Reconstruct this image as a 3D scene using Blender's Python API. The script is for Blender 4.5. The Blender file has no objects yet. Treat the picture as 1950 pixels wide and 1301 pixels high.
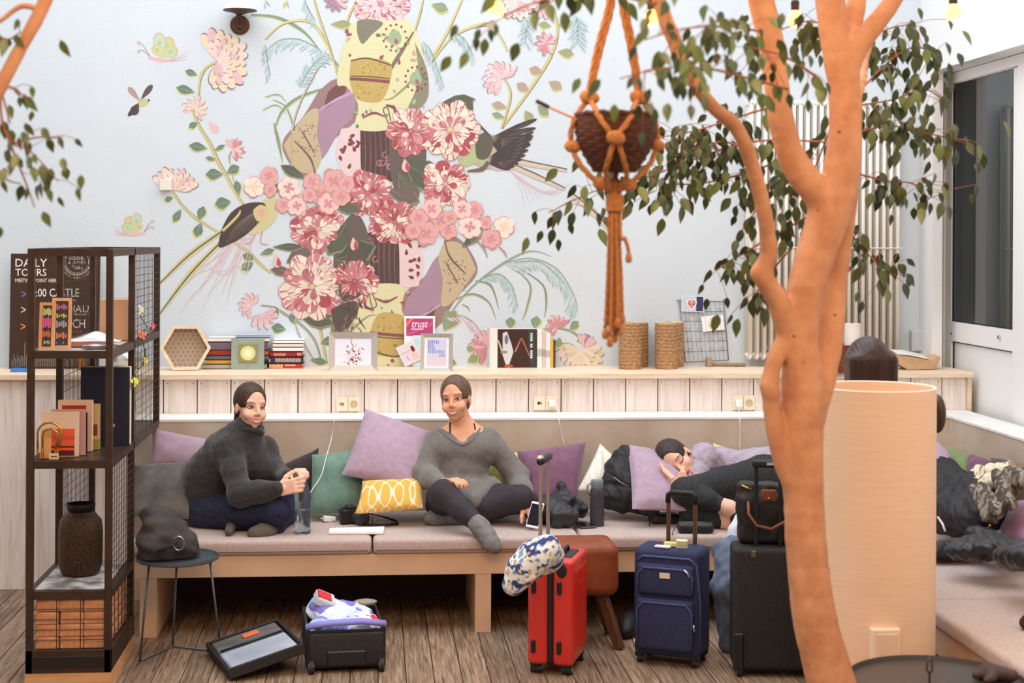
import bpy, bmesh, math, random
import numpy as np
from mathutils import Matrix, Vector, Euler
sc = bpy.context.scene
col = sc.collection
rnd = random.Random(7)
# ------------------------------------------------------------------ camera
FPX = 3000.0; CAM = Vector((0, -9.57, 1.98))
_yaw = math.atan((975-710)/FPX); _pit = 0.0; YPP = 456.4; _rol = math.radians(0.3)
_F = Vector((math.sin(_yaw)*math.cos(_pit), math.cos(_yaw)*math.cos(_pit), -math.sin(_pit)))
_r = Vector((math.cos(_yaw), -math.sin(_yaw), 0)); _u = _r.cross(_F)
_R = _r*math.cos(_rol)+_u*math.sin(_rol); _U = _u*math.cos(_rol)-_r*math.sin(_rol)
cd = bpy.data.cameras.new('camera'); cam = bpy.data.objects.new('camera', cd); col.objects.link(cam)
cd.sensor_width = 36; cd.lens = FPX/1950*36; cd.clip_end = 60; cd.shift_y = -(650.5-YPP)/1950
cam.matrix_world = Matrix(((_R.x, _U.x, -_F.x, CAM.x), (_R.y, _U.y, -_F.y, CAM.y), (_R.z, _U.z, -_F.z, CAM.z), (0, 0, 0, 1)))
cd.dof.use_dof = True; cd.dof.focus_distance = 8.1; cd.dof.aperture_fstop = 2.6
sc.camera = cam
# ------------------------------------------------------------------ world, lights, exposure
w = bpy.data.worlds.new('world'); sc.world = w; w.use_nodes = True
w.node_tree.nodes['Background'].inputs[0].default_value = (0.80, 0.90, 1.0, 1)
w.node_tree.nodes['Background'].inputs[1].default_value = 0.40
def area(name, loc, rot, sx, sy, power, color):
    l = bpy.data.lights.new(name, 'AREA'); l.shape = 'RECTANGLE'; l.size = sx; l.size_y = sy; l.energy = power; l.color = color
    o = bpy.data.objects.new(name, l); col.objects.link(o); o.location = loc; o.rotation_euler = rot; return o
area('skylight', (0.2, -2.6, 5.3), (math.radians(-8), 0, 0), 7.0, 4.6, 335, (0.88, 0.94, 1.0))      # glass roof over the lounge
area('ceiling_lamps', (0.6, -7.6, 4.3), (math.radians(38), 0, 0), 4.5, 1.4, 195, (1.0, 0.66, 0.38))     # warm room lamps on the camera's side
sc.view_settings.view_transform = 'Standard'; sc.view_settings.look = 'None'; sc.view_settings.gamma = 1
sc.view_settings.use_curve_mapping = False; sc.view_settings.exposure = 0.0
try: sc.cycles.use_denoising = True
except Exception: pass
# ------------------------------------------------------------------ photo pixel -> point on a known plane
def _ray(x, y): return _F+_R*((x-975)/FPX)+_U*((YPP-y)/FPX)
def at(x, y, Y):
    d = _ray(x, y); return CAM+d*((Y-CAM.y)/d.y)
def on(x, y, Z):
    d = _ray(x, y); return CAM+d*((Z-CAM.z)/d.z)
def atx(x, y, X):
    d = _ray(x, y); return CAM+d*((X-CAM.x)/d.x)
def ppm(p): return FPX/((Vector(p)-CAM).dot(_F))          # pixels per metre at a point
# ------------------------------------------------------------------ materials
def lin(c):
    return tuple(((v/255)/12.92 if v/255 <= .04045 else (((v/255)+.055)/1.055)**2.4) for v in c[:3])+(1,)
MATS = {}
def mat(name, c, rough=.65, metal=0, c2=None, scale=14, detail=3, stretch=(1, 1, 1), bump=0, bscale=None, spec=.4, trans=0, ior=1.45, emit=0, ramp=(.35, .65), sheen=0, coat=0):
    if name in MATS: return MATS[name]
    m = bpy.data.materials.new(name); m.use_nodes = True; MATS[name] = m
    nt = m.node_tree; N = nt.nodes; b = N['Principled BSDF']
    b.inputs['Base Color'].default_value = lin(c); b.inputs['Roughness'].default_value = rough; b.inputs['Metallic'].default_value = metal
    b.inputs['Specular IOR Level'].default_value = spec; b.inputs['IOR'].default_value = ior
    if trans: b.inputs['Transmission Weight'].default_value = trans
    if sheen: b.inputs['Sheen Weight'].default_value = sheen; b.inputs['Sheen Roughness'].default_value = .5
    if coat: b.inputs['Coat Weight'].default_value = coat; b.inputs['Coat Roughness'].default_value = .12
    if emit: b.inputs['Emission Color'].default_value = lin(c); b.inputs['Emission Strength'].default_value = emit
    if c2 is not None or bump:
        tc = N.new('ShaderNodeTexCoord'); mp = N.new('ShaderNodeMapping'); mp.inputs['Scale'].default_value = stretch
        nt.links.new(tc.outputs['Object'], mp.inputs[0])
        if c2 is not None:
            n = N.new('ShaderNodeTexNoise'); n.inputs['Scale'].default_value = scale; n.inputs['Detail'].default_value = detail
            nt.links.new(mp.outputs[0], n.inputs['Vector'])
            r = N.new('ShaderNodeValToRGB'); r.color_ramp.elements[0].position = ramp[0]; r.color_ramp.elements[1].position = ramp[1]
            r.color_ramp.elements[0].color = lin(c); r.color_ramp.elements[1].color = lin(c2)
            nt.links.new(n.outputs[0], r.inputs[0]); nt.links.new(r.outputs[0], b.inputs['Base Color'])
        if bump:
            n2 = N.new('ShaderNodeTexNoise'); n2.inputs['Scale'].default_value = bscale or scale*3; n2.inputs['Detail'].default_value = 4
            nt.links.new(mp.outputs[0], n2.inputs['Vector'])
            bp = N.new('ShaderNodeBump'); bp.inputs['Strength'].default_value = bump; bp.inputs['Distance'].default_value = .01
            nt.links.new(n2.outputs[0], bp.inputs['Height']); nt.links.new(bp.outputs[0], b.inputs['Normal'])
    return m
def paint_mat(name, rough=.7, sheen=0, bump=0, bscale=60):     # colour comes from the mesh's own face colours (print, knit, pattern)
    if name in MATS: return MATS[name]
    m = bpy.data.materials.new(name); m.use_nodes = True; MATS[name] = m
    nt = m.node_tree; N = nt.nodes; b = N['Principled BSDF']; b.inputs['Roughness'].default_value = rough; b.inputs['Specular IOR Level'].default_value = .3
    a = N.new('ShaderNodeVertexColor'); a.layer_name = 'Col'; nt.links.new(a.outputs[0], b.inputs['Base Color'])
    if bump:
        n2 = N.new('ShaderNodeTexNoise'); n2.inputs['Scale'].default_value = bscale
        tc = N.new('ShaderNodeTexCoord'); nt.links.new(tc.outputs['Object'], n2.inputs['Vector'])
        bp = N.new('ShaderNodeBump'); bp.inputs['Strength'].default_value = bump; bp.inputs['Distance'].default_value = .01
        nt.links.new(n2.outputs[0], bp.inputs['Height']); nt.links.new(bp.outputs[0], b.inputs['Normal'])
    return m
# ------------------------------------------------------------------ objects
def props(o, label=None, cat=None, group=None, kind=None):
    if label: o['label'] = label
    if cat: o['category'] = cat
    if group: o['group'] = group
    if kind: o['kind'] = kind
    return o
def thing(name, label, cat, loc, group=None):
    o = bpy.data.objects.new(name, None); o.empty_display_size = .05; col.objects.link(o); o.location = loc
    return props(o, label, cat, group)
def root_loc(p):
    v = Vector((0, 0, 0))
    while p is not None: v += Vector(p.location); p = p.parent
    return v
def link_mesh(name, me, parent=None):
    o = bpy.data.objects.new(name, me); col.objects.link(o); o.parent = parent; return o
def share(name, src, parent, loc, rot=None, scale=None):       # another piece with the same mesh
    o = bpy.data.objects.new(name, src if isinstance(src, bpy.types.Mesh) else src.data); col.objects.link(o); o.parent = parent; o.location = loc
    if rot is not None: o.rotation_euler = rot
    if scale is not None: o.scale = scale
    return o
def frame_of(z, up=(0, 0, 1)):
    z = Vector(z).normalized(); u = Vector(up)
    if abs(z.dot(u.normalized())) > .98: u = Vector((1, 0, 0)) if abs(z.x) < .9 else Vector((0, 1, 0))
    x = u.cross(z).normalized(); return x, z.cross(x), z
def TM(loc=(0, 0, 0), rot=(0, 0, 0)):                           # placement matrix, degrees
    return Matrix.Translation(loc) @ Euler([math.radians(a) for a in rot]).to_matrix().to_4x4()
class MB:
    def __init__(s, M=None): s.v = []; s.f = []; s.c = []; s.M = M; s.col = None
    def add(s, vs, fs, c=None):
        n = len(s.v)
        if s.M is not None: vs = [s.M @ Vector(v) for v in vs]
        s.v += [tuple(v) for v in vs]; s.f += [tuple(i+n for i in f) for f in fs]; s.c += [c if c is not None else s.col]*len(fs)
        return s
    def box(s, c, d, M=None, b=0, col=None):
        x, y, z = [k/2 for k in d]
        if b <= 0:
            vs = [(-x, -y, -z), (x, -y, -z), (x, y, -z), (-x, y, -z), (-x, -y, z), (x, -y, z), (x, y, z), (-x, y, z)]
            fs = [(0, 3, 2, 1), (4, 5, 6, 7), (0, 1, 5, 4), (1, 2, 6, 5), (2, 3, 7, 6), (3, 0, 4, 7)]
        else:
            vs = []; fs = []
            for sx in (-1, 1):
                for sy in (-1, 1):
                    for sz in (-1, 1):
                        vs += [(sx*x, sy*(y-b), sz*(z-b)), (sx*(x-b), sy*y, sz*(z-b)), (sx*(x-b), sy*(y-b), sz*z)]
            I = lambda a, b_, c_, k: ((a > 0)*4+(b_ > 0)*2+(c_ > 0))*3+k
            for e in (-1, 1):
                fs += [tuple(I(e, p, q, 0) for p, q in ((-1, -1), (1, -1), (1, 1), (-1, 1)))[::e]]
                fs += [tuple(I(p, e, q, 1) for p, q in ((-1, -1), (1, -1), (1, 1), (-1, 1)))[::-e]]
                fs += [tuple(I(p, q, e, 2) for p, q in ((-1, -1), (1, -1), (1, 1), (-1, 1)))[::e]]
                for g in (-1, 1):
                    fs += [(I(e, g, -1, 0), I(e, g, 1, 0), I(e, g, 1, 1), I(e, g, -1, 1)), (I(e, -1, g, 0), I(e, 1, g, 0), I(e, 1, g, 2), I(e, -1, g, 2)), (I(-1, e, g, 1), I(1, e, g, 1), I(1, e, g, 2), I(-1, e, g, 2))]
                    for h in (-1, 1): fs += [(I(e, g, h, 0), I(e, g, h, 1), I(e, g, h, 2))]
        c = Vector(c)
        if M is not None: vs = [M @ Vector(v) for v in vs]
        return s.add([Vector(v)+c for v in vs], fs, col)
    def box2(s, a, b_, b=0, col=None):                          # from corner to corner
        return s.box([(p+q)/2 for p, q in zip(a, b_)], [abs(q-p) for p, q in zip(a, b_)], None, b, col)
    def bar(s, a, b_, wx, wy, up=(0, 0, 1), bev=0, col=None):
        a = Vector(a); b_ = Vector(b_); x, y, z = frame_of(b_-a, up)
        return s.box((a+b_)/2, (wx, wy, (b_-a).length), Matrix((x, y, z)).transposed(), bev, col)
    def cyl(s, a, b_, r0, r1=None, n=12, cap=True, col=None):
        return s.tube([a, b_], [r0, r0 if r1 is None else r1], n, cap=cap, col=col)
    def tube(s, pts, r, n=8, closed=False, cap=True, col=None, flat=1.0):
        pts = [Vector(p) for p in pts]; m = len(pts)
        if not hasattr(r, '__len__'): r = [r]*m
        vs = []; prev = None
        for i, p in enumerate(pts):
            t = (pts[(i+1) % m]-pts[i-1]) if closed else (pts[min(i+1, m-1)]-pts[max(i-1, 0)])
            if t.length < 1e-9: t = Vector((0, 0, 1))
            t.normalize()
            if prev is None: x, y, z = frame_of(t)
            else:
                x = prev-t*prev.dot(t)
                if x.length < 1e-6: x = frame_of(t)[0]
                x.normalize(); y = t.cross(x)
            prev = x
            vs += [p+(x*math.cos(a)+y*math.sin(a)*flat)*r[i] for a in (2*math.pi*k/n for k in range(n))]
        fs = []
        for i in range(m if closed else m-1):
            j = (i+1) % m
            fs += [(i*n+k, i*n+(k+1) % n, j*n+(k+1) % n, j*n+k) for k in range(n)]
        if cap and not closed: fs += [tuple(range(n))[::-1], tuple((m-1)*n+k for k in range(n))]
        return s.add(vs, fs, col)
    def lathe(s, prof, n=24, c=(0, 0, 0), axis=None, cap=True, col=None):
        c = Vector(c); X, Y, Z = (Vector((1, 0, 0)), Vector((0, 1, 0)), Vector((0, 0, 1))) if axis is None else frame_of(axis)
        vs = []; m = len(prof)
        for r, z in prof: vs += [c+X*(r*math.cos(2*math.pi*k/n))+Y*(r*math.sin(2*math.pi*k/n))+Z*z for k in range(n)]
        fs = [(i*n+k, i*n+(k+1) % n, (i+1)*n+(k+1) % n, (i+1)*n+k) for i in range(m-1) for k in range(n)]
        if cap: fs += [tuple(range(n))[::-1], tuple((m-1)*n+k for k in range(n))]
        return s.add(vs, fs, col)
    def ell(s, c, r, n=12, M=None, col=None):
        vs = []; fs = []; h = n//2
        for i in range(h+1):
            a = math.pi*i/h
            vs += [(r[0]*math.sin(a)*math.cos(2*math.pi*k/n), r[1]*math.sin(a)*math.sin(2*math.pi*k/n), r[2]*math.cos(a)) for k in range(n)]
        fs = [(i*n+k, (i+1)*n+k, (i+1)*n+(k+1) % n, i*n+(k+1) % n) for i in range(h) for k in range(n)]
        c = Vector(c)
        return s.add([(M @ Vector(v) if M is not None else Vector(v))+c for v in vs], fs, col)
    def prism(s, poly, h, M=None, col=None):                   # 2-D outline (ccw) given thickness h along local z
        n = len(poly); vs = [(x, y, 0) for x, y in poly]+[(x, y, h) for x, y in poly]
        fs = [tuple(range(n))[::-1], tuple(range(n, 2*n))]+[(i, (i+1) % n, n+(i+1) % n, n+i) for i in range(n)]
        return s.add([M @ Vector(v) for v in vs] if M is not None else vs, fs, col)
    def grid(s, rows, col=None, closed=False):                    # rows of points
        m = len(rows[0]); fs = []
        for i in range(len(rows)-1):
            for k in range(m if closed else m-1):
                q = (i*m+k, i*m+(k+1) % m, (i+1)*m+(k+1) % m, (i+1)*m+k); fs.append(q)
        return s.add([p for r in rows for p in r], fs, col)
    def build(s, name, m, parent=None, smooth=False, origin=None, fix=False):
        o0 = root_loc(parent) if parent is not None else None
        if o0 is None:
            if origin is not None: o0 = Vector(origin)
            else:
                A = np.array(s.v); lo = A.min(0); hi = A.max(0); o0 = Vector(((lo[0]+hi[0])/2, (lo[1]+hi[1])/2, lo[2]))
        me = bpy.data.meshes.new(name); me.from_pydata([(v[0]-o0.x, v[1]-o0.y, v[2]-o0.z) for v in s.v], [], s.f)
        for q in (m if isinstance(m, (list, tuple)) else [m]): me.materials.append(q)
        if any(c is not None for c in s.c):
            at_ = me.color_attributes.new('Col', 'FLOAT_COLOR', 'CORNER'); buf = []
            cache = {}
            for f, c in zip(s.f, s.c):
                c = c or (200, 200, 200)
                if c not in cache: cache[c] = lin(c)
                buf += list(cache[c])*len(f)
            at_.data.foreach_set('color', buf)
        me.validate(); me.update()
        if fix:
            bm = bmesh.new(); bm.from_mesh(me); bmesh.ops.recalc_face_normals(bm, faces=bm.faces); bm.to_mesh(me); bm.free()
        if smooth:
            me.shade_smooth()
            if smooth != True: me.set_sharp_from_angle(angle=math.radians(smooth))
        o = link_mesh(name, me, parent)
        if parent is None: o.location = o0
        return o
def struct(o, label=None, cat=None): return props(o, label, cat, None, 'structure')
# ------------------------------------------------------------------ organic shapes: smooth union of soft bodies, polygonised with surface nets
def wrinkle(P, f, seed=0, warp=.6):
    g = np.random.RandomState(seed); out = np.zeros(len(P))
    for k in range(5):
        d = g.normal(size=3); d /= np.linalg.norm(d); d2 = g.normal(size=3)
        q = P @ d*f*(1+.5*k)+warp*np.sin(P @ d2*f*.7+g.rand()*6)*1.7+g.rand()*6
        out += np.sin(q)/(1+.6*k)
    return out/2.2
class SDF:
    def __init__(s, res=.008, k=70): s.res = res; s.k = k; s.p = []; s.cut = []
    def cap(s, a, b, r0, r1=None, cut=False):
        (s.cut if cut else s.p).append(('c', np.array(a, float), np.array(b, float), float(r0), float(r0 if r1 is None else r1))); return s
    def chain(s, pts, rs):
        for i in range(len(pts)-1): s.cap(pts[i], pts[i+1], rs[i], rs[i+1])
        return s
    def ell(s, c, r, R=None, cut=False):
        (s.cut if cut else s.p).append(('e', np.array(c, float), np.array(r, float), np.eye(3) if R is None else np.array(R, float))); return s
    def box(s, c, h, R=None, r=.02, cut=False):
        (s.cut if cut else s.p).append(('b', np.array(c, float), np.array(h, float), np.eye(3) if R is None else np.array(R, float), r)); return s
    @staticmethod
    def ext(p):
        if p[0] == 'c': return np.minimum(p[1]-p[3], p[2]-p[4]), np.maximum(p[1]+p[3], p[2]+p[4])
        if p[0] == 'e': e = np.sqrt(((p[3]*p[2])**2).sum(1)); return p[1]-e, p[1]+e
        e = np.abs(p[3]*p[2]).sum(1)+p[4]; return p[1]-e, p[1]+e
    @staticmethod
    def dist(p, P):
        if p[0] == 'c':
            a, b = p[1], p[2]; ba = b-a; L2 = max(ba @ ba, 1e-12); t = np.clip(((P-a) @ ba)/L2, 0, 1)
            return np.sqrt((((P-a)-t[..., None]*ba)**2).sum(-1))-(p[3]+t*(p[4]-p[3]))
        if p[0] == 'e':
            q = (P-p[1]) @ p[3]; k0 = np.sqrt(((q/p[2])**2).sum(-1)); k1 = np.sqrt(((q/p[2]**2)**2).sum(-1))+1e-9
            return k0*(k0-1)/k1
        q = np.abs((P-p[1]) @ p[3])-p[2]
        return np.sqrt((np.maximum(q, 0)**2).sum(-1))+np.minimum(q.max(-1), 0)-p[4]
    def mesh(s):
        pad = 3*s.res; mg = max(3.2/s.k, 3*s.res)
        E = [s.ext(p) for p in s.p]; lo = np.min([e[0] for e in E], 0)-mg-pad; hi = np.max([e[1] for e in E], 0)+mg+pad
        n = np.ceil((hi-lo)/s.res).astype(int)+1
        ax = [lo[i]+s.res*np.arange(n[i]) for i in range(3)]
        S = np.zeros(n, np.float32)
        def local(p):
            a, b = s.ext(p); i0 = np.clip(((a-mg-lo)/s.res).astype(int), 0, n-1); i1 = np.clip(((b+mg-lo)/s.res).astype(int)+2, 1, n)
            sl = tuple(slice(i0[i], i1[i]) for i in range(3))
            return sl, np.stack(np.meshgrid(*[ax[i][sl[i]] for i in range(3)], indexing='ij'), -1)
        for p in s.p:
            sl, P = local(p); S[sl] += np.exp(np.clip(-s.k*s.dist(p, P), -30, 40)).astype(np.float32)
        f = -np.log(S+1e-6)/s.k
        for p in s.cut:
            sl, P = local(p); d = -s.dist(p, P); a = f[sl]; h = np.clip(.5+.5*(d-a)*s.k/3, 0, 1)
            f[sl] = a*(1-h)+d*h+h*(1-h)*1.5/s.k
        return surface_nets(f, lo, s.res)
def surface_nets(f, lo, res):
    I = f < 0
    c = np.zeros(np.array(f.shape)-1, np.int8)
    offs = [(i, j, k) for i in (0, 1) for j in (0, 1) for k in (0, 1)]
    for o in offs: c += I[o[0]:f.shape[0]-1+o[0], o[1]:f.shape[1]-1+o[1], o[2]:f.shape[2]-1+o[2]]
    act = (c > 0) & (c < 8); idx = np.argwhere(act); ids = -np.ones(c.shape, np.int32); ids[act] = np.arange(len(idx))
    V = np.stack([f[idx[:, 0]+o[0], idx[:, 1]+o[1], idx[:, 2]+o[2]] for o in offs], 1)
    acc = np.zeros((len(idx), 3)); cnt = np.zeros(len(idx))
    for a in range(8):
        for b in range(a+1, 8):
            oa, ob = np.array(offs[a]), np.array(offs[b])
            if abs(oa-ob).sum() != 1: continue
            m = (V[:, a] < 0) != (V[:, b] < 0); t = V[:, a]/(V[:, a]-V[:, b]+1e-12)
            acc[m] += oa+t[m, None]*(ob-oa); cnt[m] += 1
    P = lo+res*(idx+acc/cnt[:, None]); F = []
    for ax in range(3):
        sl0 = [slice(1, -1)]*3; sl1 = [slice(1, -1)]*3; sl0[ax] = slice(0, -1); sl1[ax] = slice(1, None)
        A = I[tuple(sl0)]; B = I[tuple(sl1)]; e = np.argwhere(A != B)
        if not len(e): continue
        flip = A[e[:, 0], e[:, 1], e[:, 2]]
        q = e.copy(); u, v = (ax+1) % 3, (ax+2) % 3
        q[:, u] += 1; q[:, v] += 1
        cs = []
        for du, dv in ((-1, -1), (0, -1), (0, 0), (-1, 0)):
            t = q.copy(); t[:, u] += du; t[:, v] += dv; cs.append(ids[t[:, 0], t[:, 1], t[:, 2]])
        Q = np.stack(cs, 1); Q[~flip] = Q[~flip][:, ::-1]; F.append(Q)
    return P, np.concatenate(F)
def normals_of(P, Fq):
    n = np.cross(P[Fq[:, 2]]-P[Fq[:, 0]], P[Fq[:, 3]]-P[Fq[:, 1]]); N = np.zeros_like(P)
    for i in range(4): np.add.at(N, Fq[:, i], n)
    return N/(np.linalg.norm(N, axis=1, keepdims=True)+1e-12)
def np_obj(name, parts, m, parent=None, smooth=True, colfn=None, origin=None):
    P = np.concatenate([p[0] for p in parts]); off = 0; F = []
    for p in parts: F.append(p[1]+off); off += len(p[0])
    F = np.concatenate(F)
    o0 = np.array(root_loc(parent)) if parent is not None else (np.array(origin) if origin is not None else np.array([(P[:, 0].min()+P[:, 0].max())/2, (P[:, 1].min()+P[:, 1].max())/2, P[:, 2].min()]))
    me = bpy.data.meshes.new(name); Q = (P-o0).astype(np.float32)
    me.vertices.add(len(Q)); me.vertices.foreach_set('co', Q.ravel())
    me.loops.add(F.size); me.loops.foreach_set('vertex_index', F.ravel().astype(np.int32))
    me.polygons.add(len(F)); me.polygons.foreach_set('loop_start', np.arange(0, F.size, F.shape[1], dtype=np.int32))
    for q in (m if isinstance(m, (list, tuple)) else [m]): me.materials.append(q)
    if colfn is not None:
        ca = me.color_attributes.new('Col', 'FLOAT_COLOR', 'POINT'); ca.data.foreach_set('color', np.asarray(colfn(P), np.float32).ravel())
    me.update(calc_edges=True); me.validate()
    if smooth: me.shade_smooth()
    o = link_mesh(name, me, parent)
    if parent is None: o.location = o0
    return o
def relax(P, F, it=2):
    for _ in range(it):
        A = np.zeros_like(P); n = np.zeros(len(P))
        for i in range(4):
            for j in (i-1, (i+1) % 4): np.add.at(A, F[:, i], P[F[:, j]]); np.add.at(n, F[:, i], 1)
        P = .5*P+.5*A/n[:, None]
    return P
def soft(name, sdf, m, parent=None, fold=0, ff=40, seed=1, colfn=None, floor=None):
    P, F = sdf.mesh(); P = relax(P, F)
    if fold: P = P+normals_of(P, F)*(fold*wrinkle(P, ff, seed))[:, None]
    if floor is not None: P[:, 2] = np.maximum(P[:, 2], floor)
    return np_obj(name, [(P, F)], m, parent, colfn=colfn)
def text_mb(mb, s, M, w, h=None, col=None, depth=0):      # letters laid flat in the frame M (x right, y up), fitted to width w and height h, left-bottom at origin
    cu = bpy.data.curves.new('t', 'FONT'); cu.body = s; cu.resolution_u = 2; cu.extrude = depth
    o = bpy.data.objects.new('t', cu); me = bpy.data.meshes.new_from_object(o)
    A = np.array([v.co[:] for v in me.vertices]); lo = A.min(0); hi = A.max(0); sx = w/(hi[0]-lo[0]); sy = sx if h is None else h/(hi[1]-lo[1])
    mb.add([M @ Vector(((v[0]-lo[0])*sx, (v[1]-lo[1])*sy, v[2])) for v in A], [tuple(p.vertices) for p in me.polygons], col)
    bpy.data.objects.remove(o); bpy.data.curves.remove(cu); bpy.data.meshes.remove(me)
def basis(o, x, y, z=None):
    x = Vector(x).normalized(); y = Vector(y).normalized(); z = x.cross(y)
    return Matrix(((x.x, y.x, z.x, o[0]), (x.y, y.y, z.y, o[1]), (x.z, y.z, z.z, o[2]), (0, 0, 0, 1)))
def pillow(name, label, c, T, m, cat='pillow', group=None, fold=.006, seed=0, n=26, colfn=None, pinch=.045):
    # c: four corners in space, going round; T: thickness
    C = [np.array(p) for p in c]; u = np.linspace(-1, 1, n); U, V = np.meshgrid(u, u, indexing='ij')
    nx = np.cross(C[1]-C[0], C[3]-C[0]); nx = nx/np.linalg.norm(nx)
    Ub = U*(1-pinch*(1-V**2)); Vb = V*(1-pinch*(1-U**2))
    a, b = (Ub+1)/2, (Vb+1)/2
    B = (C[0]*((1-a)*(1-b))[..., None]+C[1]*(a*(1-b))[..., None]+C[2]*(a*b)[..., None]+C[3]*((1-a)*b)[..., None])
    t = T/2*((1-U**2)*(1-V**2)).clip(0)**.42
    e = np.minimum(1, ((1-U**2)*(1-V**2))**.5*2.2)
    parts = []; base = B.reshape(-1, 3)
    for sgn in (1, -1):
        P = (B+nx*(sgn*t)[..., None]).reshape(-1, 3)
        P = P+nx*(sgn*fold*e.reshape(-1)*wrinkle(base+sgn*.3, 22, seed+(sgn > 0)))[:, None]
        F = []
        for i in range(n-1):
            for j in range(n-1):
                q = [i*n+j, (i+1)*n+j, (i+1)*n+j+1, i*n+j+1]; F.append(q if sgn > 0 else q[::-1])
        parts.append((P, np.array(F)))
    o = np_obj(name, parts, m, None, colfn=colfn); return props(o, label, cat, group)
# ================================================================== setting
def wood_mat(name, ca, cb, cc, along='Y', rough=.6, scale=9, rand=.5):
    m = bpy.data.materials.new(name); m.use_nodes = True; nt = m.node_tree; N = nt.nodes; b = N['Principled BSDF']
    b.inputs['Roughness'].default_value = rough; b.inputs['Specular IOR Level'].default_value = .35
    tc = N.new('ShaderNodeTexCoord'); oi = N.new('ShaderNodeObjectInfo')
    va = N.new('ShaderNodeVectorMath'); va.operation = 'MULTIPLY_ADD'
    cb_ = N.new('ShaderNodeCombineXYZ')
    for i in range(3): nt.links.new(oi.outputs['Random'], cb_.inputs[i])
    va.inputs[1].default_value = (37, 53, 91); nt.links.new(cb_.outputs[0], va.inputs[0]); nt.links.new(tc.outputs['Object'], va.inputs[2])
    mp = N.new('ShaderNodeMapping'); mp.inputs['Scale'].default_value = {'Y': (13, .55, 13), 'X': (.5, 6, 6), 'Z': (6, 6, .5)}[along]
    nt.links.new(va.outputs[0], mp.inputs[0])
    n = N.new('ShaderNodeTexNoise'); n.inputs['Scale'].default_value = scale; n.inputs['Detail'].default_value = 6; n.inputs['Distortion'].default_value = .8
    nt.links.new(mp.outputs[0], n.inputs['Vector'])
    r = N.new('ShaderNodeValToRGB'); e = r.color_ramp.elements; e[0].position = .3; e[1].position = .72; e[0].color = lin(ca); e[1].color = lin(cc)
    k = e.new(.5); k.color = lin(cb); nt.links.new(n.outputs[0], r.inputs[0])
    hs = N.new('ShaderNodeHueSaturation'); mr = N.new('ShaderNodeMapRange'); mr.inputs['To Min'].default_value = 1-rand/2; mr.inputs['To Max'].default_value = 1+rand/2
    nt.links.new(oi.outputs['Random'], mr.inputs['Value']); nt.links.new(mr.outputs[0], hs.inputs['Value']); nt.links.new(r.outputs[0], hs.inputs['Color'])
    nt.links.new(hs.outputs[0], b.inputs['Base Color'])
    bp = N.new('ShaderNodeBump'); bp.inputs['Strength'].default_value = .25; bp.inputs['Distance'].default_value = .004
    nt.links.new(n.outputs[0], bp.inputs['Height']); nt.links.new(bp.outputs[0], b.inputs['Normal'])
    MATS[name] = m; return m
m_floor = wood_mat('floor_wood', (92, 70, 54), (138, 113, 92), (172, 148, 124), 'Y', .5, 7, .42)
m_pine = wood_mat('pine', (224, 196, 166), (236, 212, 184), (245, 226, 202), 'X', .5, 8, .06)
m_board = wood_mat('limed_board', (214, 198, 188), (232, 219, 211), (241, 231, 225), 'Z', .6, 6, .06)
m_wall = mat('wall_paint', (203, 213, 221), .85, c2=(209, 218, 225), scale=1.3, bump=.16, bscale=90)
m_white = mat('white_paint', (236, 236, 236), .6, bump=.15, bscale=120)
m_gloss_white = mat('white_lacquer', (240, 240, 240), .3)
m_conc = mat('concrete', (188, 168, 150), .75, c2=(206, 190, 174), scale=3.2, detail=6, bump=.12, bscale=40)
m_conc_lit = mat('skylit_concrete', (224, 222, 218), .7, c2=(236, 235, 232), scale=4)  # backrest top: skylight brightness put into a paler concrete colour
m_plywood = mat('warm_plaster', (212, 172, 138), .7, c2=(224, 188, 154), scale=4, detail=6, bump=.08, bscale=60)
m_dark = mat('dark_gap', (26, 20, 17), .9)
ZC = 1.21                                        # counter height
# floor: base and planks
fl = struct(MB().box2((-4.3, -10.4, -.12), (4.3, .1, -.012)).build('floor', mat('floor_base', (60, 46, 36), .9)))
PW = .126; pm = {}
for i in range(int(8.5/PW)):
    x = -4.25+(i+.5)*PW; y = .05-rnd.random()*1.7
    segs = [(.05, y)]
    while y > -10.3:
        y2 = max(-10.35, y-2.9); segs.append((y, y2)); y = y2
    for a, b in segs:
        if a-b < .05: continue
        key = round(a-b, 2)
        if key not in pm: pm[key] = MB().box((0, 0, -.006), (PW-.004, key-.003, .012), b=.0012).build('plank', m_floor, fl).data; o = [q for q in fl.children if q.data == pm[key]][0]
        else: o = share('plank', pm[key], fl, (0, 0, 0))
        o.location = Vector((x, (a+b)/2, 0))-Vector(fl.location)
        if o.data.get('fixed') is None:
            o.data['fixed'] = 1; o.data.transform(Matrix.Translation(Vector(fl.location)))
# walls
XR = at(1751, 400, 0).x; XD = 3.55
struct(MB().box2((-4.3, 0, 0), (XD+.2, .12, 5.4)).build('wall_back', m_wall))
struct(MB().box2((-4.3, -10.4, 0), (-4.42, 0, 5.4)).build('wall_left', m_white))
yj = atx(1776, 300, XR).y; zl = atx(1776, 136, XR).z
wr = MB(); wr.box2((XR, yj, ZC+.001), (3.462, -.001, zl)); wr.box2((XR, -10.4, zl), (XD+.25, -.001, 5.4))
y_near = -1.45
wr.box2((XD-.02, -10.4, 0), (XD+.25, y_near, zl))
struct(wr.build('wall_right', m_white))
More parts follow.
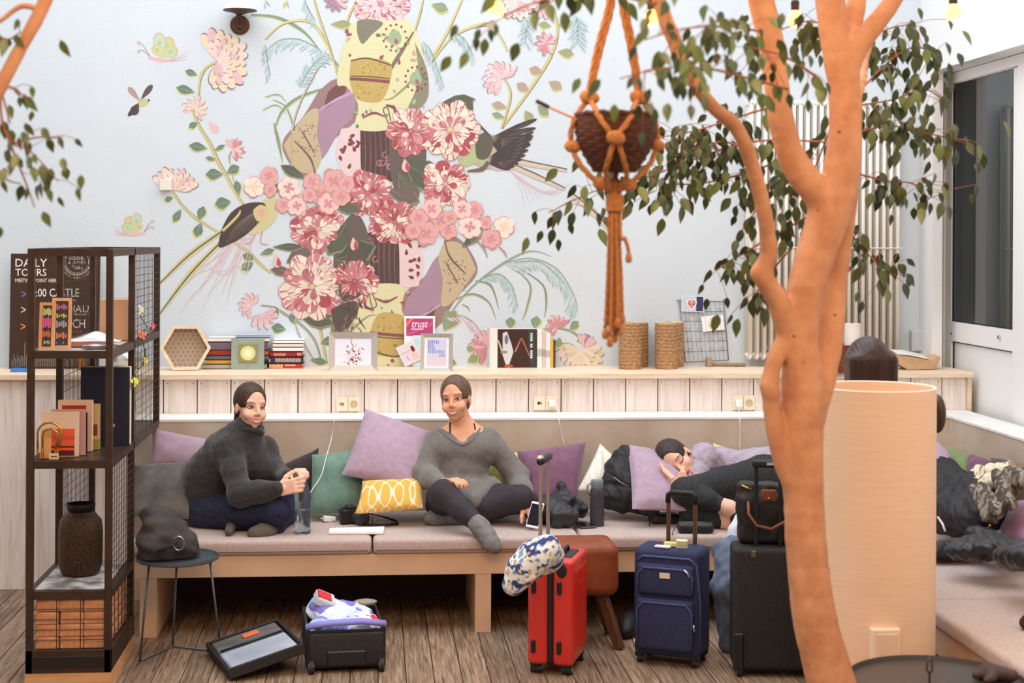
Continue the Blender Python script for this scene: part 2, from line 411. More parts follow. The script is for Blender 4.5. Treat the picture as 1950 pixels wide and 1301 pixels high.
# glazed door in the right wall
dr = struct(thing('door_1', 'white framed door with a tall glass pane and a solid lower panel', 'door', (XD, (yj+y_near)/2, 0)))
def ypix(x): return atx(x, 400, XD).y
f = MB(); zt = zl-.004; fw = .035
ya = -.002; yb = y_near+.001; xf = XD
yl0 = ypix(1800); yl1 = ypix(1940)
f.box2((xf-.01, ya, 0), (xf+.06, yl0, zt)); f.box2((xf-.01, yl1, 0), (xf+.06, yb, zt)); f.box2((xf-.01, yl0, zt-.06), (xf+.06, yl1, zt))
f.build('door_frame', m_gloss_white, dr)
zg1 = atx(1811, 155, XD).z; zg0 = atx(1803, 611, XD).z; yg0 = ypix(1811); yg1 = ypix(1928)
lf = MB(); x0, x1 = xf+.004, xf+.05
lf.box2((x0, yl0-.003, .02), (x1, yg0, zt-.065)); lf.box2((x0, yg1, .02), (x1, yl1+.003, zt-.065)); lf.box2((x0, yg0, zg1), (x1, yg1, zt-.065)); lf.box2((x0, yg0, zg0-.12), (x1, yg1, zg0))
lf.box2((x0, yg0, .02), (x1, yg1, .1))
leaf = lf.build('door_leaf', m_gloss_white, dr)
MB().box2((x0+.02, yg0, .1), (x1-.01, yg1, zg0-.12)).build('lower_panel', m_gloss_white, leaf)
g = MB(); t = .008
for a, b in (((yg0, zg0), (yg0-t, zg1)), ((yg1+t, zg0), (yg1, zg1)), ((yg0, zg0), (yg1, zg0+t)), ((yg0, zg1-t), (yg1, zg1))): g.box2((x0+.006, a[0], a[1]), (x0+.02, b[0], b[1]))
for a, b in (((yg0, .1), (yg0-t, zg0-.12)), ((yg0, zg0-.128), (yg1, zg0-.12))): g.box2((x0+.012, a[0], a[1]), (x0+.022, b[0], b[1]))
g.build('gasket', mat('gasket_black', (40, 40, 44), .6), leaf)
MB().box2((x0+.012, yg0, zg0), (x0+.018, yg1, zg1)).build('pane', mat('door_glass', (120, 126, 126), .02, spec=.9, trans=.85), leaf)
k = MB(); k.cyl((x0, ypix(1905), zg0-.05), (x0-.014, ypix(1905), zg0-.05), .012, n=14); k.build('lock', mat('steel', (200, 200, 202), .3, 1), leaf)
k = MB(); k.cyl((x0, ypix(1812), zg0-.075), (x0-.004, ypix(1812), zg0-.075), .006, n=10); k.build('screw_cap', MATS['gasket_black'], leaf)
# dim room beyond the door
nb = MB(); nb.box2((XD+.25, .2, 0), (XD+1.9, .22, 3.4)); nb.box2((XD+1.9, -3.2, 0), (XD+1.92, .2, 3.4)); nb.box2((XD+.25, -3.2, 3.4), (XD+1.9, .2, 3.42)); nb.box2((XD+.25, -3.2, -.1), (XD+1.9, .2, 0)); nb.box2((XD+.25, -3.22, 0), (XD+1.9, -3.2, 3.4))
struct(nb.build('wall_corridor', mat('corridor_paint', (120, 122, 120), .8)))
# boarded counter along the back wall
YB = -.52
bx0 = at(311, 750, YB).x; bp_ = (at(757, 750, YB).x-bx0)/7
cl = struct(MB().box2((-4.25, YB+.03, 0), (XD-.044, -.002, ZC-.032)).build('wall_counter', mat('counter_core', (120, 96, 80), .9)))
bm_ = None; i0 = int((-4.2-bx0)/bp_)
m_nail = mat('nail', (120, 96, 84), .6)
for i in range(i0, 40):
    xc = bx0+(i+.5)*bp_
    if xc+bp_/2 > XD-.03:
        xl = xc-bp_/2+.003
        if XD-.044-xl > .02: MB().box2((xl, YB+.003, 0), (XD-.044, YB+.025, ZC-.032), b=.0015).build('board', m_board, cl)
        break
    if bm_ is None:
        q = MB().box((0, 0, (ZC-.03)/2), (bp_-.006, .022, ZC-.032), b=.0015); q.v = [(v[0]+cl.location.x, v[1]+cl.location.y, v[2]+cl.location.z) for v in q.v]
        o = q.build('board', m_board, cl); bm_ = o.data
        q = MB()
        for sx in (-1, 1): q.cyl((sx*bp_*.38, -.0105, ZC-.055), (sx*bp_*.38, -.0125, ZC-.055), .0035, n=6)
        q.v = [(v[0]+cl.location.x, v[1]+cl.location.y, v[2]+cl.location.z) for v in q.v]
        nl = q.build('nail', m_nail, o); nm = nl.data
    else:
        o = share('board', bm_, cl, (0, 0, 0)); share('nail', nm, o, (0, 0, 0))
    o.location = Vector((xc, YB+.014+rnd.uniform(-.002, .002), 0))-Vector(cl.location)
MB().box2((XD-.042, YB-.01, 0), (XD-.018, -.002, ZC-.031)).build('end_panel', m_pine, cl)
props(MB().box2((-4.25, YB-.04, ZC-.03), (XD-.016, -.001, ZC), b=.002).build('countertop', m_pine), 'long pale pine countertop running along the back wall', 'countertop')
# concrete benches
YF = -1.65; YS = -.82; XI = 3.285; XS = 2.305; ZB = .985
xb0 = -1.178
b1 = thing('concrete_bench', 'L-shaped built-in concrete bench below the mural and along the glazed door wall', 'bench', ((xb0+XI)/2, (YF+YS)/2, 0))
MB().box2((-1.33, YS, 0), (XI, YB+.0, ZB-.012)).build('backrest', m_conc, b1)
MB().box2((-1.33, YS-.004, ZB-.012), (XI, YB, ZB)).build('backrest_lit_top', m_conc_lit, b1)  # thin added layer, painted paler as if lit from above
MB().box2((xb0, YF, .295), (XS, YS, .40)).build('seat_slab', m_plywood, b1)
for xa, xb in ((266, 298), (905, 935), (1475, 1505)):
    MB().box2((at(xa, 1150, YF).x, YF+.002, 0), (at(xb, 1150, YF).x, YS, .295)).build('leg', m_plywood, b1)
MB().box2((xb0, YS-.02, 0), (XS, YS, .295)).build('rear_shade_panel', mat('bench_shadow_panel', (74, 56, 46), .9), b1)  # added dark panel: the shade under the seat put into its colour
b2 = b1
MB().box2((XI, -5.8, 0), (3.5, YS, ZB-.012)).build('backrest', m_conc, b2)
MB().box2((XI-.004, -5.8, ZB-.012), (3.5, YB-.0, ZB)).build('backrest_lit_top', m_conc_lit, b2)  # same painted skylit top on the corner run
MB().box2((XS, -5.8, .295), (XI, YS, .40)).build('seat_slab', m_plywood, b2)
for yy in (-5.7, -3.45, -1.65): MB().box2((XS+.002, yy-.07, 0), (XI, yy+.07, .295)).build('leg', m_plywood, b2)
# seat cushions
def rounded(mb, lo, hi, r, n=5, puff=0):
    lo = Vector(lo); hi = Vector(hi); rows = []; prof = []
    for k in range(n+1): a = -math.pi/2+math.pi/2*k/n; prof.append((math.cos(a)*r, lo.z+r+math.sin(a)*r))
    for k in range(n+1): a = math.pi/2*k/n; prof.append((math.cos(a)*r, hi.z-r+math.sin(a)*r))
    cs = [(lo.x+r, lo.y+r, 180), (hi.x-r, lo.y+r, 270), (hi.x-r, hi.y-r, 0), (lo.x+r, hi.y-r, 90)]
    for rr, z in prof:
        rows.append([(cx+rr*math.cos(math.radians(a0+90*k/4)), cy+rr*math.sin(math.radians(a0+90*k/4)), z) for cx, cy, a0 in cs for k in range(5)])
    mb.grid(rows, closed=True); m = len(rows[0]); b = len(mb.v)
    mb.f.append(tuple(range(b-m, b))); mb.c.append(mb.col); mb.f.append(tuple(range(b-m*len(rows), b-m*len(rows)+m))[::-1]); mb.c.append(mb.col)
    return mb
m_seat = mat('seat_fabric', (181, 160, 152), .9, c2=(194, 174, 166), scale=60, bump=.2, bscale=300, sheen=.2)
xs = [xb0-.01, at(709, 1040, YF).x, at(1107, 1035, YF).x, XI-.01]
seat_lab = ['mauve grey seat cushion at the left end, under the woman in the turtleneck', 'mauve grey seat cushion in the middle of the bench, under the woman in grey', 'mauve grey seat cushion at the right end of the main bench, under the sleeping woman']
for i in range(3):
    o = thing('seat_cushion', seat_lab[i], 'cushion', ((xs[i]+xs[i+1])/2, (YF+YS)/2, .40), 'seat cushions')
    rounded(MB(), (xs[i]+.004, YF-.02, .401), (xs[i+1]-.004, YS-.01, .48), .024).build('pad', m_seat, o, 50)
    q = MB(); z = .424
    q.tube([(xs[i]+.02, YF-.021, z), (xs[i+1]-.02, YF-.021, z)], .0035, 6); q.build('piping', mat('piping', (150, 118, 106), .9), o, True)
ys = [-1.675, -3.13, -4.45, -5.8]
for i in range(3):
    o = thing('seat_cushion', ['mauve grey seat cushion beneath the black coat on the corner bench', 'mauve grey seat cushion nearest the camera with a seam towards the coat pile', 'mauve grey seat cushion at the near end of the corner bench'][i], 'cushion', ((XS+XI)/2, (ys[i]+ys[i+1])/2, .40), 'seat cushions')
    rounded(MB(), (XS-.02, ys[i+1]+.004, .401), (XI-.01, ys[i]-.004, .48), .024).build('pad', m_seat, o, 50)
    q = MB(); q.tube([(XS-.021, ys[i+1]+.02, .424), (XS-.021, ys[i]-.02, .424)], .0035, 6); q.build('piping', MATS['piping'], o, True)
# column radiator
m_rad = mat('radiator_white', (232, 228, 220), .35)
xa = at(1420, 450, -.08).x; xb = at(1712, 450, -.08).x; zr1 = at(1560, 194, -.08).z; zr0 = ZC+.05
rd = thing('radiator', 'tall white column radiator on the wall behind the ficus', 'radiator', ((xa+xb)/2, -.08, zr0)); nr = 22; cm = None
for i in range(nr):
    x = xa+(i+.5)*(xb-xa)/nr
    if cm is None:
        q = MB()
        for yy in (-.045, 0, .045): q.tube([(0, yy, .02), (0, yy, zr1-zr0-.02)], .0125, 10)
        for z in (.015, zr1-zr0-.015): q.ell((0, 0, z), (.016, .068, .026), 10)
        q.v = [(v[0]+rd.location.x, v[1]+rd.location.y, v[2]+rd.location.z) for v in q.v]
        o = q.build('column', m_rad, rd, True); cm = o.data
    else: o = share('column', cm, rd, (0, 0, 0))
    o.location = (x-rd.location.x, 0, 0)
q = MB()
for z in (zr0+.02, zr1-.02): q.cyl((xa, -.08, z), (xb, -.08, z), .014)
for z in (zr0+.06, zr1-.06):
    for x in (xa+.15, xb-.15): q.box2((x-.01, -.08, z-.01), (x+.01, -.002, z+.01))
q.build('header_pipe', m_rad, rd, True).__setitem__('kind', 'stuff')
q = MB(); q.cyl((xb, -.08, zr0+.02), (xb+.05, -.08, zr0+.02), .012); q.cyl((xb+.04, -.08, zr0+.02), (xb+.04, -.08, ZC+.001), .009); q.build('valve', m_rad, rd, True)
q = MB(); q.tube([(xa-.004, -.142, at(1560, 472, -.14).z), (xb+.004, -.142, at(1560, 472, -.14).z)], .004, 6); q.build('tie_bar', m_rad, rd)
# ================================================================== steel shelf on the left and what stands on it
P_ = paint_mat('printed', .55)
def quad(mb, M, x0, y0, x1, y1, z, c): mb.add([M @ Vector(p) for p in ((x0, y0, z), (x1, y0, z), (x1, y1, z), (x0, y1, z))], [(0, 1, 2, 3)], c)
def poly(mb, M, pts, z, c): mb.add([M @ Vector((x, y, z)) for x, y in pts], [tuple(range(len(pts)))], c)
def disc(mb, M, x, y, rx, ry, z, c, n=16, rot=0):
    ca, sa = math.cos(rot), math.sin(rot)
    poly(mb, M, [(x+rx*math.cos(a)*ca-ry*math.sin(a)*sa, y+rx*math.cos(a)*sa+ry*math.sin(a)*ca) for a in (2*math.pi*k/n for k in range(n))], z, c)
m_steel = mat('dark_steel', (62, 45, 36), .45, .4, c2=(74, 54, 42), scale=12)
m_shelfwood = mat('dark_shelf_board', (58, 44, 36), .35, c2=(74, 56, 44), scale=6)
SX0, SX1 = at(50, 900, -2.49).x, at(213, 900, -2.49).x; SY0, SYm, SY1 = -2.49, -1.85, -.96; PT = .03
LV = [.42, .995, 1.479, 1.93]
sh = thing('open_shelf', 'tall dark steel shelf with wire mesh sides at the left end of the bench', 'shelf', ((SX0+SX1)/2, (SY0+SY1)/2, 0))
for x in (SX0, SX1):
    for y in (SY0, SYm, SY1):
        z0 = .06 if y < SY1 or x == SX0 else .975
        xx = x+(PT/2 if x == SX0 else -PT/2)
        MB().box2((xx-PT/2, y, z0), (xx+PT/2, y+PT, LV[3]), b=.002).build('post', m_steel, sh)
def ring(z, h, yr):
    q = MB(); a = PT
    q.box2((SX0+a, SY0, z-h), (SX1-a, SY0+a, z)); q.box2((SX0+a, yr, z-h), (SX1-a, yr+a, z))
    for x in (SX0, SX1-a): q.box2((x, SY0+a, z-h), (x+a, yr, z))
    return q
for z in LV:
    ring(z, .034, SY1 if z > .9 else SYm).build('rail', m_steel, sh).__setitem__('kind', 'stuff')
for z, yr, m, nm in ((LV[2]-.002, SY1, mat('galvanised_shelf', (176, 170, 164), .4, .2, c2=(200, 196, 190), scale=5), 'shelf_board'), (LV[1]-.002, SY1, m_shelfwood, 'shelf_board')):
    MB().box2((SX0+.002, SY0+.02, z-.014), (SX1-.002, yr+.02, z)).build(nm, m, sh)
MB().box2((SX0+.03, SY0+.02, LV[0]-.014), (SX1-.03, SYm+.02, LV[0]-.002)).build('shelf_board', m_shelfwood, sh)
def wires(x0, y0, z0, x1, y1, z1, na, nz, r=.0016):
    q = MB(); L_ = Vector((x1-x0, y1-y0, 0))
    for k in range(na+1): p = Vector((x0, y0, 0))+L_*(k/na); q.cyl((p.x, p.y, z0), (p.x, p.y, z1), r, n=4, cap=False)
    for k in range(nz+1): z = z0+(z1-z0)*k/nz; q.cyl((x0, y0, z), (x1, y1, z), r, n=4, cap=False)
    return q
m_wire = mat('mesh_wire', (70, 56, 46), .5, .4)
xs_ = SX1-.004
for a in ((xs_, SYm+.03, LV[2], xs_, SY1, LV[3]-.03, 18, 12), (xs_, SYm+.03, LV[1], xs_, SY1, LV[2]-.03, 18, 12), (xs_, SY0+.03, LV[0], xs_, SYm, LV[1]-.03, 9, 16),
          (SX0+.004, SYm+.03, LV[1], SX0+.004, SY1, LV[2]-.03, 24, 6), (SX0+.004, SYm+.03, LV[2], SX0+.004, SY1, LV[3]-.03, 24, 6), (SX0+.004, SYm+.03, .44, SX0+.004, SY1, LV[1]-.03, 24, 12)):
    wires(*a).build('wire_mesh', m_wire, sh).__setitem__('kind', 'stuff')
wires(SX0+.03, SY0+.006, .16, SX1-.03, SY0+.006, LV[0]-.034, 3, 5, .0022).build('wire_mesh', m_wire, sh).__setitem__('kind', 'stuff')
wires(SX1-.006, SY0+.03, .16, SX1-.006, SYm, LV[0]-.034, 6, 5, .0022).build('wire_mesh', m_wire, sh).__setitem__('kind', 'stuff')
q = MB(); q.box2((SX0+.0, SY0, .06), (SX1, SYm+.03, .16)); q.build('plinth', m_steel, sh)
MB().box2((SX0+.03, SY0-.004, .085), (SX1-.03, SY0, .135), b=.002).build('plinth_panel', mat('plinth_black', (44, 34, 30), .5, .3), sh)
MB().box2((SX0-.002, SY0-.002, 0), (SX1+.002, SYm+.03, .06)).build('wooden_base', mat('base_wood', (196, 142, 96), .6, c2=(214, 162, 112), scale=8, stretch=(.5, 4, 4)), sh)
m_brick = mat('brick', (196, 132, 92), .9, c2=(220, 160, 118), scale=20, detail=6, bump=.5, bscale=60); bk = None
for iz in range(4):
    for ix in range(3):
        for iy in range(2):
            c = Vector((SX0+.036+.105*(ix+.5), SY0+.02+.27*(iy+.5), .1605+.055*(iz+.5)))
            if bk is None: o = MB().box(Vector(sh.location), (.1, .262, .053), b=.004).build('brick', m_brick, sh); bk = o.data
            else: o = share('brick', bk, sh, (0, 0, 0))
            o.location = c-Vector(sh.location)+Vector((rnd.uniform(-.002, .002), rnd.uniform(-.008, .004), 0))
# dark lantern vase on a metal tray
zt = LV[0]
props(MB().box2((SX0+.034, SY0+.034, zt), (SX1-.034, SYm-.005, zt+.006), b=.001).build('tray_sheet', mat('marbled_tray', (120, 116, 114), .3, c2=(214, 212, 210), scale=9, detail=6, ramp=(.4, .6))), 'worn silver sheet lying under the dark lantern vase', 'tray')
zt += .0065
s_ = .1; vc = Vector((-1.335, -2.16, zt))
v = thing('lantern_vase', 'dark perforated metal lantern vase on the lower level of the steel shelf', 'vase', vc)
m_lantern = mat('lantern_metal', (52, 40, 32), .45, .6, c2=(92, 66, 44), scale=160, ramp=(.45, .62), bump=.5, bscale=160)
MB().lathe([(.07, 0), (.088, .012), (.098, .05), (.1, .12), (.1, .2), (.094, .25), (.07, .278), (.058, .284), (.055, .29)], 32, vc).build('body', m_lantern, v, 40)
MB().lathe([(.055, .29), (.062, .3), (.066, .325), (.062, .328), (.052, .3), (.05, .29)], 32, vc, cap=False).build('rim', mat('lantern_rim', (36, 29, 26), .4, .6), v, True)
# binder, books and brass bookend
def book(M, w, h, d, cover, label, group=None, pages=(232, 220, 200), stripe=None, name='book', cat='book', marks=None, soft=0):
    # local frame: x thickness w, y depth d (spine at y=0), z height h
    o = thing(name, label, cat, M @ Vector((w/2, d/2, 0)), group)
    q = MB(M); t = min(.002, w*.2); q.col = cover
    q.box2((0, 0, 0), (t, d, h)); q.box2((w-t, 0, 0), (w, d, h)); q.box2((t, 0, 0), (w-t, t, h))
    if stripe:
        for z0, z1, c in stripe: q.box2((.0005, -.0006, h*z0), (w-.0005, .0001, h*z1), 0, c)
    q.build('cover', P_, o)
    q = MB(M); q.col = pages; q.box2((t, t, .002), (w-t, d-.002, h-.002)); q.build('pages', P_, o)
    return o
z2 = LV[1]+.0015
def flat_cover(M, w, h, t, base, shapes, label, name='book', cat='book', pages=(235, 225, 208)):      # book standing with its front cover towards the camera; local x right, y up, z out
    o = thing(name, label, cat, M @ Vector((w/2, 0, -t/2)))
    q = MB(M); q.col = base; q.box2((0, 0, -.0015), (w, h, 0)); q.box2((0, 0, -t), (w, h, -t+.0015)); q.box2((0, 0, -t+.0015), (.0015, h, -.0015)); q.build('cover', P_, o)
    q = MB(M); q.col = pages; q.box2((.0015, .0015, -t+.0015), (w-.002, h-.0015, -.0015)); q.build('pages', P_, o)
    if shapes:
        q = MB(); k = 0
        for s in shapes:
            k += 1; z = .0004+.00015*k
            if s[0] == 'q': quad(q, M, s[1]*w, s[2]*h, s[3]*w, s[4]*h, z, s[5])
            elif s[0] == 'd': disc(q, M, s[1]*w, s[2]*h, s[3]*w, s[4]*h, z, s[5])
            elif s[0] == 'p': poly(q, M, [(a*w, b*h) for a, b in s[1]], z, s[2])
            elif s[0] == 't': text_mb(q, s[1], M @ Matrix.Translation((s[2]*w, s[3]*h, z)) @ (Matrix.Rotation(math.radians(s[7]), 4, 'Z') if len(s) > 7 else Matrix.Identity(4)), s[4]*w, s[5]*h, s[6])
        q.build('print', P_, o)
    return o
def face(p, rz=0, tilt=0):      # frame facing the camera: x right, y up, z towards -Y, base at p; tilt leans the top back
    return TM(p, (0, 0, rz)) @ Matrix.Rotation(math.radians(90-tilt), 4, 'X')
yb = -2.33
flat_cover(face((SX0+.034, -2.36, z2), 0, 3), .165, .2, .022, (226, 196, 172), [('q', .28, .02, .9, .62, (226, 92, 58)), ('q', .28, .36, .9, .46, (214, 76, 52)), ('q', .28, .2, .9, .235, (52, 26, 22)), ('q', .28, .02, .9, .14, (96, 24, 24)), ('q', .02, .02, .26, .6, (216, 160, 92))], 'cream and orange paperback with its cover to the front behind the brass loop')
book(TM((SX0+.07, -2.315, z2), (0, 0, 90)) @ Matrix.Translation((0, -.15, 0)), .026, .205, .15, (196, 150, 150), 'pale pink book just behind the cream and orange paperback')
flat_cover(face((SX0+.075, -2.19, z2), 0, 2), .155, .235, .03, (224, 186, 156), [('q', .12, .78, .82, .9, (178, 44, 36))], 'tan book with a red band, tallest in the row before the navy binder')
flat_cover(face((SX0+.1, -2.268, z2), 6, 0), .12, .185, .028, (40, 32, 30), [('q', .7, .04, .95, .12, (210, 180, 150))], 'black book standing between the pale pink book and the tan one')
flat_cover(face((SX0+.135, -2.13, z2), 6, 2), .12, .21, .018, (196, 168, 120), [('q', .5, .02, .98, .22, (150, 140, 60)), ('q', .6, .3, .9, .55, (130, 50, 40))], 'sand coloured thin book with an olive corner leaning at the end of the row')
bd = flat_cover(face((SX0+.14, -1.98, z2), 0, 0), .228, .37, .07, (36, 34, 52), [('q', .55, .235, .7, .275, (206, 160, 132))], 'large navy binder with a small pale label on the middle shelf', 'binder', 'binder')
m_brass = mat('brass', (206, 158, 74), .22, 1)
br = thing('bookend', 'bent brass tube bookend with two loops before the orange paperback', 'bookend', (SX0+.085, -2.42, z2))
for rr, hh, dy in ((.05, .16, 0), (.032, .13, .012)):
    pts = [(SX0+.085-rr, -2.42+dy, z2+.006)]+[(SX0+.085+rr*1.05*math.cos(a), -2.42+dy, z2+hh-rr+rr*math.sin(a)) for a in (math.pi-math.pi*k/12 for k in range(13))]+[(SX0+.085+rr*.62, -2.42+dy, z2+.006)]
    MB().tube(pts, .0055, 10).build('loop', m_brass, br, True)
MB().box2((SX0+.034, -2.44, z2), (SX0+.15, -2.39, z2+.004)).build('foot', m_brass, br)
flat_cover(face((SX0+.088, -2.445, z2), 0, 0), .042, .026, .002, (228, 196, 170), [('q', .2, .35, .85, .6, (120, 60, 50))], 'small cream card leaning at the foot of the brass bookend', 'card', 'card')
# papers, chalkboards, paper bag on the upper shelf
z1 = LV[2]
m_woodf = mat('frame_wood', (214, 156, 106), .55, c2=(226, 172, 122), scale=10, stretch=(4, 4, .6))
def chalk(M, w, h, label, rows):
    o = thing('chalkboard', label, 'chalkboard', M @ Vector((w/2, 0, 0))); b = .014
    q = MB(M)
    for a, c in (((0, 0, -.012), (b, h, 0)), ((w-b, 0, -.012), (w, h, 0)), ((b, 0, -.012), (w-b, b, 0)), ((b, h-b, -.012), (w-b, h, 0))): q.box2(a, c)
    q.build('frame', m_woodf, o).__setitem__('kind', 'stuff')
    q = MB(M); q.col = (62, 56, 58); q.box2((b, b, -.01), (w-b, h-b, -.004)); q.build('slate', P_, o)
    q = MB()
    for k, (a, c, d, e, cc) in enumerate(rows):
        n = 5
        for j in range(n):
            x0 = a+(d-a)*j/n; quad(q, M, b+x0*(w-2*b), b+(c+.02*((j*7) % 3))*(h-2*b), b+(x0+(d-a)/n*.72)*(w-2*b), b+(e-.02*((j*5) % 3))*(h-2*b), -.0035+.0002*k, cc)
    q.build('chalk_writing', P_, o)
    return o
chalk(face((SX0+.036, -2.43, z1+.002), -8, 5), .07, .21, 'narrow framed chalkboard with a pink block beside the left front post', [(.05, .75, .95, .95, (210, 226, 130)), (.05, .45, .95, .72, (240, 96, 170)), (.05, .22, .95, .4, (226, 120, 90)), (.2, .05, .9, .16, (200, 200, 130))])
chalk(face((SX0+.08, -2.365, z1+.002), 4, 7), .085, .228, 'wood framed chalkboard with coloured handwritten lines on the upper shelf', [(.08, .8, .92, .93, (206, 110, 160)), (.08, .62, .92, .72, (200, 206, 110)), (.08, .4, .92, .56, (170, 170, 180)), (.08, .15, .92, .3, (222, 130, 92)), (.08, .03, .92, .09, (90, 120, 190))])
def sheet(name, label, pts, z, t, c, cat, c2=None, bend=.0):
    o = thing(name, label, cat, (sum(p[0] for p in pts)/4, sum(p[1] for p in pts)/4, z))
    q = MB(); n = 8; rows = []
    for i in range(n+1):
        u = i/n; rows.append([])
        for j in range(n+1):
            v_ = j/n; p = [(pts[0][k]*(1-u)+pts[1][k]*u)*(1-v_)+(pts[3][k]*(1-u)+pts[2][k]*u)*v_ for k in range(2)]
            rows[-1].append((p[0], p[1], z+t+bend*math.sin(u*math.pi)*(.5+.5*v_)+.002*math.sin(u*9+v_*5)))
    q.col = c; q.grid(rows)
    q.col = c2 or c; q.grid([[(p[0], p[1], p[2]-t) for p in r][::-1] for r in rows])
    for a, b in ((rows[0], 1), (rows[-1], -1), ([r[0] for r in rows], -1), ([r[-1] for r in rows], 1)): q.grid([a, [(p[0], p[1], p[2]-t) for p in a]][::b])
    q.build('pages', P_, o, 35)
    return o
sheet('magazine', 'open glossy magazine with pale pages on the upper shelf', [(SX0+.1, -2.1), (SX1-.1, -2.07), (SX1-.1, -1.85), (SX0+.12, -1.83)], z1+.002, .012, (214, 216, 222), 'magazine', bend=.035)
sheet('magazine', 'folded newspaper with a pink edge at the front of the upper shelf', [(SX0+.05, -2.275), (SX0+.3, -2.235), (SX0+.29, -2.13), (SX0+.07, -2.15)], z1+.002, .022, (226, 206, 200), 'newspaper', (170, 110, 96), bend=.008)
sheet('flyer', 'blue grey flyer stack beside the right front post of the shelf', [(SX0+.22, -2.4), (SX1-.035, -2.38), (SX1-.04, -2.3), (SX0+.23, -2.29)], z1+.002, .014, (186, 196, 208), 'flyer', (110, 90, 84))
sheet('flyer', 'white flyer with tan edges lying behind the front right post', [(SX1-.09, -2.1), (SX1-.03, -2.2), (SX1-.025, -2.07), (SX1-.085, -1.98)], z1+.016, .005, (236, 228, 214), 'flyer', (200, 160, 110))
# paper bag behind the post
pb = thing('paper_bag', 'folded brown paper bag standing on the upper shelf behind the post', 'paper bag', (SX1-.1, -1.74, z1))
q = MB(); q.box2((SX1-.175, -1.78, z1), (SX1-.035, -1.70, z1+.2), b=.004); q.build('bag', mat('kraft', (196, 146, 108), .8, c2=(206, 158, 120), scale=8), pb)
q = MB(); q.tube([(SX1-.16, -1.78, z1+.2), (SX1-.1, -1.785, z1+.214), (SX1-.04, -1.78, z1+.212)], .003, 6); q.build('top_fold', mat('bag_white', (226, 222, 214), .7), pb)
# flowers woven into the mesh
def bloom(p, r, c, label, leaves=3, petals=9, n_=(1, -.4, .2), kind='flower'):
    o = thing(kind, label, 'flower', p); X, Y, Z = frame_of(n_); p = Vector(p)
    if petals:
        q = MB()
        for k in range(petals):
            a = k*2.4; rr = r*(.35+.65*k/petals); d = X*math.cos(a)+Y*math.sin(a); s = d.cross(Z)
            b = p+Z*(r*.5*(1-k/petals))
            q.add([b, b+d*rr*.6+s*rr*.4+Z*r*.1, b+d*rr+Z*r*(.25-.4*k/petals), b+d*rr*.6-s*rr*.4+Z*r*.1], [(0, 1, 2, 3)])
        q.build('petal_head', mat('petal_%d_%d_%d' % c, c, .6, c2=tuple(min(255, v+25) for v in c), scale=40), o)
    for k in range(leaves):
        a = k*2.2+1; d = (Vector((0, math.cos(a)*.8, math.sin(a)-.4))).normalized(); s = d.cross(Z).normalized(); L_ = r*1.2
        b = p-Z*.004; q = MB(); q.add([b, b+d*L_*.5+s*L_*.3, b+d*L_-Z*.006, b+d*L_*.5-s*L_*.3], [(0, 1, 2, 3)]); q.build('leaf', mat('fabric_leaf', (66, 88, 58), .6), o)
    return o
xs_ = SX1+.012
def mesh_pt(x, y): return atx(x, y, xs_)
bloom(mesh_pt(266, 590), .03, (236, 218, 176), 'cream fabric flower on the shelf mesh', 0, 8)
bloom(mesh_pt(289, 622), .028, (232, 72, 112), 'pink fabric rose on the shelf mesh', 3)
bloom(mesh_pt(267, 640), .04, (246, 108, 62), 'orange fabric flower on the shelf mesh', 3, 7)
bloom(mesh_pt(275, 688), .026, (246, 206, 40), 'upper yellow fabric flower trailing down the shelf mesh', 3, 8)
bloom(mesh_pt(255, 728), .034, (238, 224, 90), 'lower pale yellow fabric flower hanging at the end of the garland', 3, 10)
q = MB(); q.tube([mesh_pt(*p) for p in ((266, 600), (280, 622), (268, 642), (276, 665), (276, 690), (258, 712), (254, 730))], .0022, 6)
props(q.build('garland_stem', MATS['fabric_leaf'], None, True), 'thin green garland stem woven down the shelf mesh', 'garland')
# ================================================================== things on the counter and the wall
def onc(x, y): return on(x, y, ZC)
def wpx(p, n): return n/ppm(p)
# tour board
sg_w = at(187, 600, -.12).x-at(17, 600, -.12).x; p0 = at(17, 704, -.16); p0.z = ZC+.001
sg_h = at(17, 483, -.1).z-ZC
M = face(p0, 0, 3)
sg = thing('tour_board', 'dark brown tour board with white lettering leaning on the wall', 'sign', p0+Vector((sg_w/2, 0, 0)))
q = MB(M); q.col = (64, 42, 32); q.box2((0, 0, -.012), (sg_w, sg_h, 0)); q.build('board', P_, sg)
q = MB(); WH = (236, 230, 222)
def T(s, x0, y0, x1, y1, c=WH):        # place text by photo pixels of the board
    text_mb(q, s, M @ Matrix.Translation(((x0-17)/170*sg_w, (704-y1)/221*sg_h, .001)), (x1-x0)/170*sg_w, (y1-y0)/221*sg_h, c)
T('DAILY', 26, 493, 86, 508); T('TOURS', 26, 512, 85, 526); T('MEETING POINT HERE', 26, 531, 108, 538)
T('10:00 CASTLE', 52, 550, 148, 566); T('Castle Tour', 108, 570, 143, 574); T('DACHAU', 88, 582, 166, 596); T('Concentration Camp Memorial Tour', 84, 598, 176, 602); T('MUNICH', 92, 609, 160, 626); T('WALK TOUR', 128, 630, 154, 635, (206, 130, 50)); 
for yy, c in ((555, (90, 130, 190)), (585, (210, 206, 200)), (617, (232, 150, 50))): T('>', 38, yy, 47, yy+12, c)
def bpt(x, y): return ((x-17)/170*sg_w, (704-y)/221*sg_h)
cx, cy = bpt(143, 498); k_ = sg_w/170
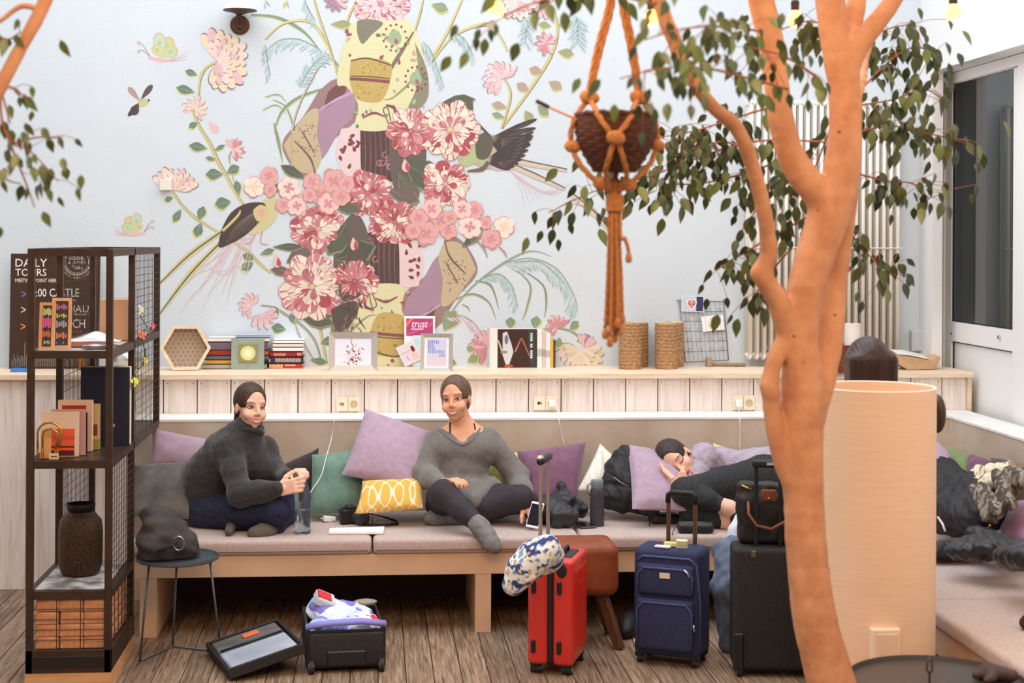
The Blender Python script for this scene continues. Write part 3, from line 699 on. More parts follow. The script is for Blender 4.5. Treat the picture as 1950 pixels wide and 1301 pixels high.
for r0, r1 in ((27, 24.2), (22.6, 21.4)):
    n = 40; vs = []
    for i in range(n):
        a = 2*math.pi*i/n; vs += [M @ Vector((cx+r*k_*math.cos(a), cy+r*k_*math.sin(a), .001)) for r in (r0, r1)]
    q.add(vs, [(2*i, 2*((i+1) % n), 2*((i+1) % n)+1, 2*i+1) for i in range(n)], (206, 190, 170))
T('GORDON', 128, 488, 157, 495); T("& JAMIE'S", 126, 497, 160, 504); T('TOURS', 133, 506, 154, 513)
s = 'Explore Munich & Beyond'
for i, ch in enumerate(s):
    if ch == ' ': continue
    a = math.radians(212+118*i/(len(s)-1)); Mr = M @ Matrix.Translation((cx+33.5*k_*math.cos(a), cy+33.5*k_*math.sin(a), .001)) @ Matrix.Rotation(a+math.pi/2, 4, 'Z')
    text_mb(q, ch, Mr, 3.0*k_ if ch not in 'il' else 1.1*k_, 4.2*k_, (206, 190, 170))
for i in range(46):        # chalk drawing of the town at the foot
    x = 22+i*3.4; h = 14+10*abs(math.sin(i*1.7))+(26 if i in (7, 24, 37) else 0); a = bpt(x, 700); quad(q, M, a[0], a[1], a[0]+1.0*k_, a[1]+h*k_, .001, (150, 138, 128)); quad(q, M, a[0], a[1]+h*k_*.6, a[0]+3*k_, a[1]+h*k_*.6+k_, .001, (150, 138, 128))
q.build('lettering', P_, sg).__setitem__('kind', 'stuff')
props(sheet('leaflet', 'blue leaflet on the countertop before the tour board', [tuple(onc(20, 709))[:2], tuple(onc(52, 709))[:2], tuple(onc(52, 702))[:2], tuple(onc(22, 702))[:2]], ZC+.001, .006, (70, 130, 200), 'leaflet'))
# bowl and candle holder behind the shelf
pc = onc(240, 703); bo = MB(); bo.lathe([(.04, 0), (.07, .012), (.085, .05), (.075, .09), (.05, .105), (.045, .104), (.07, .088), (.08, .05), (.066, .018), (.02, .01)], 28, pc+Vector((0, .06, 0)))
props(bo.build('metal_bowl', mat('brushed_silver', (200, 198, 198), .32, .9), None, True), 'round brushed silver bowl on the counter behind the steel shelf', 'bowl')
pc = onc(152, 706); q = MB(); q.lathe([(.02, 0), (.024, .01), (.016, .02), (.023, .034), (.016, .046), (.024, .06), (.018, .075), (.014, .075)], 18, pc+Vector((0, .05, 0)))
props(q.build('candle_holder', mat('copper', (206, 120, 70), .25, 1), None, True), 'small ribbed copper candle holder behind the steel shelf', 'candle holder')
# hexagonal box with a patterned back
hc = onc(353, 706); k = 1/ppm(hc); zc = hc.z+ (706-663)*k
hb = thing('hexagon_box', 'pale wooden hexagon box with a black maze-patterned back', 'box', hc)
def hexa(r, sx=1): return [(r*sx*math.cos(math.radians(60*i)), r*math.sin(math.radians(60*i))) for i in range(6)]
R0 = 48.5*k; R1 = 42*k; Mh = basis((hc.x, hc.y+.005, zc), (math.cos(.12), math.sin(.12), 0), (0, .05, 1)); q = MB()
o_, i_ = hexa(R0, .98), hexa(R1, .98); vs = []
for z in (0, -.085): vs += [Mh @ Vector((x, y, z)) for x, y in o_]+[Mh @ Vector((x, y, z)) for x, y in i_]
fs = []
for j in range(6): n_ = (j+1) % 6; fs += [(j, n_, 6+n_, 6+j), (12+n_, 12+j, 18+j, 18+n_), (j, 12+j, 12+n_, n_), (6+n_, 18+n_, 18+j, 6+j)]
q.add(vs, fs); q.build('frame', m_pine, hb)
q = MB(); q.col = (226, 208, 186); q.add([Mh @ Vector((x, y, -.07)) for x, y in i_], [tuple(range(6))]); q.build('back_panel', P_, hb)
q = MB(); st = 9.2*k
for a in range(-6, 7):
    for b in range(-6, 7):
        x = st*(a+b*.5)*1.0; y = st*b*.866
        if abs(x)/.98+abs(y)*.577 > R1*.9 or abs(y) > R1*.8: continue
        for r_, w_ in ((.48, .07), (.31, .06), (.12, .12)):
            pts = []; n = 6
            for j in range(n): aa = math.radians(60*j+30); pts += [Mh @ Vector((x+st*rr*math.cos(aa), y+st*rr*math.sin(aa), -.0692)) for rr in (r_+w_/2, r_-w_/2)]
            q.add(pts, [(2*j, 2*((j+1) % n), 2*((j+1) % n)+1, 2*j+1) for j in range(n)], (96, 74, 62))
q.build('pattern', P_, hb).__setitem__('kind', 'stuff')
# stacks of books lying flat (spines to the camera)
def flat_stack(xa, xb, ybase, specs, depth=.16):
    p = onc(xa, ybase); k = 1/ppm(p); z = ZC+.0005
    for (x0, x1, hpx, c, label, pages, marks) in specs:
        a = at(x0, ybase, p.y).x; b = at(x1, ybase, p.y).x; h = hpx*k
        o = thing('book', label, 'book', ((a+b)/2, p.y+depth/2, z), 'books lying in the counter stacks')
        q = MB(); q.col = c; t = min(.003, h*.2); yv = p.y+rnd.uniform(0, .008)
        q.box2((a, yv, z), (b, yv+t, z+h-.0004)); q.box2((a, yv, z), (b, yv+depth, z+t)); q.box2((a, yv, z+h-t-.0004), (b, yv+depth, z+h-.0004)); q.build('cover', P_, o)
        q = MB(); q.col = pages; q.box2((a+.003, yv+t, z+t), (b-.003, yv+depth-.003, z+h-t-.0005)); q.build('pages', P_, o)
        if marks:
            q = MB(); Mx = face((a, yv-.0006, z))
            for (u0, u1, v0, v1, cc, n) in marks:
                for j in range(n): uu = u0+(u1-u0)*j/n; quad(q, Mx, uu*(b-a), v0*h, (uu+(u1-u0)/n*.7)*(b-a), (v1-.1*((j*3) % 2))*h, .0001, cc)
            q.build('spine_marks', P_, o).__setitem__('kind', 'stuff')
        z += h
PG = (236, 230, 218)
flat_stack(386, 515, 703, [
    (384, 508, 9, (176, 176, 160), 'thin greenish grey book at the bottom of the left book stack', PG, None),
    (392, 500, 8.5, (214, 168, 60), 'yellow book second from the bottom of the left book stack', PG, None),
    (388, 512, 8, (104, 100, 110), 'slate grey book in the middle of the left book stack', PG, None),
    (390, 512, 10, (150, 56, 46), 'brick red book in the left book stack', PG, [(.9, .99, .2, .8, (226, 120, 70), 2)]),
    (392, 510, 16, (112, 98, 108), 'thick dusty purple book near the top of the left book stack', PG, [(.92, .98, .3, .7, (96, 80, 140), 1)]),
    (394, 512, 8, (236, 226, 228), 'white book second from the top of the left book stack', PG, None),
    (448, 514, 4.5, (176, 190, 214), 'thin light blue book on top of the left book stack', PG, None)])
flat_stack(511, 577, 702, [
    (512, 576, 9, (186, 60, 48), 'red paperback with cream letters at the bottom of the right book stack', PG, [(.02, .42, .1, .9, (246, 206, 140), 7), (.48, .8, .55, .85, (250, 220, 190), 10)]),
    (511, 578, 13, (64, 50, 70), 'dark purple paperback with pale letters in the right book stack', PG, [(.02, .06, .3, .7, (220, 214, 220), 1), (.2, .93, .25, .85, (196, 178, 170), 14)]),
    (514, 576, 10, (152, 44, 48), 'crimson paperback below the white books', PG, [(.12, .5, .2, .75, (226, 150, 120), 8), (.84, .96, .25, .8, (236, 170, 150), 3)]),
    (519, 577, 8.5, (246, 244, 240), 'lower white book of the right book stack', PG, None),
    (519, 577, 7, (240, 222, 216), 'pinkish white book of the right book stack', PG, None),
    (520, 577, 6.5, (250, 250, 250), 'bright white book on top of the right book stack', PG, None)])
# framed green tile
def frame(name, label, M, w, h, b, dep, mf, picture, cat='picture frame', lip=.006):
    o = thing(name, label, cat, M @ Vector((w/2, 0, -dep/2))); q = MB()
    O = [(0, 0), (w, 0), (w, h), (0, h)]; I = [(b, b), (w-b, b), (w-b, h-b), (b, h-b)]
    vs = [M @ Vector((x, y, 0)) for x, y in O]+[M @ Vector((x, y, -lip)) for x, y in I]+[M @ Vector((x, y, -dep)) for x, y in O]+[M @ Vector((x, y, -dep)) for x, y in I]
    for j in range(4):
        n_ = (j+1) % 4; q.add([vs[j], vs[n_], vs[4+n_], vs[4+j], vs[8+j], vs[8+n_], vs[12+n_], vs[12+j]], [(0, 1, 2, 3), (0, 4, 5, 1), (3, 2, 6, 7), (5, 4, 7, 6)])
    q.build('frame', mf, o)
    q = MB(M); q.col = (240, 240, 244); q.box2((b, b, -dep+.001), (w-b, h-b, -lip-.004)); q.build('mount', P_, o)
    q = MB(); picture(q, M @ Matrix.Translation((b, b, -lip-.0035)), w-2*b, h-2*b); q.build('picture', P_, o)
    return o
def fpx(x0, x1, y0, y1, yb_off=0):
    p = onc(x0, y1); k = 1/ppm(p); return p, (x1-x0)*k, (y1-y0)*k
p, w_, h_ = fpx(440, 502, 644, 704); k = 1/ppm(p); M = face(p, 0, 4)
gt = thing('tile_panel', 'sage green panel with a small glazed tile in its centre', 'wall art', p+Vector((w_/2, 0, 0)))
q = MB(M); q.box2((0, 0, -.022), (w_, h_, 0), b=.001); q.build('panel', mat('sage', (152, 166, 154), .7, c2=(140, 154, 146), scale=9), gt)
q = MB(M); q.box2((w_*.23, h_*.24, .0), (w_*.79, h_*.8, .008), b=.0015); q.build('tile', mat('tile_edge', (150, 140, 84), .3), gt)
q = MB(); disc(q, M, w_*.51, h_*.52, w_*.23, h_*.23, .0083, (206, 214, 150), 20); disc(q, M, w_*.51, h_*.52, w_*.14, h_*.14, .0085, (226, 228, 186), 20); disc(q, M, w_*.51, h_*.52, w_*.06, h_*.06, .0087, (236, 238, 214), 14); q.build('glaze', P_, gt)
m_silver = mat('silver_frame', (186, 182, 178), .35, .35)
def pic_bouquet(q, M, w, h):
    quad(q, M, 0, 0, w, h, .0003, (222, 226, 240)); r = random.Random(3)
    for i in range(70):
        g = r.gauss(0, .13), r.gauss(-.18, .16); c = r.choice([(176, 60, 84), (206, 110, 124), (120, 50, 60), (226, 176, 170), (90, 70, 70), (230, 190, 180)])
        s = r.uniform(.012, .035); x, y = .5+g[0], .5+g[1]
        if .04 < x < .96 and .04 < y < .96: disc(q, M, x*w, y*h, s*w, s*w*r.uniform(.5, 1), .0005+i*1e-5, c, 6, r.random()*3)
    for i in range(14): t = i/13; disc(q, M, (.47+.03*math.sin(t*6))*w, (.6+.36*t)*h, .02*w*(1-t*.4), .025*w, .0008+i*1e-5, (196, 130, 110) if i % 2 else (190, 170, 90), 6)
    for i in range(26): disc(q, M, r.uniform(.06, .94)*w, r.uniform(.1, .9)*h, .01*w, .005*w, .0007, r.choice([(206, 140, 150), (150, 160, 170)]), 5, r.random()*3)
p, w_, h_ = fpx(626, 718, 633, 707); frame('picture_frame', 'wide silver picture frame with a red flower print', face(p, 0, 7), w_, h_, .034, .024, m_silver, pic_bouquet)
def pic_note(q, M, w, h):
    quad(q, M, w*.1, h*.06, w*.9, h*.94, .0003, (206, 206, 232)); quad(q, M, w*.1, h*.06, w*.9, h*.4, .0004, (214, 200, 216))
    r = random.Random(5); rows = [(.16, .62, .8), (.16, .4, .7), (.16, .46, .6), (.16, .84, .48), (.62, .86, .36)]
    for a, b, y in rows:
        n = max(3, int((b-a)*14))
        for j in range(n): x = a+(b-a)*j/n; quad(q, M, x*w, (y-.02*r.random())*h, (x+.04)*w, (y+.085+.02*r.random())*h, .0006, (120, 140, 206))
p, w_, h_ = fpx(800, 861, 635, 707); frame('picture_frame', 'narrow silver picture frame with blue lettering on lilac paper', face(p, -9, 7), w_, h_, .021, .03, m_silver, pic_note)
# cards behind the narrow frame
def card(name, label, M, w, h, base, draw, cat='card', t=.002):
    o = thing(name, label, cat, M @ Vector((w/2, 0, 0))); q = MB(M); q.col = base; q.box2((0, 0, -t), (w, h, 0)); q.build('paper', P_, o)
    q = MB(); draw(q, M, w, h); q.build('print', P_, o); return o
def d_trust(q, M, w, h):
    quad(q, M, w*.06, h*.12, w*.94, h*.9, .0004, (176, 64, 120)); poly(q, M, [(w*.06, h*.5), (w*.3, h*.9), (w*.2, h*.9), (w*.06, h*.7)], .0006, (232, 110, 96)); poly(q, M, [(w*.06, h*.2), (w*.94, h*.75), (w*.94, h*.62), (w*.06, h*.12)], .0006, (206, 84, 130))
    text_mb(q, 'trust', M @ Matrix.Translation((w*.22, h*.5, .001)) @ Matrix(((1, .2, 0, 0), (0, 1, 0, 0), (0, 0, 1, 0), (0, 0, 0, 1))), w*.52, h*.26, (250, 244, 246)); quad(q, M, w*.22, h*.41, w*.62, h*.445, .0008, (246, 226, 236))
p = onc(772, 700); k = 1/ppm(p); pt = Vector((at(770, 640, p.y+.05).x, p.y+.06, ZC)); card('postcard', 'magenta card reading trust behind the silver frames', face(pt, 0, 6), 59*k, 97*k, (244, 240, 244), lambda q, M, w, h: d_trust(q, M @ Matrix.Translation((0, h*.55, 0)), w, h*.45), 'card')
def d_photo(q, M, w, h):
    quad(q, M, w*.05, h*.05, w*.95, h*.95, .0004, (222, 206, 214)); disc(q, M, w*.78, h*.62, w*.1, h*.16, .0006, (110, 44, 60)); quad(q, M, w*.1, h*.6, w*.6, h*.62, .0006, (130, 130, 150)); quad(q, M, w*.6, h*.1, w*.92, h*.45, .0005, (240, 196, 180)); quad(q, M, w*.3, h*.2, w*.36, h*.45, .0006, (150, 170, 216))
p = onc(778, 700); k = 1/ppm(p); card('postcard', 'pale pink card standing tilted on its corner beside the frames', face((at(772, 688, p.y+.02).x, p.y+.03, ZC+.001), 0, 6) @ Matrix.Rotation(math.radians(27), 4, 'Z'), 36*k, 40*k, (236, 226, 230), d_photo)
p = onc(793, 700); card('postcard', 'light blue heart-edged card tucked beside the narrow silver frame', face((at(786, 660, p.y+.03).x, p.y+.042, ZC+.001), 0, 6), 17*k, 60*k, (206, 222, 228), lambda q, M, w, h: disc(q, M, w*.5, h*.8, w*.4, h*.12, .0006, (180, 214, 222)))
# big photo book and upright books
p = onc(933, 701); k = 1/ppm(p); Mb = face(p, 3, 1); wB, hB = 90*k, 75*k
flat_cover(Mb, wB, hB, .05, (240, 226, 222), [('q', .16, .005, 1, .985, (62, 40, 36)), ('p', [(.16, .7), (.19, .7), (.42, .005), (.36, .005)], (206, 180, 166)), ('p', [(.27, .42), (.27, .88), (.36, .93), (.46, .6), (.5, .4), (.4, .05), (.33, .1)], (206, 206, 214)), ('d', .35, .72, .04, .12, (110, 112, 126)), ('d', .3, .4, .08, .035, (140, 136, 120)), ('p', [(.52, .42), (.66, .76), (.68, .76), (.55, .4)], (196, 120, 96)), ('p', [(.66, .76), (.69, .76), (.9, .2), (.87, .2)], (176, 100, 84)), ('p', [(.86, .005), (.8, .98), (.995, .98), (.995, .005)], (58, 62, 60)), ('d', .4, .05, .1, .04, (176, 84, 60))]+[('q', .86, .24+.055*j, .91, .24+.055*j+.04, (214, 222, 218)) for j in range(12) if j not in (4, 7)], 'large dark photo book standing with its cover to the front', 'photo_book', 'book')
xx = p.x+wB*1.0+.002
for wd, hh, c, lab in ((9, 73, (238, 230, 226), 'white softcover book beside the dark photo book'), (7, 70, (206, 196, 184), 'beige softcover book among the upright books'), (8, 66, (232, 226, 238), 'pale lilac softcover book among the upright books'), (5.5, 55, (226, 178, 40), 'yellow thin book among the upright books'), (4, 53, (70, 62, 70), 'thin charcoal book at the right end of the upright books')):
    book(TM((xx, p.y+.004, ZC+.0005)), wd*k, hh*k, .15, c, lab, 'upright books on the counter', stripe=[(.3, .5, tuple(int(v*.8) for v in c))] if hh > 60 else None); xx += wd*k+.0012
# four woven cylinders
m_sea = mat('seagrass', (150, 112, 78), .85, c2=(196, 154, 112), scale=45, detail=4, stretch=(1, 1, 2.2), bump=.6, bscale=70)
def woven(c, r, h, label):
    o = thing('woven_pot', label, 'basket', c, 'woven seagrass pots on the counter'); q = MB(); rows = 13; n = 30; R = []
    for i in range(rows*4+1):
        z = h*i/(rows*4); R.append([])
        for j in range(n): a = 2*math.pi*j/n; rr = r-.003+.004*abs(math.sin(math.pi*i/4))+.0018*math.sin(j*2.09+(i//4)*2.6); R[-1].append((c[0]+rr*math.cos(a), c[1]+rr*math.sin(a), c[2]+z))
    R += [[(c[0]+(r-.014)*math.cos(2*math.pi*j/n), c[1]+(r-.014)*math.sin(2*math.pi*j/n), c[2]+z) for j in range(n)] for z in (h, h-.05)]
    q.grid(R, closed=True); q.f.append(tuple(len(q.v)-n+j for j in range(n))); q.c.append(None); q.build('weave', m_sea, o, 60)
    q = MB(); q.tube([(c[0]+(r-.005)*math.cos(2*math.pi*j/24), c[1]+(r-.005)*math.sin(2*math.pi*j/24), c[2]+h+.002*math.sin(j)) for j in range(24)], .004, 6, True); q.build('rim', mat('rim_fibre', (206, 190, 170), .8), o, True)
for x0, x1, yb_, yt, dy, lab in ((1178, 1222, 703, 613, 0, 'woven seagrass pot under the rope tassel, front one of the left pair'), (1190, 1234, 698, 612, .14, 'woven seagrass pot behind the one under the rope tassel'), (1247, 1291, 703, 614, 0, 'woven seagrass pot before the wire card holder, front one of the right pair'), (1258, 1302, 698, 612, .14, 'woven seagrass pot rearmost beside the wire card holder')):
    pf = onc((x0+x1)/2, yb_); k = 1/ppm(pf); r = (x1-x0)/2*k; cy = -r-.006-(.152 if dy == 0 else 0)
    cxx = at((x0+x1)/2, 660, cy).x
    woven(Vector((cxx, min(cy, -r-.004), ZC+.0005)), r, (yb_-yt)*k*.98, lab)
# wire card holder
p = onc(1300, 696); Yw = -.06; wc = thing('wire_card_holder', 'wire memo rack leaning on the wall beside the woven pots', 'card rack', (at(1340, 690, Yw).x, Yw, ZC)); m_w = mat('grey_wire', (120, 122, 128), .4, .7)
def wp(x, y): return at(x, y, -.01+(-.02)*(y-570)/125)
q = MB(); q.tube([wp(1294, 573), wp(1305, 690)], .0035, 6); q.tube([wp(1378, 570), wp(1387, 685)], .0035, 6); q.tube([wp(1288, 572), wp(1384, 575)], .003, 6); q.tube([wp(1305, 690), wp(1388, 686)], .003, 6); q.build('outer_frame', m_w, wc, True).__setitem__('kind', 'stuff')
q = MB()
for j in range(5):
    t = (j+1)/6; ya = 573+117*t; yb_ = 575+111*t; xa_ = 1294+11*t; xb_ = 1378+9*t; q.tube([wp(xa_, ya), wp(xb_, yb_)], .0018, 5)
    for c in range(4):
        u = (c+.5)/4; x = xa_+(xb_-xa_)*u; y = ya+(yb_-ya)*u; q.tube([wp(x+3.6*math.cos(a), y-3+3.6*math.sin(a))+Vector((0, -.004, 0)) for a in (2*math.pi*i/10 for i in range(10))], .0013, 4, True)
for j in range(9): u = (j+1)/10; q.tube([wp(1294+84*u, 573+2*u), wp(1305+82*u, 690-4*u)], .001, 4)
q.build('inner_wires', m_w, wc, True).__setitem__('kind', 'stuff')
def d_heart(q, M, w, h):
    quad(q, M, w*.03, h*.05, w*.97, h*.97, .0003, (190, 210, 224)); quad(q, M, w*.66, h*.05, w*.97, h*.97, .0004, (58, 56, 96))
    for s_, c, z in ((.5, (232, 230, 240), .0006), (.36, (206, 90, 104), .0008), (.24, (236, 176, 150), .001)):
        pts = [(w*.45+s_*w*.62*(math.sin(t)**3)*.75, h*.5+s_*h*1.0*(13*math.cos(t)-5*math.cos(2*t)-2*math.cos(3*t)-math.cos(4*t))/17*.95) for t in (2*math.pi*i/28 for i in range(28))]; poly(q, M, pts[::-1], z, c)
    quad(q, M, w*.3, h*.46, w*.6, h*.52, .0012, (110, 60, 60))
kk = 1/ppm(at(1320, 580, -.03)); a = wp(1297, 593)+Vector((0, -.008, 0)); card('postcard', 'blue postcard with a red heart clipped to the wire rack', face(a, 0, 2) @ Matrix.Rotation(math.radians(-2), 4, 'Z'), 43*kk, 30*kk, (240, 240, 244), d_heart)
def d_orange(q, M, w, h):
    quad(q, M, w*.16, h*.0, w*.18, h, .0004, (190, 186, 200)); quad(q, M, w*.84, 0, w*.86, h, .0004, (190, 186, 200)); disc(q, M, w*.52, h*.5, w*.24, h*.38, .0006, (246, 196, 120)); disc(q, M, w*.44, h*.36, w*.1, h*.18, .0008, (236, 156, 70)); disc(q, M, w*.4, h*.62, w*.12, h*.18, .001, (226, 232, 230)); disc(q, M, w*.62, h*.56, w*.1, h*.22, .0009, (250, 210, 140))
a = wp(1338, 632)+Vector((0, -.008, 0)); card('postcard', 'white postcard with an orange drawing clipped lower on the wire rack', face(a, 0, 2) @ Matrix.Rotation(math.radians(6), 4, 'Z'), 42*kk, 29*kk, (244, 240, 248), d_orange)
# mallet
a = onc(1347, 697); b = onc(1415, 697); ml = thing('mallet', 'small wooden mallet lying on the counter before the wire rack', 'mallet', a); k = 1/ppm(a)
q = MB(); q.cyl((a.x, a.y-.04, ZC+.0145), (b.x, a.y-.07, ZC+.012), .012, .0115, 12); q.build('handle', mat('old_wood', (136, 110, 92), .6, c2=(160, 134, 112), scale=20), ml, 40)
q = MB(); q.box((a.x, a.y-.04, ZC+.028), (.03, .07, .055), b=.004); q.build('head', mat('mallet_head', (176, 160, 140), .55, c2=(150, 132, 112), scale=20), ml)
# basket with paper rolls, paper bag
a = onc(1602, 712); k = 1/ppm(a); bkx = thing('wicker_basket', 'reddish brown wicker basket on the counter behind the ficus trunk', 'basket', (a.x, a.y+.1, ZC)); m_wick = mat('red_wicker', (150, 76, 44), .5, c2=(110, 50, 30), scale=70, detail=3, stretch=(1, 1, 3), bump=.7, bscale=90)
def oval_basket(o, c, rx, ry, h, m, rows=9, taper=.9, n=40):
    R = []
    for i in range(rows*4+1):
        t = i/(rows*4); s = taper+(1-taper)*t; R.append([(c[0]+(rx*s+.003*abs(math.sin(math.pi*i/4))+.002*math.sin(j*1.57+(i//4)*3.1))*math.cos(2*math.pi*j/n), c[1]+(ry*s+.003*abs(math.sin(math.pi*i/4))+.002*math.sin(j*1.57+(i//4)*3.1))*math.sin(2*math.pi*j/n), c[2]+h*t) for j in range(n)])
    R += [[(c[0]+(rx-.012)*s*math.cos(2*math.pi*j/n), c[1]+(ry-.012)*s*math.sin(2*math.pi*j/n), c[2]+z) for j in range(n)] for s, z in ((1, h), (taper, .012))]
    q = MB(); q.grid(R, closed=True); q.f.append(tuple(len(q.v)-n+j for j in range(n))); q.c.append(None); q.build('weave', m, o, 60)
    q = MB(); q.tube([(c[0]+(rx-.003)*math.cos(2*math.pi*j/n), c[1]+(ry-.003)*math.sin(2*math.pi*j/n), c[2]+h) for j in range(n)], .007, 6, True); q.build('rim', m, o, True)
oval_basket(bkx, (a.x, a.y+.1, ZC+.0005), 52*k, .1, 52*k, m_wick)
m_paper = mat('white_paper', (240, 234, 226), .8, c2=(228, 220, 210), scale=7)
for x, y1, rr, lab in ((1571, 612, 18, 'white paper roll at the left in the wicker basket'), (1592, 616, 18, 'white paper roll in the middle of the wicker basket'), (1637, 616, 28, 'white paper roll by the dark hair in the wicker basket')):
    c = at(x if x < 1630 else 1621, 700, a.y+.1); h = at(x, y1, a.y+.1).z-ZC-.02; q = MB(); c = Vector((c.x, a.y+.1+(.035 if x == 1592 else -.02), ZC+.02)); r = rr*k*(.6 if rr < 20 else .56)
    q.lathe([(r*.35, h-.02), (r*.35, h), (r, h), (r*1.02, h*.5), (r, 0), (r*.35, 0)], 22, c, cap=False); props(q.build('paper_roll', m_paper, None, 40), lab, 'paper roll', 'paper rolls in the basket')
a = onc(1745, 705); k = 1/ppm(a); pg = thing('paper_bag', 'crumpled brown paper bag lying on the counter beside the door', 'paper bag', a)
L_ = lambda x, y, yy: at(x, y, a.y+yy)
q = MB(); f0 = [L_(1706, 690, 0), L_(1728, 704, 0), L_(1780, 703, 0), L_(1792, 681, 0), L_(1770, 686, 0), L_(1733, 679, 0), L_(1708, 676, 0)]
f1 = [Vector((v.x+.01, v.y+.16, max(ZC+.002, v.z-(.0 if i < 3 else -.012)))) for i, v in enumerate(f0)]
for v in f0: v.z = max(v.z, ZC+.002)
q.add(f0+f1, [tuple(range(7)), tuple(range(7, 14))[::-1]]+[(i, 7+i, 7+(i+1) % 7, (i+1) % 7) for i in range(7)]); q.build('bag', mat('kraft_bag', (206, 172, 136), .85, c2=(190, 152, 114), scale=12, bump=.4, bscale=14), pg, fix=True)
q = MB(); q.add([f0[6]+Vector((0, -.003, .004)), f0[5]+Vector((0, -.003, .006)), f0[4]+Vector((0, -.003, .004)), f1[4]+Vector((0, 0, .012)), f1[5]+Vector((0, 0, .016)), f1[6]+Vector((0, 0, .01))], [(0, 1, 4, 5), (1, 2, 3, 4)]); q.build('inner_sheet', m_paper, pg)
# wall fittings
a = at(430, 20, -.12); sl = thing('wall_lamp', 'dark bronze wall lamp with a round disc shade', 'wall lamp', at(457, 46, -.0)); k = 1/ppm(at(457, 46, 0)); c = at(457, 48, -.001); m_br = mat('bronze', (84, 58, 44), .45, .5)
q = MB(); q.lathe([(.058, 0), (.058, .012), (.048, .022), (.0, .022)], 28, c, (0, -1, 0), cap=False); q.build('mount', m_br, sl, 40)
q = MB(); q.box2((c.x-.014, c.y-.05, c.z-.025), (c.x+.014, c.y-.02, c.z+.02), b=.003); q.tube([c+Vector((0, -.035, 0)), c+Vector((0, -.06, .03)), c+Vector((0, -.075, .09))], .017, 12); q.build('arm', m_br, sl, 40)
q = MB(); cz = at(458, 22, -.08); q.lathe([(.018, 0), (.05, .012), (.1, .022), (.1, .026), (.05, .026), (.0, .026)], 30, Vector((cz.x, -.112, cz.z-.022)), cap=False); q.build('shade', m_br, sl, 40)
q = MB(); q.lathe([(.088, .026), (.09, .05), (.06, .075), (0, .08)], 30, Vector((cz.x, -.112, cz.z-.022)), cap=False); q.build('diffuser', mat('opal', (245, 246, 250), .4), sl, True)
a = at(305, 363, 0); b = at(328, 341, 0); q = MB(); q.box2((a.x, -.035, a.z), (b.x, -.0005, b.z), b=.004); props(q.build('thermostat', mat('ivory', (226, 222, 208), .5), None), 'small ivory thermostat box on the wall by a painted flower', 'thermostat')
a = at(1731, 668, 0); b = at(1752, 629, 0); q = MB(); sb = thing('switch_box', 'grey surface mounted switch box in the wall corner by the radiator', 'switch', ((a.x+b.x)/2, -.02, a.z)); q.box2((a.x, -.05, max(a.z, ZC+.01)), (b.x-.004, -.0005, b.z), b=.004); q.build('housing', mat('switch_grey', (196, 204, 206), .5), sb); q = MB(); q.box2((b.x-.004, -.04, a.z+.05), (b.x+.003, -.018, a.z+.075)); q.build('rocker', MATS['gasket_black'], sb)
# sockets
m_iv = mat('socket_ivory', (238, 226, 200), .4); m_dk = MATS['gasket_black']; m_cab = mat('white_cable', (240, 238, 234), .45)
def socket(x0, x1, y0, y1, label, usb, plug):
    yv = YB+.001; a = at(x0, y1, yv); b = at(x1, y0, yv); o = thing('socket', label, 'socket', (a.x, yv, a.z), 'sockets in the boarding'); mid = (a.x+b.x)/2; zc = (a.z+b.z)/2; h = (b.z-a.z)
    for s in (0, 1):
        xa_, xb_ = (a.x, mid-.001) if s == 0 else (mid+.001, b.x); q = MB(); q.box2((xa_, yv-.012, a.z), (xb_, yv, b.z), b=.002); pl = q.build('plate', m_iv, o); cx = (xa_+xb_)/2
        if s == usb:
            q = MB(); q.box2((cx-.012, yv-.0135, zc-.008), (cx+.004, yv-.0119, zc+.008)); q.box2((cx+.008, yv-.0135, zc-.008), (cx+.012, yv-.0119, zc+.008)); q.build('usb_slot', m_dk, pl).__setitem__('kind', 'stuff')
        else:
            q = MB(); q.lathe([(.021, .0), (.0215, .003), (.018, .003), (.018, .0), (.0, .0)], 24, (cx, yv-.0122, zc), (0, -1, 0), cap=False); q.build('outlet', mat('socket_inner', (206, 184, 146), .5), pl, 40)
        if s == plug:
            q = MB(); q.box2((cx-.018, yv-.052, zc-.02), (cx+.018, yv-.0125, zc+.022), b=.005); q.build('plug', m_cab, pl)
    return a, b
socket(640, 685, 756, 783, 'ivory double socket left of the tall lilac pillow', 0, -1)
socket(1016, 1061, 754, 781, 'ivory double socket with a white charger above the purple pillow', 0, 1)
socket(1394, 1436, 753, 781, 'ivory double socket with a white plug above the sleeping woman', -1, 0)
socket(220, 264, 757, 784, 'ivory double socket seen behind the steel shelf', -1, -1)
def cable(label, pts, r=.0022, m=m_cab, name='charging_cable', cat='cable'):
    P = [Vector(p) for p in pts]; out = []
    for i in range(len(P)-1):
        p0, p1, p2, p3 = P[max(i-1, 0)], P[i], P[i+1], P[min(i+2, len(P)-1)]
        for j in range(6):
            t = j/6; out.append(.5*((2*p1)+(p2-p0)*t+(2*p0-5*p1+4*p2-p3)*t*t+(3*p1-p0-3*p2+p3)*t**3))
    out.append(P[-1]); return props(MB().tube(out, r, 6).build(name, m, None, True), label, cat)
cable('white cable from the ledge down to the bottle by the turtleneck woman', [at(650, 768, YB-.016), at(643, 786, -.6), at(637, 799, YS-.008), at(632, 832, -.835), at(622, 868, -1.06), at(612, 905, -1.2), at(596, 930, -1.34), at(586, 948, -1.42)])
cable('white cable hanging from the charger above the purple pillow', [at(1054, 765, YB-.055), at(1062, 778, -.65), at(1064, 798, YS-.008), at(1070, 830, -.83), at(1074, 845, -.84)])
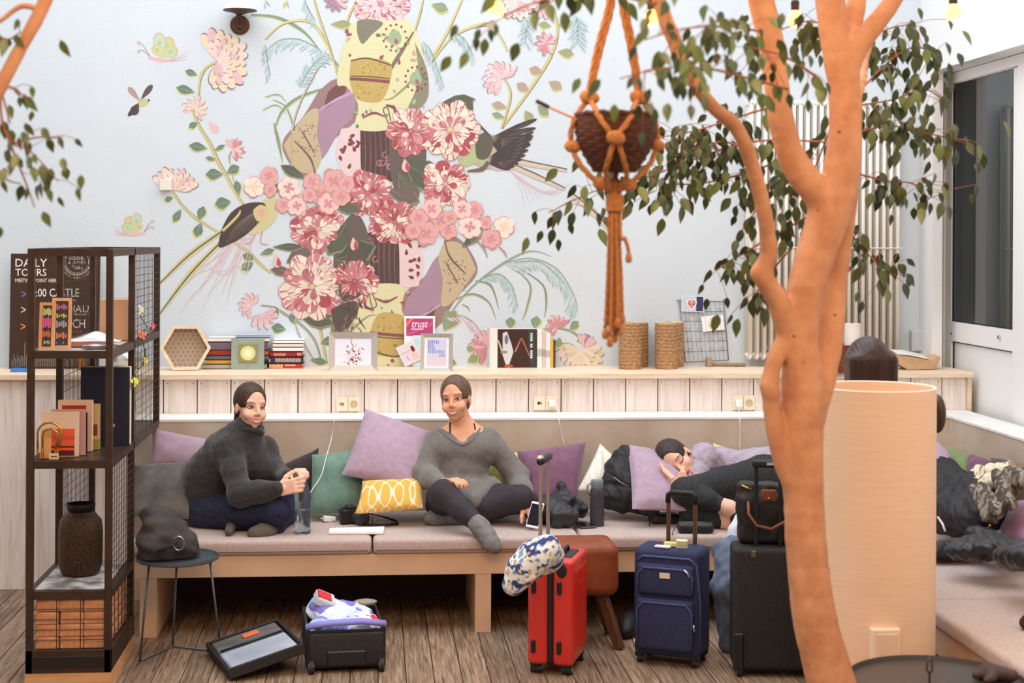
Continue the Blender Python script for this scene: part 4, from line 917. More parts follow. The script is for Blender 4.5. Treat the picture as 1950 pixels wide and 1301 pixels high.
cable('white cable hanging from the plug above the sleeping woman', [at(1402, 768, YB-.055), at(1407, 780, -.62), at(1409, 797, YS-.008), at(1409, 835, -.83), at(1408, 872, -.84), at(1407, 900, -.86)])
cable('white cable hanging below the socket behind the steel shelf', [at(258, 765, YB-.02), at(262, 778, -.6), at(255, 790, -.62), at(246, 800, -.75)])
# ================================================================== mural painted on the back wall (flat paint on the wall plane; photo pixels give the place on that plane)
m_paint = paint_mat('mural_paint', .8, bump=.2, bscale=90)
mu = thing('mural', 'floral mural with kimono figures, peonies, birds and butterflies painted on the wall', 'mural', (0.4, -.001, ZC))
def mute(c): g = sum(c)/3; return tuple(int(.84*(.86*v+.14*g)+.16*t) for v, t in zip(c, (196, 196, 196)))
def wall_at(x, y, Y):
    p = at(x, y, Y); p.z = max(p.z, ZC+.002); return p
class Art:
    def __init__(s): s.q = MB(); s.z = .0006; s.r = random.Random(11)
    def up(s, d=.00012): s.z += d*.22; return s
    def fill(s, pts, c): s.q.add([wall_at(x, y, -s.z) for x, y in pts], [tuple(range(len(pts)))], mute(c)); s.up(.00004)
    def stroke(s, pts, w, c, w1=None, w2=None):          # ribbon; width w, start w1 and end w2
        n = len(pts); w1 = w if w1 is None else w1; w2 = w if w2 is None else w2
        pts = s.curve(pts); n = len(pts); L_ = []; R_ = []
        for i, (x, y) in enumerate(pts):
            a = pts[max(0, i-1)]; b = pts[min(n-1, i+1)]; dx, dy = b[0]-a[0], b[1]-a[1]; l = math.hypot(dx, dy) or 1; t = i/(n-1)
            ww = (w1+(w-w1)*min(1, t*2)) if t < .5 else (w+(w2-w)*(t*2-1)); nx, ny = -dy/l*ww/2, dx/l*ww/2
            L_.append(wall_at(x+nx, y+ny, -s.z)); R_.append(wall_at(x-nx, y-ny, -s.z))
        s.q.add(L_+R_, [(i, i+1, n+i+1, n+i) for i in range(n-1)], mute(c)); s.up(.00004)
    def curve(s, P, m=5):
        if len(P) < 3: return P
        out = []
        for i in range(len(P)-1):
            p0, p1, p2, p3 = P[max(i-1, 0)], P[i], P[i+1], P[min(i+2, len(P)-1)]
            for j in range(m):
                t = j/m; out.append(tuple(.5*((2*p1[k])+(p2[k]-p0[k])*t+(2*p0[k]-5*p1[k]+4*p2[k]-p3[k])*t*t+(3*p1[k]-p0[k]-3*p2[k]+p3[k])*t**3) for k in (0, 1)))
        return out+[P[-1]]
    def blob(s, pts, c): s.fill(s.curve(pts+[pts[0]], 4)[:-1], c)
    def petal(s, x, y, a, L_, W, c, tip=.0):
        ca, sa = math.cos(a), math.sin(a); pr = [(0, 0), (.25, .5), (.55, .95), (.8, .9), (.96, .45), (1+tip, 0), (.96, -.45), (.8, -.9), (.55, -.95), (.25, -.5)]
        s.fill([(x+u*L_*ca-v*W/2*sa, y+u*L_*sa+v*W/2*ca) for u, v in pr], c)
    def leaf(s, x, y, a, L_, W, c=(96, 122, 104), c2=(206, 206, 96), rib=(150, 170, 120)):
        s.petal(x-1.2*math.sin(a), y+1.6, a, L_*1.06, W*1.1, c2, .1); s.up(); s.petal(x, y, a, L_, W, c, .12); s.up()
        s.stroke([(x, y), (x+L_*.85*math.cos(a), y+L_*.85*math.sin(a))], 1.2, rib, 1.4, .5); s.up()
    def end(s, name, base=None):
        o = s.q.build(name, m_paint, mu); o['kind'] = 'stuff'; s.q = MB(); s.z = .0006 if base is None else base; return o
A = Art(); R_ = A.r; D = math.radians
PINK, PALE, ROSE, RED, CREAM = (232, 182, 186), (240, 214, 206), (216, 130, 138), (186, 66, 74), (246, 226, 206)
GRN, DGR, YEL, DRK, BRN, MAU = (110, 134, 116), (70, 84, 72), (222, 208, 112), (58, 46, 44), (104, 78, 70), (164, 124, 150)
def stem(pts, w=5, c=(208, 194, 110), edge=(96, 92, 70)):
    A.stroke(pts, w+1.6, edge, w*.7+1, w*.8); A.up(); A.stroke([(x-.6, y-.4) for x, y in pts], w, c, w*.7, w*.7); A.up()
def mum(x, y, R, a0, a1, n, cols=(PALE, PINK, (240, 214, 180)), layers=3):
    for k in range(layers):
        rr = R*(1-.26*k)
        for j in range(n-k):
            a = D(a0+(a1-a0)*(j+.5*(k % 2))/(n-k-1 if n-k > 1 else 1)); L_ = rr*R_.uniform(.86, 1.05)
            A.petal(x, y, a+.03, L_*1.03, L_*.36, (132, 110, 104)); A.up(.00004); A.petal(x, y, a, L_, L_*.33, R_.choice(cols)); A.up(.00004)
            A.stroke([(x+L_*.3*math.cos(a), y+L_*.3*math.sin(a)), (x+L_*.85*math.cos(a+.05), y+L_*.85*math.sin(a+.05))], 1.1, ROSE, .6, .4); A.up(.00004)
        A.up()
def peony(x, y, R, dark=.5, sq=1.0, heart=(232, 176, 130), base=CREAM):
    for k, (rr, n) in enumerate(((1, 11), (.8, 10), (.58, 8), (.36, 6))):
        off = R_.random()*6
        for j in range(n):
            a = off+2*math.pi*j/n+R_.uniform(-.15, .15); L_ = R*rr*R_.uniform(.88, 1.08); W = L_*(.62 if k < 2 else .7)
            c = base if R_.random() > dark else R_.choice((ROSE, RED, (206, 104, 112)))
            c = tuple(int(v*(1-.05*((j+k) % 3))) for v in c)
            X, Y = x+R*.1*math.cos(a), y+R*.1*math.sin(a)*sq; aa = math.atan2(math.sin(a)*sq, math.cos(a)); LL = L_*math.hypot(math.cos(a), math.sin(a)*sq)
            A.petal(X, Y, aa, LL*1.02, W*1.06, (196, 108, 108)); A.up(.00003); A.petal(X, Y, aa, LL, W, c); A.up(.00003)
            for m in range(3):
                b = aa+R_.uniform(-.24, .24); t0 = R_.uniform(.5, .72); A.stroke([(X+LL*t0*math.cos(b), Y+LL*t0*math.sin(b)), (X+LL*.97*math.cos(b), Y+LL*.97*math.sin(b))], R*.07, RED if c == base or R_.random() > .5 else CREAM, .4, R*.05); A.up(.00003)
        A.up(.00006)
    A.fill([(x+R*.1*math.cos(t), y+R*.1*math.sin(t)) for t in (k*.7 for k in range(9))], heart); A.up()
def blossom(x, y, R, c=(244, 200, 190), c2=ROSE):
    o = R_.random()*6
    for j in range(6):
        a = o+j*1.05; A.petal(x, y, a, R*R_.uniform(.85, 1.1), R*.85, (206, 130, 128)); A.up(.00003); A.petal(x, y, a, R*R_.uniform(.8, 1), R*.8, c); A.up(.00003)
        A.stroke([(x, y), (x+R*.6*math.cos(a), y+R*.6*math.sin(a))], R*.16, c2, R*.1, .3); A.up(.00003)
    for j in range(4): a = o+j*1.6; A.petal(x, y, a, R*.45, R*.3, c2); A.up(.00003)
    A.up()
def frond(pts, n, L_, side=1, c=(168, 206, 208), c2=(60, 70, 74), w=2.6, both=False):
    P = A.curve(pts, 8); A.stroke(pts, 2, (126, 146, 130), 2, 1); A.up()
    for i in range(n):
        k = int(i/(n-1)*(len(P)-2)); (x, y), (x2, y2) = P[k], P[k+1]; a = math.atan2(y2-y, x2-x)
        for sd in ((side, -side) if both else (side,)):
            b = a+sd*R_.uniform(.5, 1.0); l = L_*R_.uniform(.7, 1.1)*(1-.3*abs(i/n-.5)); e = (x+l*math.cos(b), y+l*math.sin(b)+l*.18)
            A.stroke([(x, y), ((x+e[0])/2+1, (y+e[1])/2-1), e], w*1.6, c, .5, .4); A.up(.00003)
            if R_.random() > .35: A.stroke([((x+e[0])/2, (y+e[1])/2), (e[0]+1, e[1]+1)], w*.7, c2, .4, .3); A.up(.00003)
def blade(pts, w, c=(120, 146, 120), e=(200, 200, 110)):
    A.stroke([(x+1, y+1) for x, y in pts], w, e, w*.5, .5); A.up(); A.stroke(pts, w*.75, c, w*.4, .4); A.up()
def butterfly(x, y, s, f=1):
    for a, l, w_, c in ((-60, 40, 26, (206, 204, 130)), (-95, 44, 24, (188, 214, 178)), (-25, 34, 22, (196, 210, 150)), (-120, 24, 18, (222, 206, 120))):
        aa = D(a) if f > 0 else math.pi-D(a); A.petal(x, y, aa, l*s*1.05, w_*s*1.08, (206, 170, 130)); A.up(); A.petal(x, y, aa, l*s, w_*s, c); A.up()
        A.fill([(x+l*s*.6*math.cos(aa)+4*s*math.cos(t), y+l*s*.6*math.sin(aa)+4*s*math.sin(t)) for t in (k*.8 for k in range(8))], (170, 196, 160)); A.up()
    A.stroke([(x-24*s*f, y+2*s), (x, y+6*s), (x+14*s*f, y+8*s)], 9*s, (232, 176, 180), 3*s, 3*s); A.up()
    for k in range(3): A.stroke([(x+6*s*f, y+8*s), (x+30*s*f, y+(8-3*k)*s), (x+52*s*f, y+(4-7*k)*s)], 1.3, (226, 170, 180), 1.6, .4); A.up()
    for k in (0, 1): A.stroke([(x-20*s*f, y), (x-34*s*f, y-(12+10*k)*s), (x-42*s*f, y-(10+16*k)*s)], 1.2, (170, 140, 120), 1, 1); A.fill([(x-42*s*f+3.4*s*math.cos(t), y-(10+16*k)*s+3.4*s*math.sin(t)) for t in (j*.9 for j in range(7))], (206, 176, 170)); A.up()
# --- butterflies and the small flying bird
butterfly(306, 108, 1.0); A.end('butterfly')
butterfly(258, 442, .8, -1); A.end('butterfly')
A.blob([(262, 192), (270, 186), (280, 190), (284, 195), (276, 202), (266, 204)], (196, 196, 130)); A.up(); A.petal(266, 192, D(-130), 34, 12, (176, 140, 134)); A.up(); A.petal(268, 190, D(-52), 36, 12, (84, 66, 66)); A.up(); A.petal(264, 196, D(118), 26, 18, (72, 56, 58)); A.petal(262, 200, D(130), 28, 9, (60, 48, 50)); A.up(); A.fill([(281, 188), (287, 191), (282, 194)], DRK); A.end('flying_bird')
# --- left vine
stem([(413, 118), (392, 130), (381, 152), (378, 188)], 5); stem([(366, 209), (381, 243), (400, 274), (415, 307), (431, 335), (446, 363), (463, 390)], 6)
stem([(440, 288), (436, 300), (438, 312)], 2.5); stem([(441, 330), (447, 350)], 2.5)
for x, y, a, l, w_ in ((376, 143, 200, 22, 13), (371, 176, 195, 33, 18), (377, 233, 150, 18, 13), (395, 283, 190, 32, 18), (407, 288, -30, 22, 9), (411, 305, 195, 18, 9), (425, 332, 180, 30, 22), (432, 330, -30, 24, 19), (455, 372, -100, 26, 14), (440, 384, 170, 28, 24)): A.leaf(x, y, D(a), l, w_)
mum(414, 116, 62, -120, 95, 13); A.end('chrysanthemum')
mum(372, 206, 26, -200, 60, 9, layers=2); A.petal(398, 232, D(50), 26, 16, PINK); A.up(); mum(444, 284, 24, -130, 70, 8, (ROSE, PINK, PALE), 2); A.end('pink_flower')
stem([(329, 365), (345, 389), (368, 412), (398, 432), (424, 447)], 4.5); A.z = .0008; stem([(446, 462), (470, 478), (495, 503), (515, 520)], 5)
for x, y, a, l, w_ in ((330, 376, 160, 16, 11), (345, 398, 120, 26, 15), (378, 420, -70, 26, 17), (383, 424, 110, 26, 19), (485, 494, 200, 22, 16), (495, 485, -20, 26, 13), (483, 500, 150, 24, 18)): A.leaf(x, y, D(a), l, w_)
mum(332, 362, 46, -150, -15, 9); A.end('chrysanthemum')
stem([(612, 690), (600, 650), (575, 620), (545, 600), (520, 585), (497, 582)], 4, (150, 166, 130)); stem([(622, 692), (612, 640), (606, 600), (604, 560)], 5); stem([(600, 690), (570, 640), (560, 610)], 3, (196, 176, 190))
for x, y, a, l, w_ in ((545, 628, 190, 26, 20), (560, 618, -110, 20, 12), (610, 655, -20, 26, 18), (590, 685, 10, 30, 14), (530, 600, -110, 16, 8), (632, 640, -70, 40, 24)): A.leaf(x, y, D(a), l, w_)
mum(478, 582, 26, 100, 300, 8, (PINK, (240, 196, 196)), 2); mum(500, 598, 30, -20, 130, 6, (PINK, (240, 196, 196)), 2); A.end('pink_flower')
# --- pheasant on the left
A.z = .0016
for k in range(15): t = k/14; A.stroke([(440+40*t, 455-4*t), (400+70*t, 500+20*math.sin(k)), (352+105*t-20*(1-t), 540+40*math.sin(k*1.3)+20*(1-t))], 1.4, (232, 176, 182), 1.4, .4); A.up(.00004)
for (x0, y0), (x1, y1) in (((428, 437), (304, 540)), ((430, 452), (304, 598))): A.stroke([(x0, y0), ((x0+x1)/2-4, (y0+y1)/2-4), (x1, y1)], 12, (208, 202, 136), 9, 4); A.up(); A.stroke([(x0, y0), ((x0+x1)/2-4, (y0+y1)/2-4), (x1, y1)], 3, (88, 82, 52), 3, 2); A.up()
A.blob([(500, 382), (522, 372), (530, 392), (524, 418), (504, 438), (478, 448), (470, 430)], (206, 198, 140)); A.up()
A.blob([(424, 432), (440, 405), (468, 388), (500, 386), (506, 398), (496, 420), (470, 446), (440, 464), (416, 470)], DRK); A.up()
for k in range(9): A.stroke([(432+k*7, 462-k*4), (450+k*5, 430-k*2), (486+k*1.5, 402-k)], 1.1, (120, 100, 86), .8, .5)
A.up(); A.stroke([(424, 440), (452, 412), (458, 400)], 5, (206, 192, 110), 5, 2); A.blob([(482, 400), (496, 390), (510, 398), (508, 414), (492, 422), (484, 412)], (214, 192, 120)); A.up(); A.blob([(490, 400), (502, 398), (504, 410), (494, 412)], (226, 160, 140)); A.up()
A.petal(514, 380, D(-70), 30, 16, (176, 166, 110)); A.stroke([(486, 446), (478, 462), (466, 464)], 2, ROSE); A.stroke([(500, 440), (496, 462), (510, 466)], 2, ROSE); A.end('pheasant')
# --- grasses, upper left
for pts, w_ in (([(478, 28), (530, 34), (580, 62), (615, 105)], 9), ([(520, 190), (545, 205), (560, 250), (565, 300)], 4), ([(630, 165), (570, 185), (535, 215), (522, 255)], 8), ([(522, 235), (530, 270), (538, 310)], 8), ([(500, 210), (525, 200), (545, 215)], 3), ([(505, 185), (530, 180), (545, 195)], 3), ([(660, 150), (640, 120), (620, 100)], 5)): blade(pts, w_)
stem([(598, 0), (610, 40), (632, 105), (648, 160)], 4); stem([(505, 75), (540, 45), (590, 42), (620, 80), (632, 110)], 4, YEL); stem([(556, 330), (560, 230), (600, 140), (625, 110)], 3, (196, 186, 150))
frond([(610, 95), (570, 75), (530, 78), (500, 105)], 18, 26, -1); frond([(505, 85), (510, 120), (515, 145)], 8, 18, 1); frond([(570, 165), (595, 125), (620, 105)], 14, 22, 1, both=True); frond([(580, 0), (590, 22), (600, 38)], 6, 20, 1)
frond([(545, 0), (550, 15)], 4, 16, 1, (222, 208, 112)); frond([(505, 0), (515, 12)], 3, 16, 1); A.end('grasses')
# --- right vine and grasses, upper right
stem([(955, 245), (985, 205), (1020, 155), (1050, 105), (1062, 60), (1054, 15)], 6); stem([(955, 245), (968, 205), (972, 175), (960, 150)], 4.5)
stem([(820, 115), (850, 65), (880, 0)], 5, (214, 200, 120)); stem([(822, 118), (860, 72), (905, 50), (935, 50), (955, 75), (966, 98)], 5, (208, 202, 120)); stem([(680, 0), (665, 30), (660, 50)], 4); stem([(790, 60), (800, 25), (806, 0)], 4)
for x, y, a, l, w_ in ((1035, 140, 200, 26, 18), (1045, 155, 30, 26, 20), (1008, 175, 215, 26, 18), (1062, 98, 10, 28, 18), (1050, 50, 190, 22, 14), (1062, 50, -20, 26, 17), (965, 205, 195, 26, 16), (962, 225, 200, 24, 12), (1000, 210, 60, 24, 18), (1024, 200, 45, 26, 18), (940, 12, 20, 30, 18), (822, 8, 20, 30, 20), (630, 46, 0, 36, 16)): A.leaf(x, y, D(a), l, w_, R_.choice(((150, 156, 104), (132, 150, 116), (178, 150, 130))))
mum(955, 150, 36, 110, 320, 10, (PINK, (240, 206, 212)), 2); mum(1040, 82, 24, 60, 330, 8, (PINK, ROSE), 2); mum(1040, 8, 30, 90, 300, 8, (PINK, (240, 190, 206)), 2); mum(985, 0, 40, 20, 160, 8, (PALE, PINK), 2); mum(640, 0, 24, 0, 180, 6, (PINK, MAU), 1)
frond([(860, 60), (885, 75), (902, 108)], 12, 22, 1); frond([(805, 80), (822, 100), (845, 165)], 16, 20, 1); frond([(998, 35), (1004, 45), (1000, 80)], 8, 24, 1, both=True); frond([(1096, 30), (1100, 50), (1100, 80)], 9, 26, 1, both=True); A.end('vine')
A.z = .0012
# --- kimono figure (upper, and the mirrored one below)
def kimono(f, sx, part):      # f maps the upper figure's pixel to its place
    F = lambda P: [f(x, y) for x, y in P]
    A.blob(F([(606, 175), (640, 150), (676, 170), (684, 200), (676, 232), (640, 262), (610, 300), (596, 340), (566, 330), (540, 290), (542, 262), (575, 225)]), (150, 112, 112)); A.up()
    A.blob(F([(606, 210), (640, 180), (676, 168), (672, 220), (646, 250), (618, 298), (602, 300), (606, 250)]), MAU); A.up()
    A.blob(F([(540, 276), (580, 220), (606, 208), (604, 260), (612, 300), (596, 330), (562, 320)]), (196, 172, 130)); A.up()
    for k in range(40): x = R_.uniform(560, 604); y = R_.uniform(235, 300); p = f(x, y); A.fill([(p[0]+1.6*math.cos(t), p[1]+1.6*math.sin(t)) for t in (0, 1.3, 2.6, 3.9, 5.2)], R_.choice((BRN, (150, 110, 90))))
    A.up(); A.stroke(F([(560, 268), (590, 300), (600, 330)]), 4, BRN, 2, 2); A.stroke(F([(575, 250), (598, 290)]), 3, (120, 90, 80)); A.blob(F([(625, 175), (645, 160), (660, 172), (640, 192), (618, 205)]), (110, 62, 62)); A.up()
    A.stroke(F([(608, 210), (640, 190), (675, 175)]), 5, (196, 150, 190), 3, 5); A.up()
    # skirt panels
    A.blob(F([(650, 245), (690, 250), (692, 335), (668, 345), (640, 300)]), (232, 200, 200)); A.up()
    for k in range(12): x, y = R_.uniform(648, 684), R_.uniform(260, 330); p = f(x, y); A.petal(p[0], p[1], R_.random()*6, 12, 7, (122, 48, 58)); A.up(.00003)
    A.blob(F([(686, 248), (740, 240), (752, 300), (748, 345), (700, 350), (688, 330)]), (74, 48, 46)); A.up()
    for k in range(5): A.stroke(F([(694+10*k, 250), (696+10*k, 300), (692+11*k, 345)]), 2.4, (120, 76, 70), 1, 1.5); A.up(.00003)
    for k in range(16): x, y = R_.uniform(722, 775), R_.uniform(285, 350); p = f(x, y); A.stroke([(p[0]+4*math.cos(t)*(1+t*.12), p[1]+4*math.sin(t)*(1+t*.12)) for t in (0, 1, 2, 3, 4, 5)], 1.8, (176, 110, 120)); A.up(.00003)
    A.blob(F([(740, 250), (790, 240), (812, 285), (800, 350), (770, 385), (745, 340)]), (92, 78, 72)); A.up()
    # robe
    A.blob(F([(668, 45), (700, 36), (745, 40), (780, 40), (802, 90), (815, 150), (812, 185), (780, 215), (745, 245), (700, 250), (676, 240), (682, 200), (660, 165), (642, 160), (650, 100)]), (222, 218, 160)); A.up()
    A.blob(F([(680, 40), (700, 36), (730, 44), (708, 66), (690, 84), (680, 62)]), (120, 118, 96)); A.up()
    A.blob(F([(790, 80), (812, 130), (816, 180), (800, 205), (776, 210), (792, 170), (796, 130)]), (130, 126, 98)); A.up()
    A.stroke(F([(788, 60), (770, 90), (745, 130), (738, 155)]), 8, (112, 104, 80), 3, 3); A.stroke(F([(800, 110), (786, 150), (750, 185), (730, 190)]), 5, (150, 146, 104), 2, 1); A.up()
    for k in range(46):
        x, y = R_.uniform(655, 806), R_.uniform(48, 238); p = f(x, y)
        if 668 < x < 745 and 108 < y < 195: continue
        if x < 668 and y > 150: continue
        c = R_.choice(((132, 158, 110), (96, 112, 84), (150, 66, 76), (206, 150, 150), (160, 180, 130))); A.petal(p[0], p[1], R_.random()*6, R_.uniform(6, 14), R_.uniform(4, 8), c); A.up(.00003)
    for cx, cy, r in ((752, 72, 22), (792, 150, 20)):
        for k in range(13): a = k*.483; p = f(cx+r*math.cos(a), cy+r*1.15*math.sin(a)); A.fill([(p[0]+2.6*math.cos(t), p[1]+2.6*math.sin(t)) for t in (0, 1.2, 2.4, 3.6, 4.8)], (130, 60, 66))
        p = f(cx, cy); A.up(); A.fill([(p[0]+r*.6*math.cos(t), p[1]+r*.7*math.sin(t)) for t in (k*.6 for k in range(10))], (150, 176, 132)); A.up(); A.petal(p[0], p[1], 1.2, 12, 8, (170, 80, 86)); A.up()
    # sash
    A.blob(F([(668, 115), (700, 110), (742, 120), (744, 150), (728, 190), (700, 194), (676, 184), (666, 150)]), (196, 162, 76)); A.up()
    A.stroke(F([(666, 150), (700, 152), (742, 156)]), 6, (132, 58, 66)); A.stroke(F([(668, 116), (700, 111), (744, 124)]), 3, (90, 76, 50)); A.stroke(F([(668, 145), (704, 146), (742, 150)]), 2.5, (96, 80, 50)); A.up()
    for k in range(26): x, y = R_.uniform(672, 738), R_.choice((R_.uniform(118, 142), R_.uniform(162, 186))); p = f(x, y); A.fill([(p[0]+2*math.cos(t), p[1]+1.6*math.sin(t)) for t in (0, 1.2, 2.4, 3.6, 4.8)], R_.choice(((150, 116, 50), (222, 192, 104), (120, 96, 50))))
    A.up(); A.stroke(F([(690, 225), (712, 215), (732, 222)]), 5, (136, 56, 70), 2, 2); A.stroke(F([(735, 200), (750, 205), (752, 215)]), 6, (130, 52, 66), 3, 3); A.stroke(F([(740, 235), (730, 210), (738, 205), (744, 230)]), 2, BRN); A.end(part)
kimono(lambda x, y: (x, y), 1, 'kimono_figure')
A.z = .0012; kimono(lambda x, y: (1447-x, 790-y), -1, 'kimono_figure')
# --- feathery grass, lower right
blade([(862, 590), (900, 545), (960, 500), (1010, 478), (1050, 488)], 5, (136, 156, 140), (150, 166, 150)); blade([(868, 570), (900, 560), (930, 575), (944, 608)], 6); blade([(905, 535), (935, 545), (950, 590)], 5, (110, 130, 126)); blade([(985, 515), (1010, 545), (1002, 590), (994, 610)], 5); blade([(1005, 520), (1035, 545), (1040, 580), (1036, 605)], 5, (110, 130, 126)); blade([(880, 580), (890, 585), (894, 594)], 4)
frond([(960, 502), (1010, 492), (1060, 512), (1092, 560), (1100, 592)], 34, 34, 1); frond([(980, 500), (1030, 500), (1075, 540)], 18, 30, 1, (196, 214, 214)); frond([(918, 530), (950, 522), (975, 545), (986, 585)], 18, 24, 1); frond([(850, 605), (880, 602), (905, 618), (918, 640)], 14, 20, 1, (226, 190, 206))
stem([(905, 455), (922, 475), (928, 490)], 2, (196, 150, 176)); stem([(950, 470), (960, 480), (965, 490)], 2, (196, 150, 176)); A.end('grasses')
# --- flowers along the counter, right
stem([(975, 660), (985, 640), (975, 625)], 3); stem([(1018, 640), (1040, 625), (1058, 620)], 3); stem([(1062, 625), (1085, 630), (1100, 640), (1106, 655)], 3.5, (150, 166, 120)); stem([(905, 690), (920, 675), (915, 660)], 3)
for x, y, a, l, w_ in ((972, 626, -90, 20, 19), (1018, 626, -80, 22, 20), (1085, 630, -50, 22, 16), (1098, 650, -20, 26, 18), (1066, 642, 100, 18, 14), (905, 668, 200, 16, 12), (890, 690, -30, 22, 18), (870, 692, 190, 20, 18), (845, 630, -60, 40, 34)): A.leaf(x, y, D(a), l, w_, R_.choice(((132, 150, 110), (120, 146, 116))))
mum(1062, 622, 24, 120, 330, 8, (PINK, ROSE), 2); A.end('pink_flower')
mum(928, 660, 36, 110, 290, 11, (PINK, ROSE, (236, 170, 180)), 2); A.end('chrysanthemum')
mum(1105, 668, 46, -10, 190, 12, ((226, 214, 176), (214, 202, 150), PALE), 2); mum(1112, 662, 26, -110, -30, 5, (PINK, MAU), 1); A.end('chrysanthemum')
# --- long-tailed bird on the right
A.z = .0028
for k in range(11): A.stroke([(955, 310), (985+6*k, 340+3*k), (1000+9*k, 395-5*k)], 1.2, (226, 190, 206), 1.2, .4); A.up(.00004)
for p in ([(960, 300), (1010, 312), (1080, 326)], [(958, 308), (1020, 335), (1076, 362)], [(1090, 372), (1130, 405), (1160, 440)]):
    A.stroke(p, 12, (206, 190, 166), 10, 3); A.up(); A.stroke([(x, y-4) for x, y in p], 2.5, (84, 74, 70), 2, 2); A.up()
A.blob([(870, 300), (890, 268), (920, 255), (955, 262), (975, 280), (965, 310), (930, 322), (900, 312), (880, 318)], (176, 176, 130)); A.up(); A.blob([(930, 295), (965, 285), (980, 300), (965, 322), (938, 322)], (214, 170, 186)); A.up(); A.blob([(876, 306), (900, 285), (910, 300), (890, 318)], (170, 190, 120)); A.up()
for x, y, L_, n in ((935, 262, 95, 8), (930, 300, 100, 9)):
    for k in range(n): a = D(-22+9*k*(1 if y < 280 else .6)-(8 if y > 280 else 0)); A.petal(x, y+k*1.5, a, L_*(1-.07*k), 10, DRK); A.up(.00004); A.stroke([(x+20, y+k*1.5), (x+L_*(.8-.06*k)*math.cos(a), y+k*1.5+L_*(.8-.06*k)*math.sin(a))], 1, (110, 96, 92)); A.up(.00004)
A.blob([(905, 262), (925, 252), (940, 268), (930, 300), (908, 300)], (84, 78, 66)); A.up(); A.stroke([(930, 308), (918, 322), (890, 326)], 9, (96, 84, 78), 8, 3); A.stroke([(885, 208), (910, 235), (932, 258)], 4, (70, 56, 60), 2, 4); A.end('long_tailed_bird')
# --- peonies and blossom clusters
A.z = .0030
for x, y, a, l, w_ in ((835, 200, -10, 62, 26), (880, 200, 20, 20, 30), (560, 590, 20, 70, 34), (560, 520, 190, 40, 18), (545, 500, -30, 60, 40), (520, 470, 0, 50, 14), (640, 495, -20, 70, 40), (770, 310, 30, 70, 56), (760, 330, 60, 60, 36), (700, 400, 200, 60, 40), (660, 425, 120, 60, 42), (640, 600, 200, 50, 40), (735, 360, 20, 60, 30), (580, 340, 210, 46, 18), (560, 345, 160, 40, 16), (880, 470, -40, 44, 18), (895, 465, -60, 40, 16)): A.leaf(x, y, D(a), l, w_, R_.choice(((78, 84, 66), (92, 90, 74), (104, 86, 78), (66, 72, 60))), (130, 126, 96), (120, 120, 90))
A.blob([(655, 575), (645, 560), (648, 520), (664, 484), (690, 474), (698, 510), (690, 560)], (84, 66, 62)); A.blob([(630, 590), (660, 575), (684, 580), (670, 615), (648, 632), (636, 620)], (76, 62, 58)); A.up()
for k in range(46): x, y = R_.uniform(640, 692), R_.uniform(482, 625); A.stroke([(x, y), (x+R_.uniform(-8, 8), y+R_.uniform(4, 14)), (x+R_.uniform(-14, 14), y+R_.uniform(10, 26))], R_.uniform(1, 3), R_.choice(((60, 46, 44), (130, 96, 88), (150, 70, 78), (110, 88, 78), (176, 130, 124))), .6, .6); A.up(.00004)
A.end('dark_leaves')
for i, (x, y, R, d, sq, h) in enumerate(((857, 247, 54, .18, 1, (236, 190, 120)), (782, 250, 42, .75, 1.05, (206, 110, 110)), (848, 350, 48, .5, .85, (230, 150, 140)), (594, 546, 57, .3, 1, (236, 180, 120)), (676, 536, 42, .8, 1.05, (196, 90, 96)), (606, 436, 50, .5, .85, (230, 150, 140)), (700, 368, 46, .8, .9, (206, 90, 96)), (752, 424, 46, .8, .9, (206, 90, 96)))): A.z = .0036+.0004*(i in (0, 3)); peony(x, y, R, d, sq, h); A.end('peony')
peony(725, 8, 52, .1, .8, (214, 120, 150), (244, 206, 212)); A.end('peony')
for cl in (((483, 356, 22, CREAM), (512, 335, 20, 0), (515, 362, 14, 0), (550, 358, 24, (246, 216, 200)), (540, 390, 16, 0), (566, 392, 20, (246, 200, 190)), (594, 345, 18, 0), (610, 370, 22, 0), (635, 345, 24, 0), (625, 388, 22, (244, 190, 180)), (650, 375, 20, 0), (590, 372, 15, 0), (660, 350, 18, 0)),
           ((960, 432, 22, CREAM), (935, 455, 20, 0), (925, 425, 14, 0), (895, 432, 24, (246, 216, 200)), (905, 400, 18, 0), (880, 398, 20, (246, 200, 190)), (853, 440, 18, 0), (838, 420, 22, 0), (812, 445, 24, 0), (822, 398, 22, (244, 190, 180)), (797, 415, 20, 0), (857, 415, 15, 0), (787, 440, 18, 0))):
    A.z = .0042
    for x, y, r, c in cl: blossom(x, y, r, c or (232, 160, 156), ROSE if c != CREAM else (240, 206, 170))
    A.end('blossom_cluster')
A.z = .0046
for x, y in ((525, 500), (770, 318), (672, 468)): A.petal(x, y-16, D(80), 26, 16, (232, 190, 180)); A.up(); A.petal(x+4, y-10, D(80), 18, 9, RED); A.up()
A.end('flower_bud')
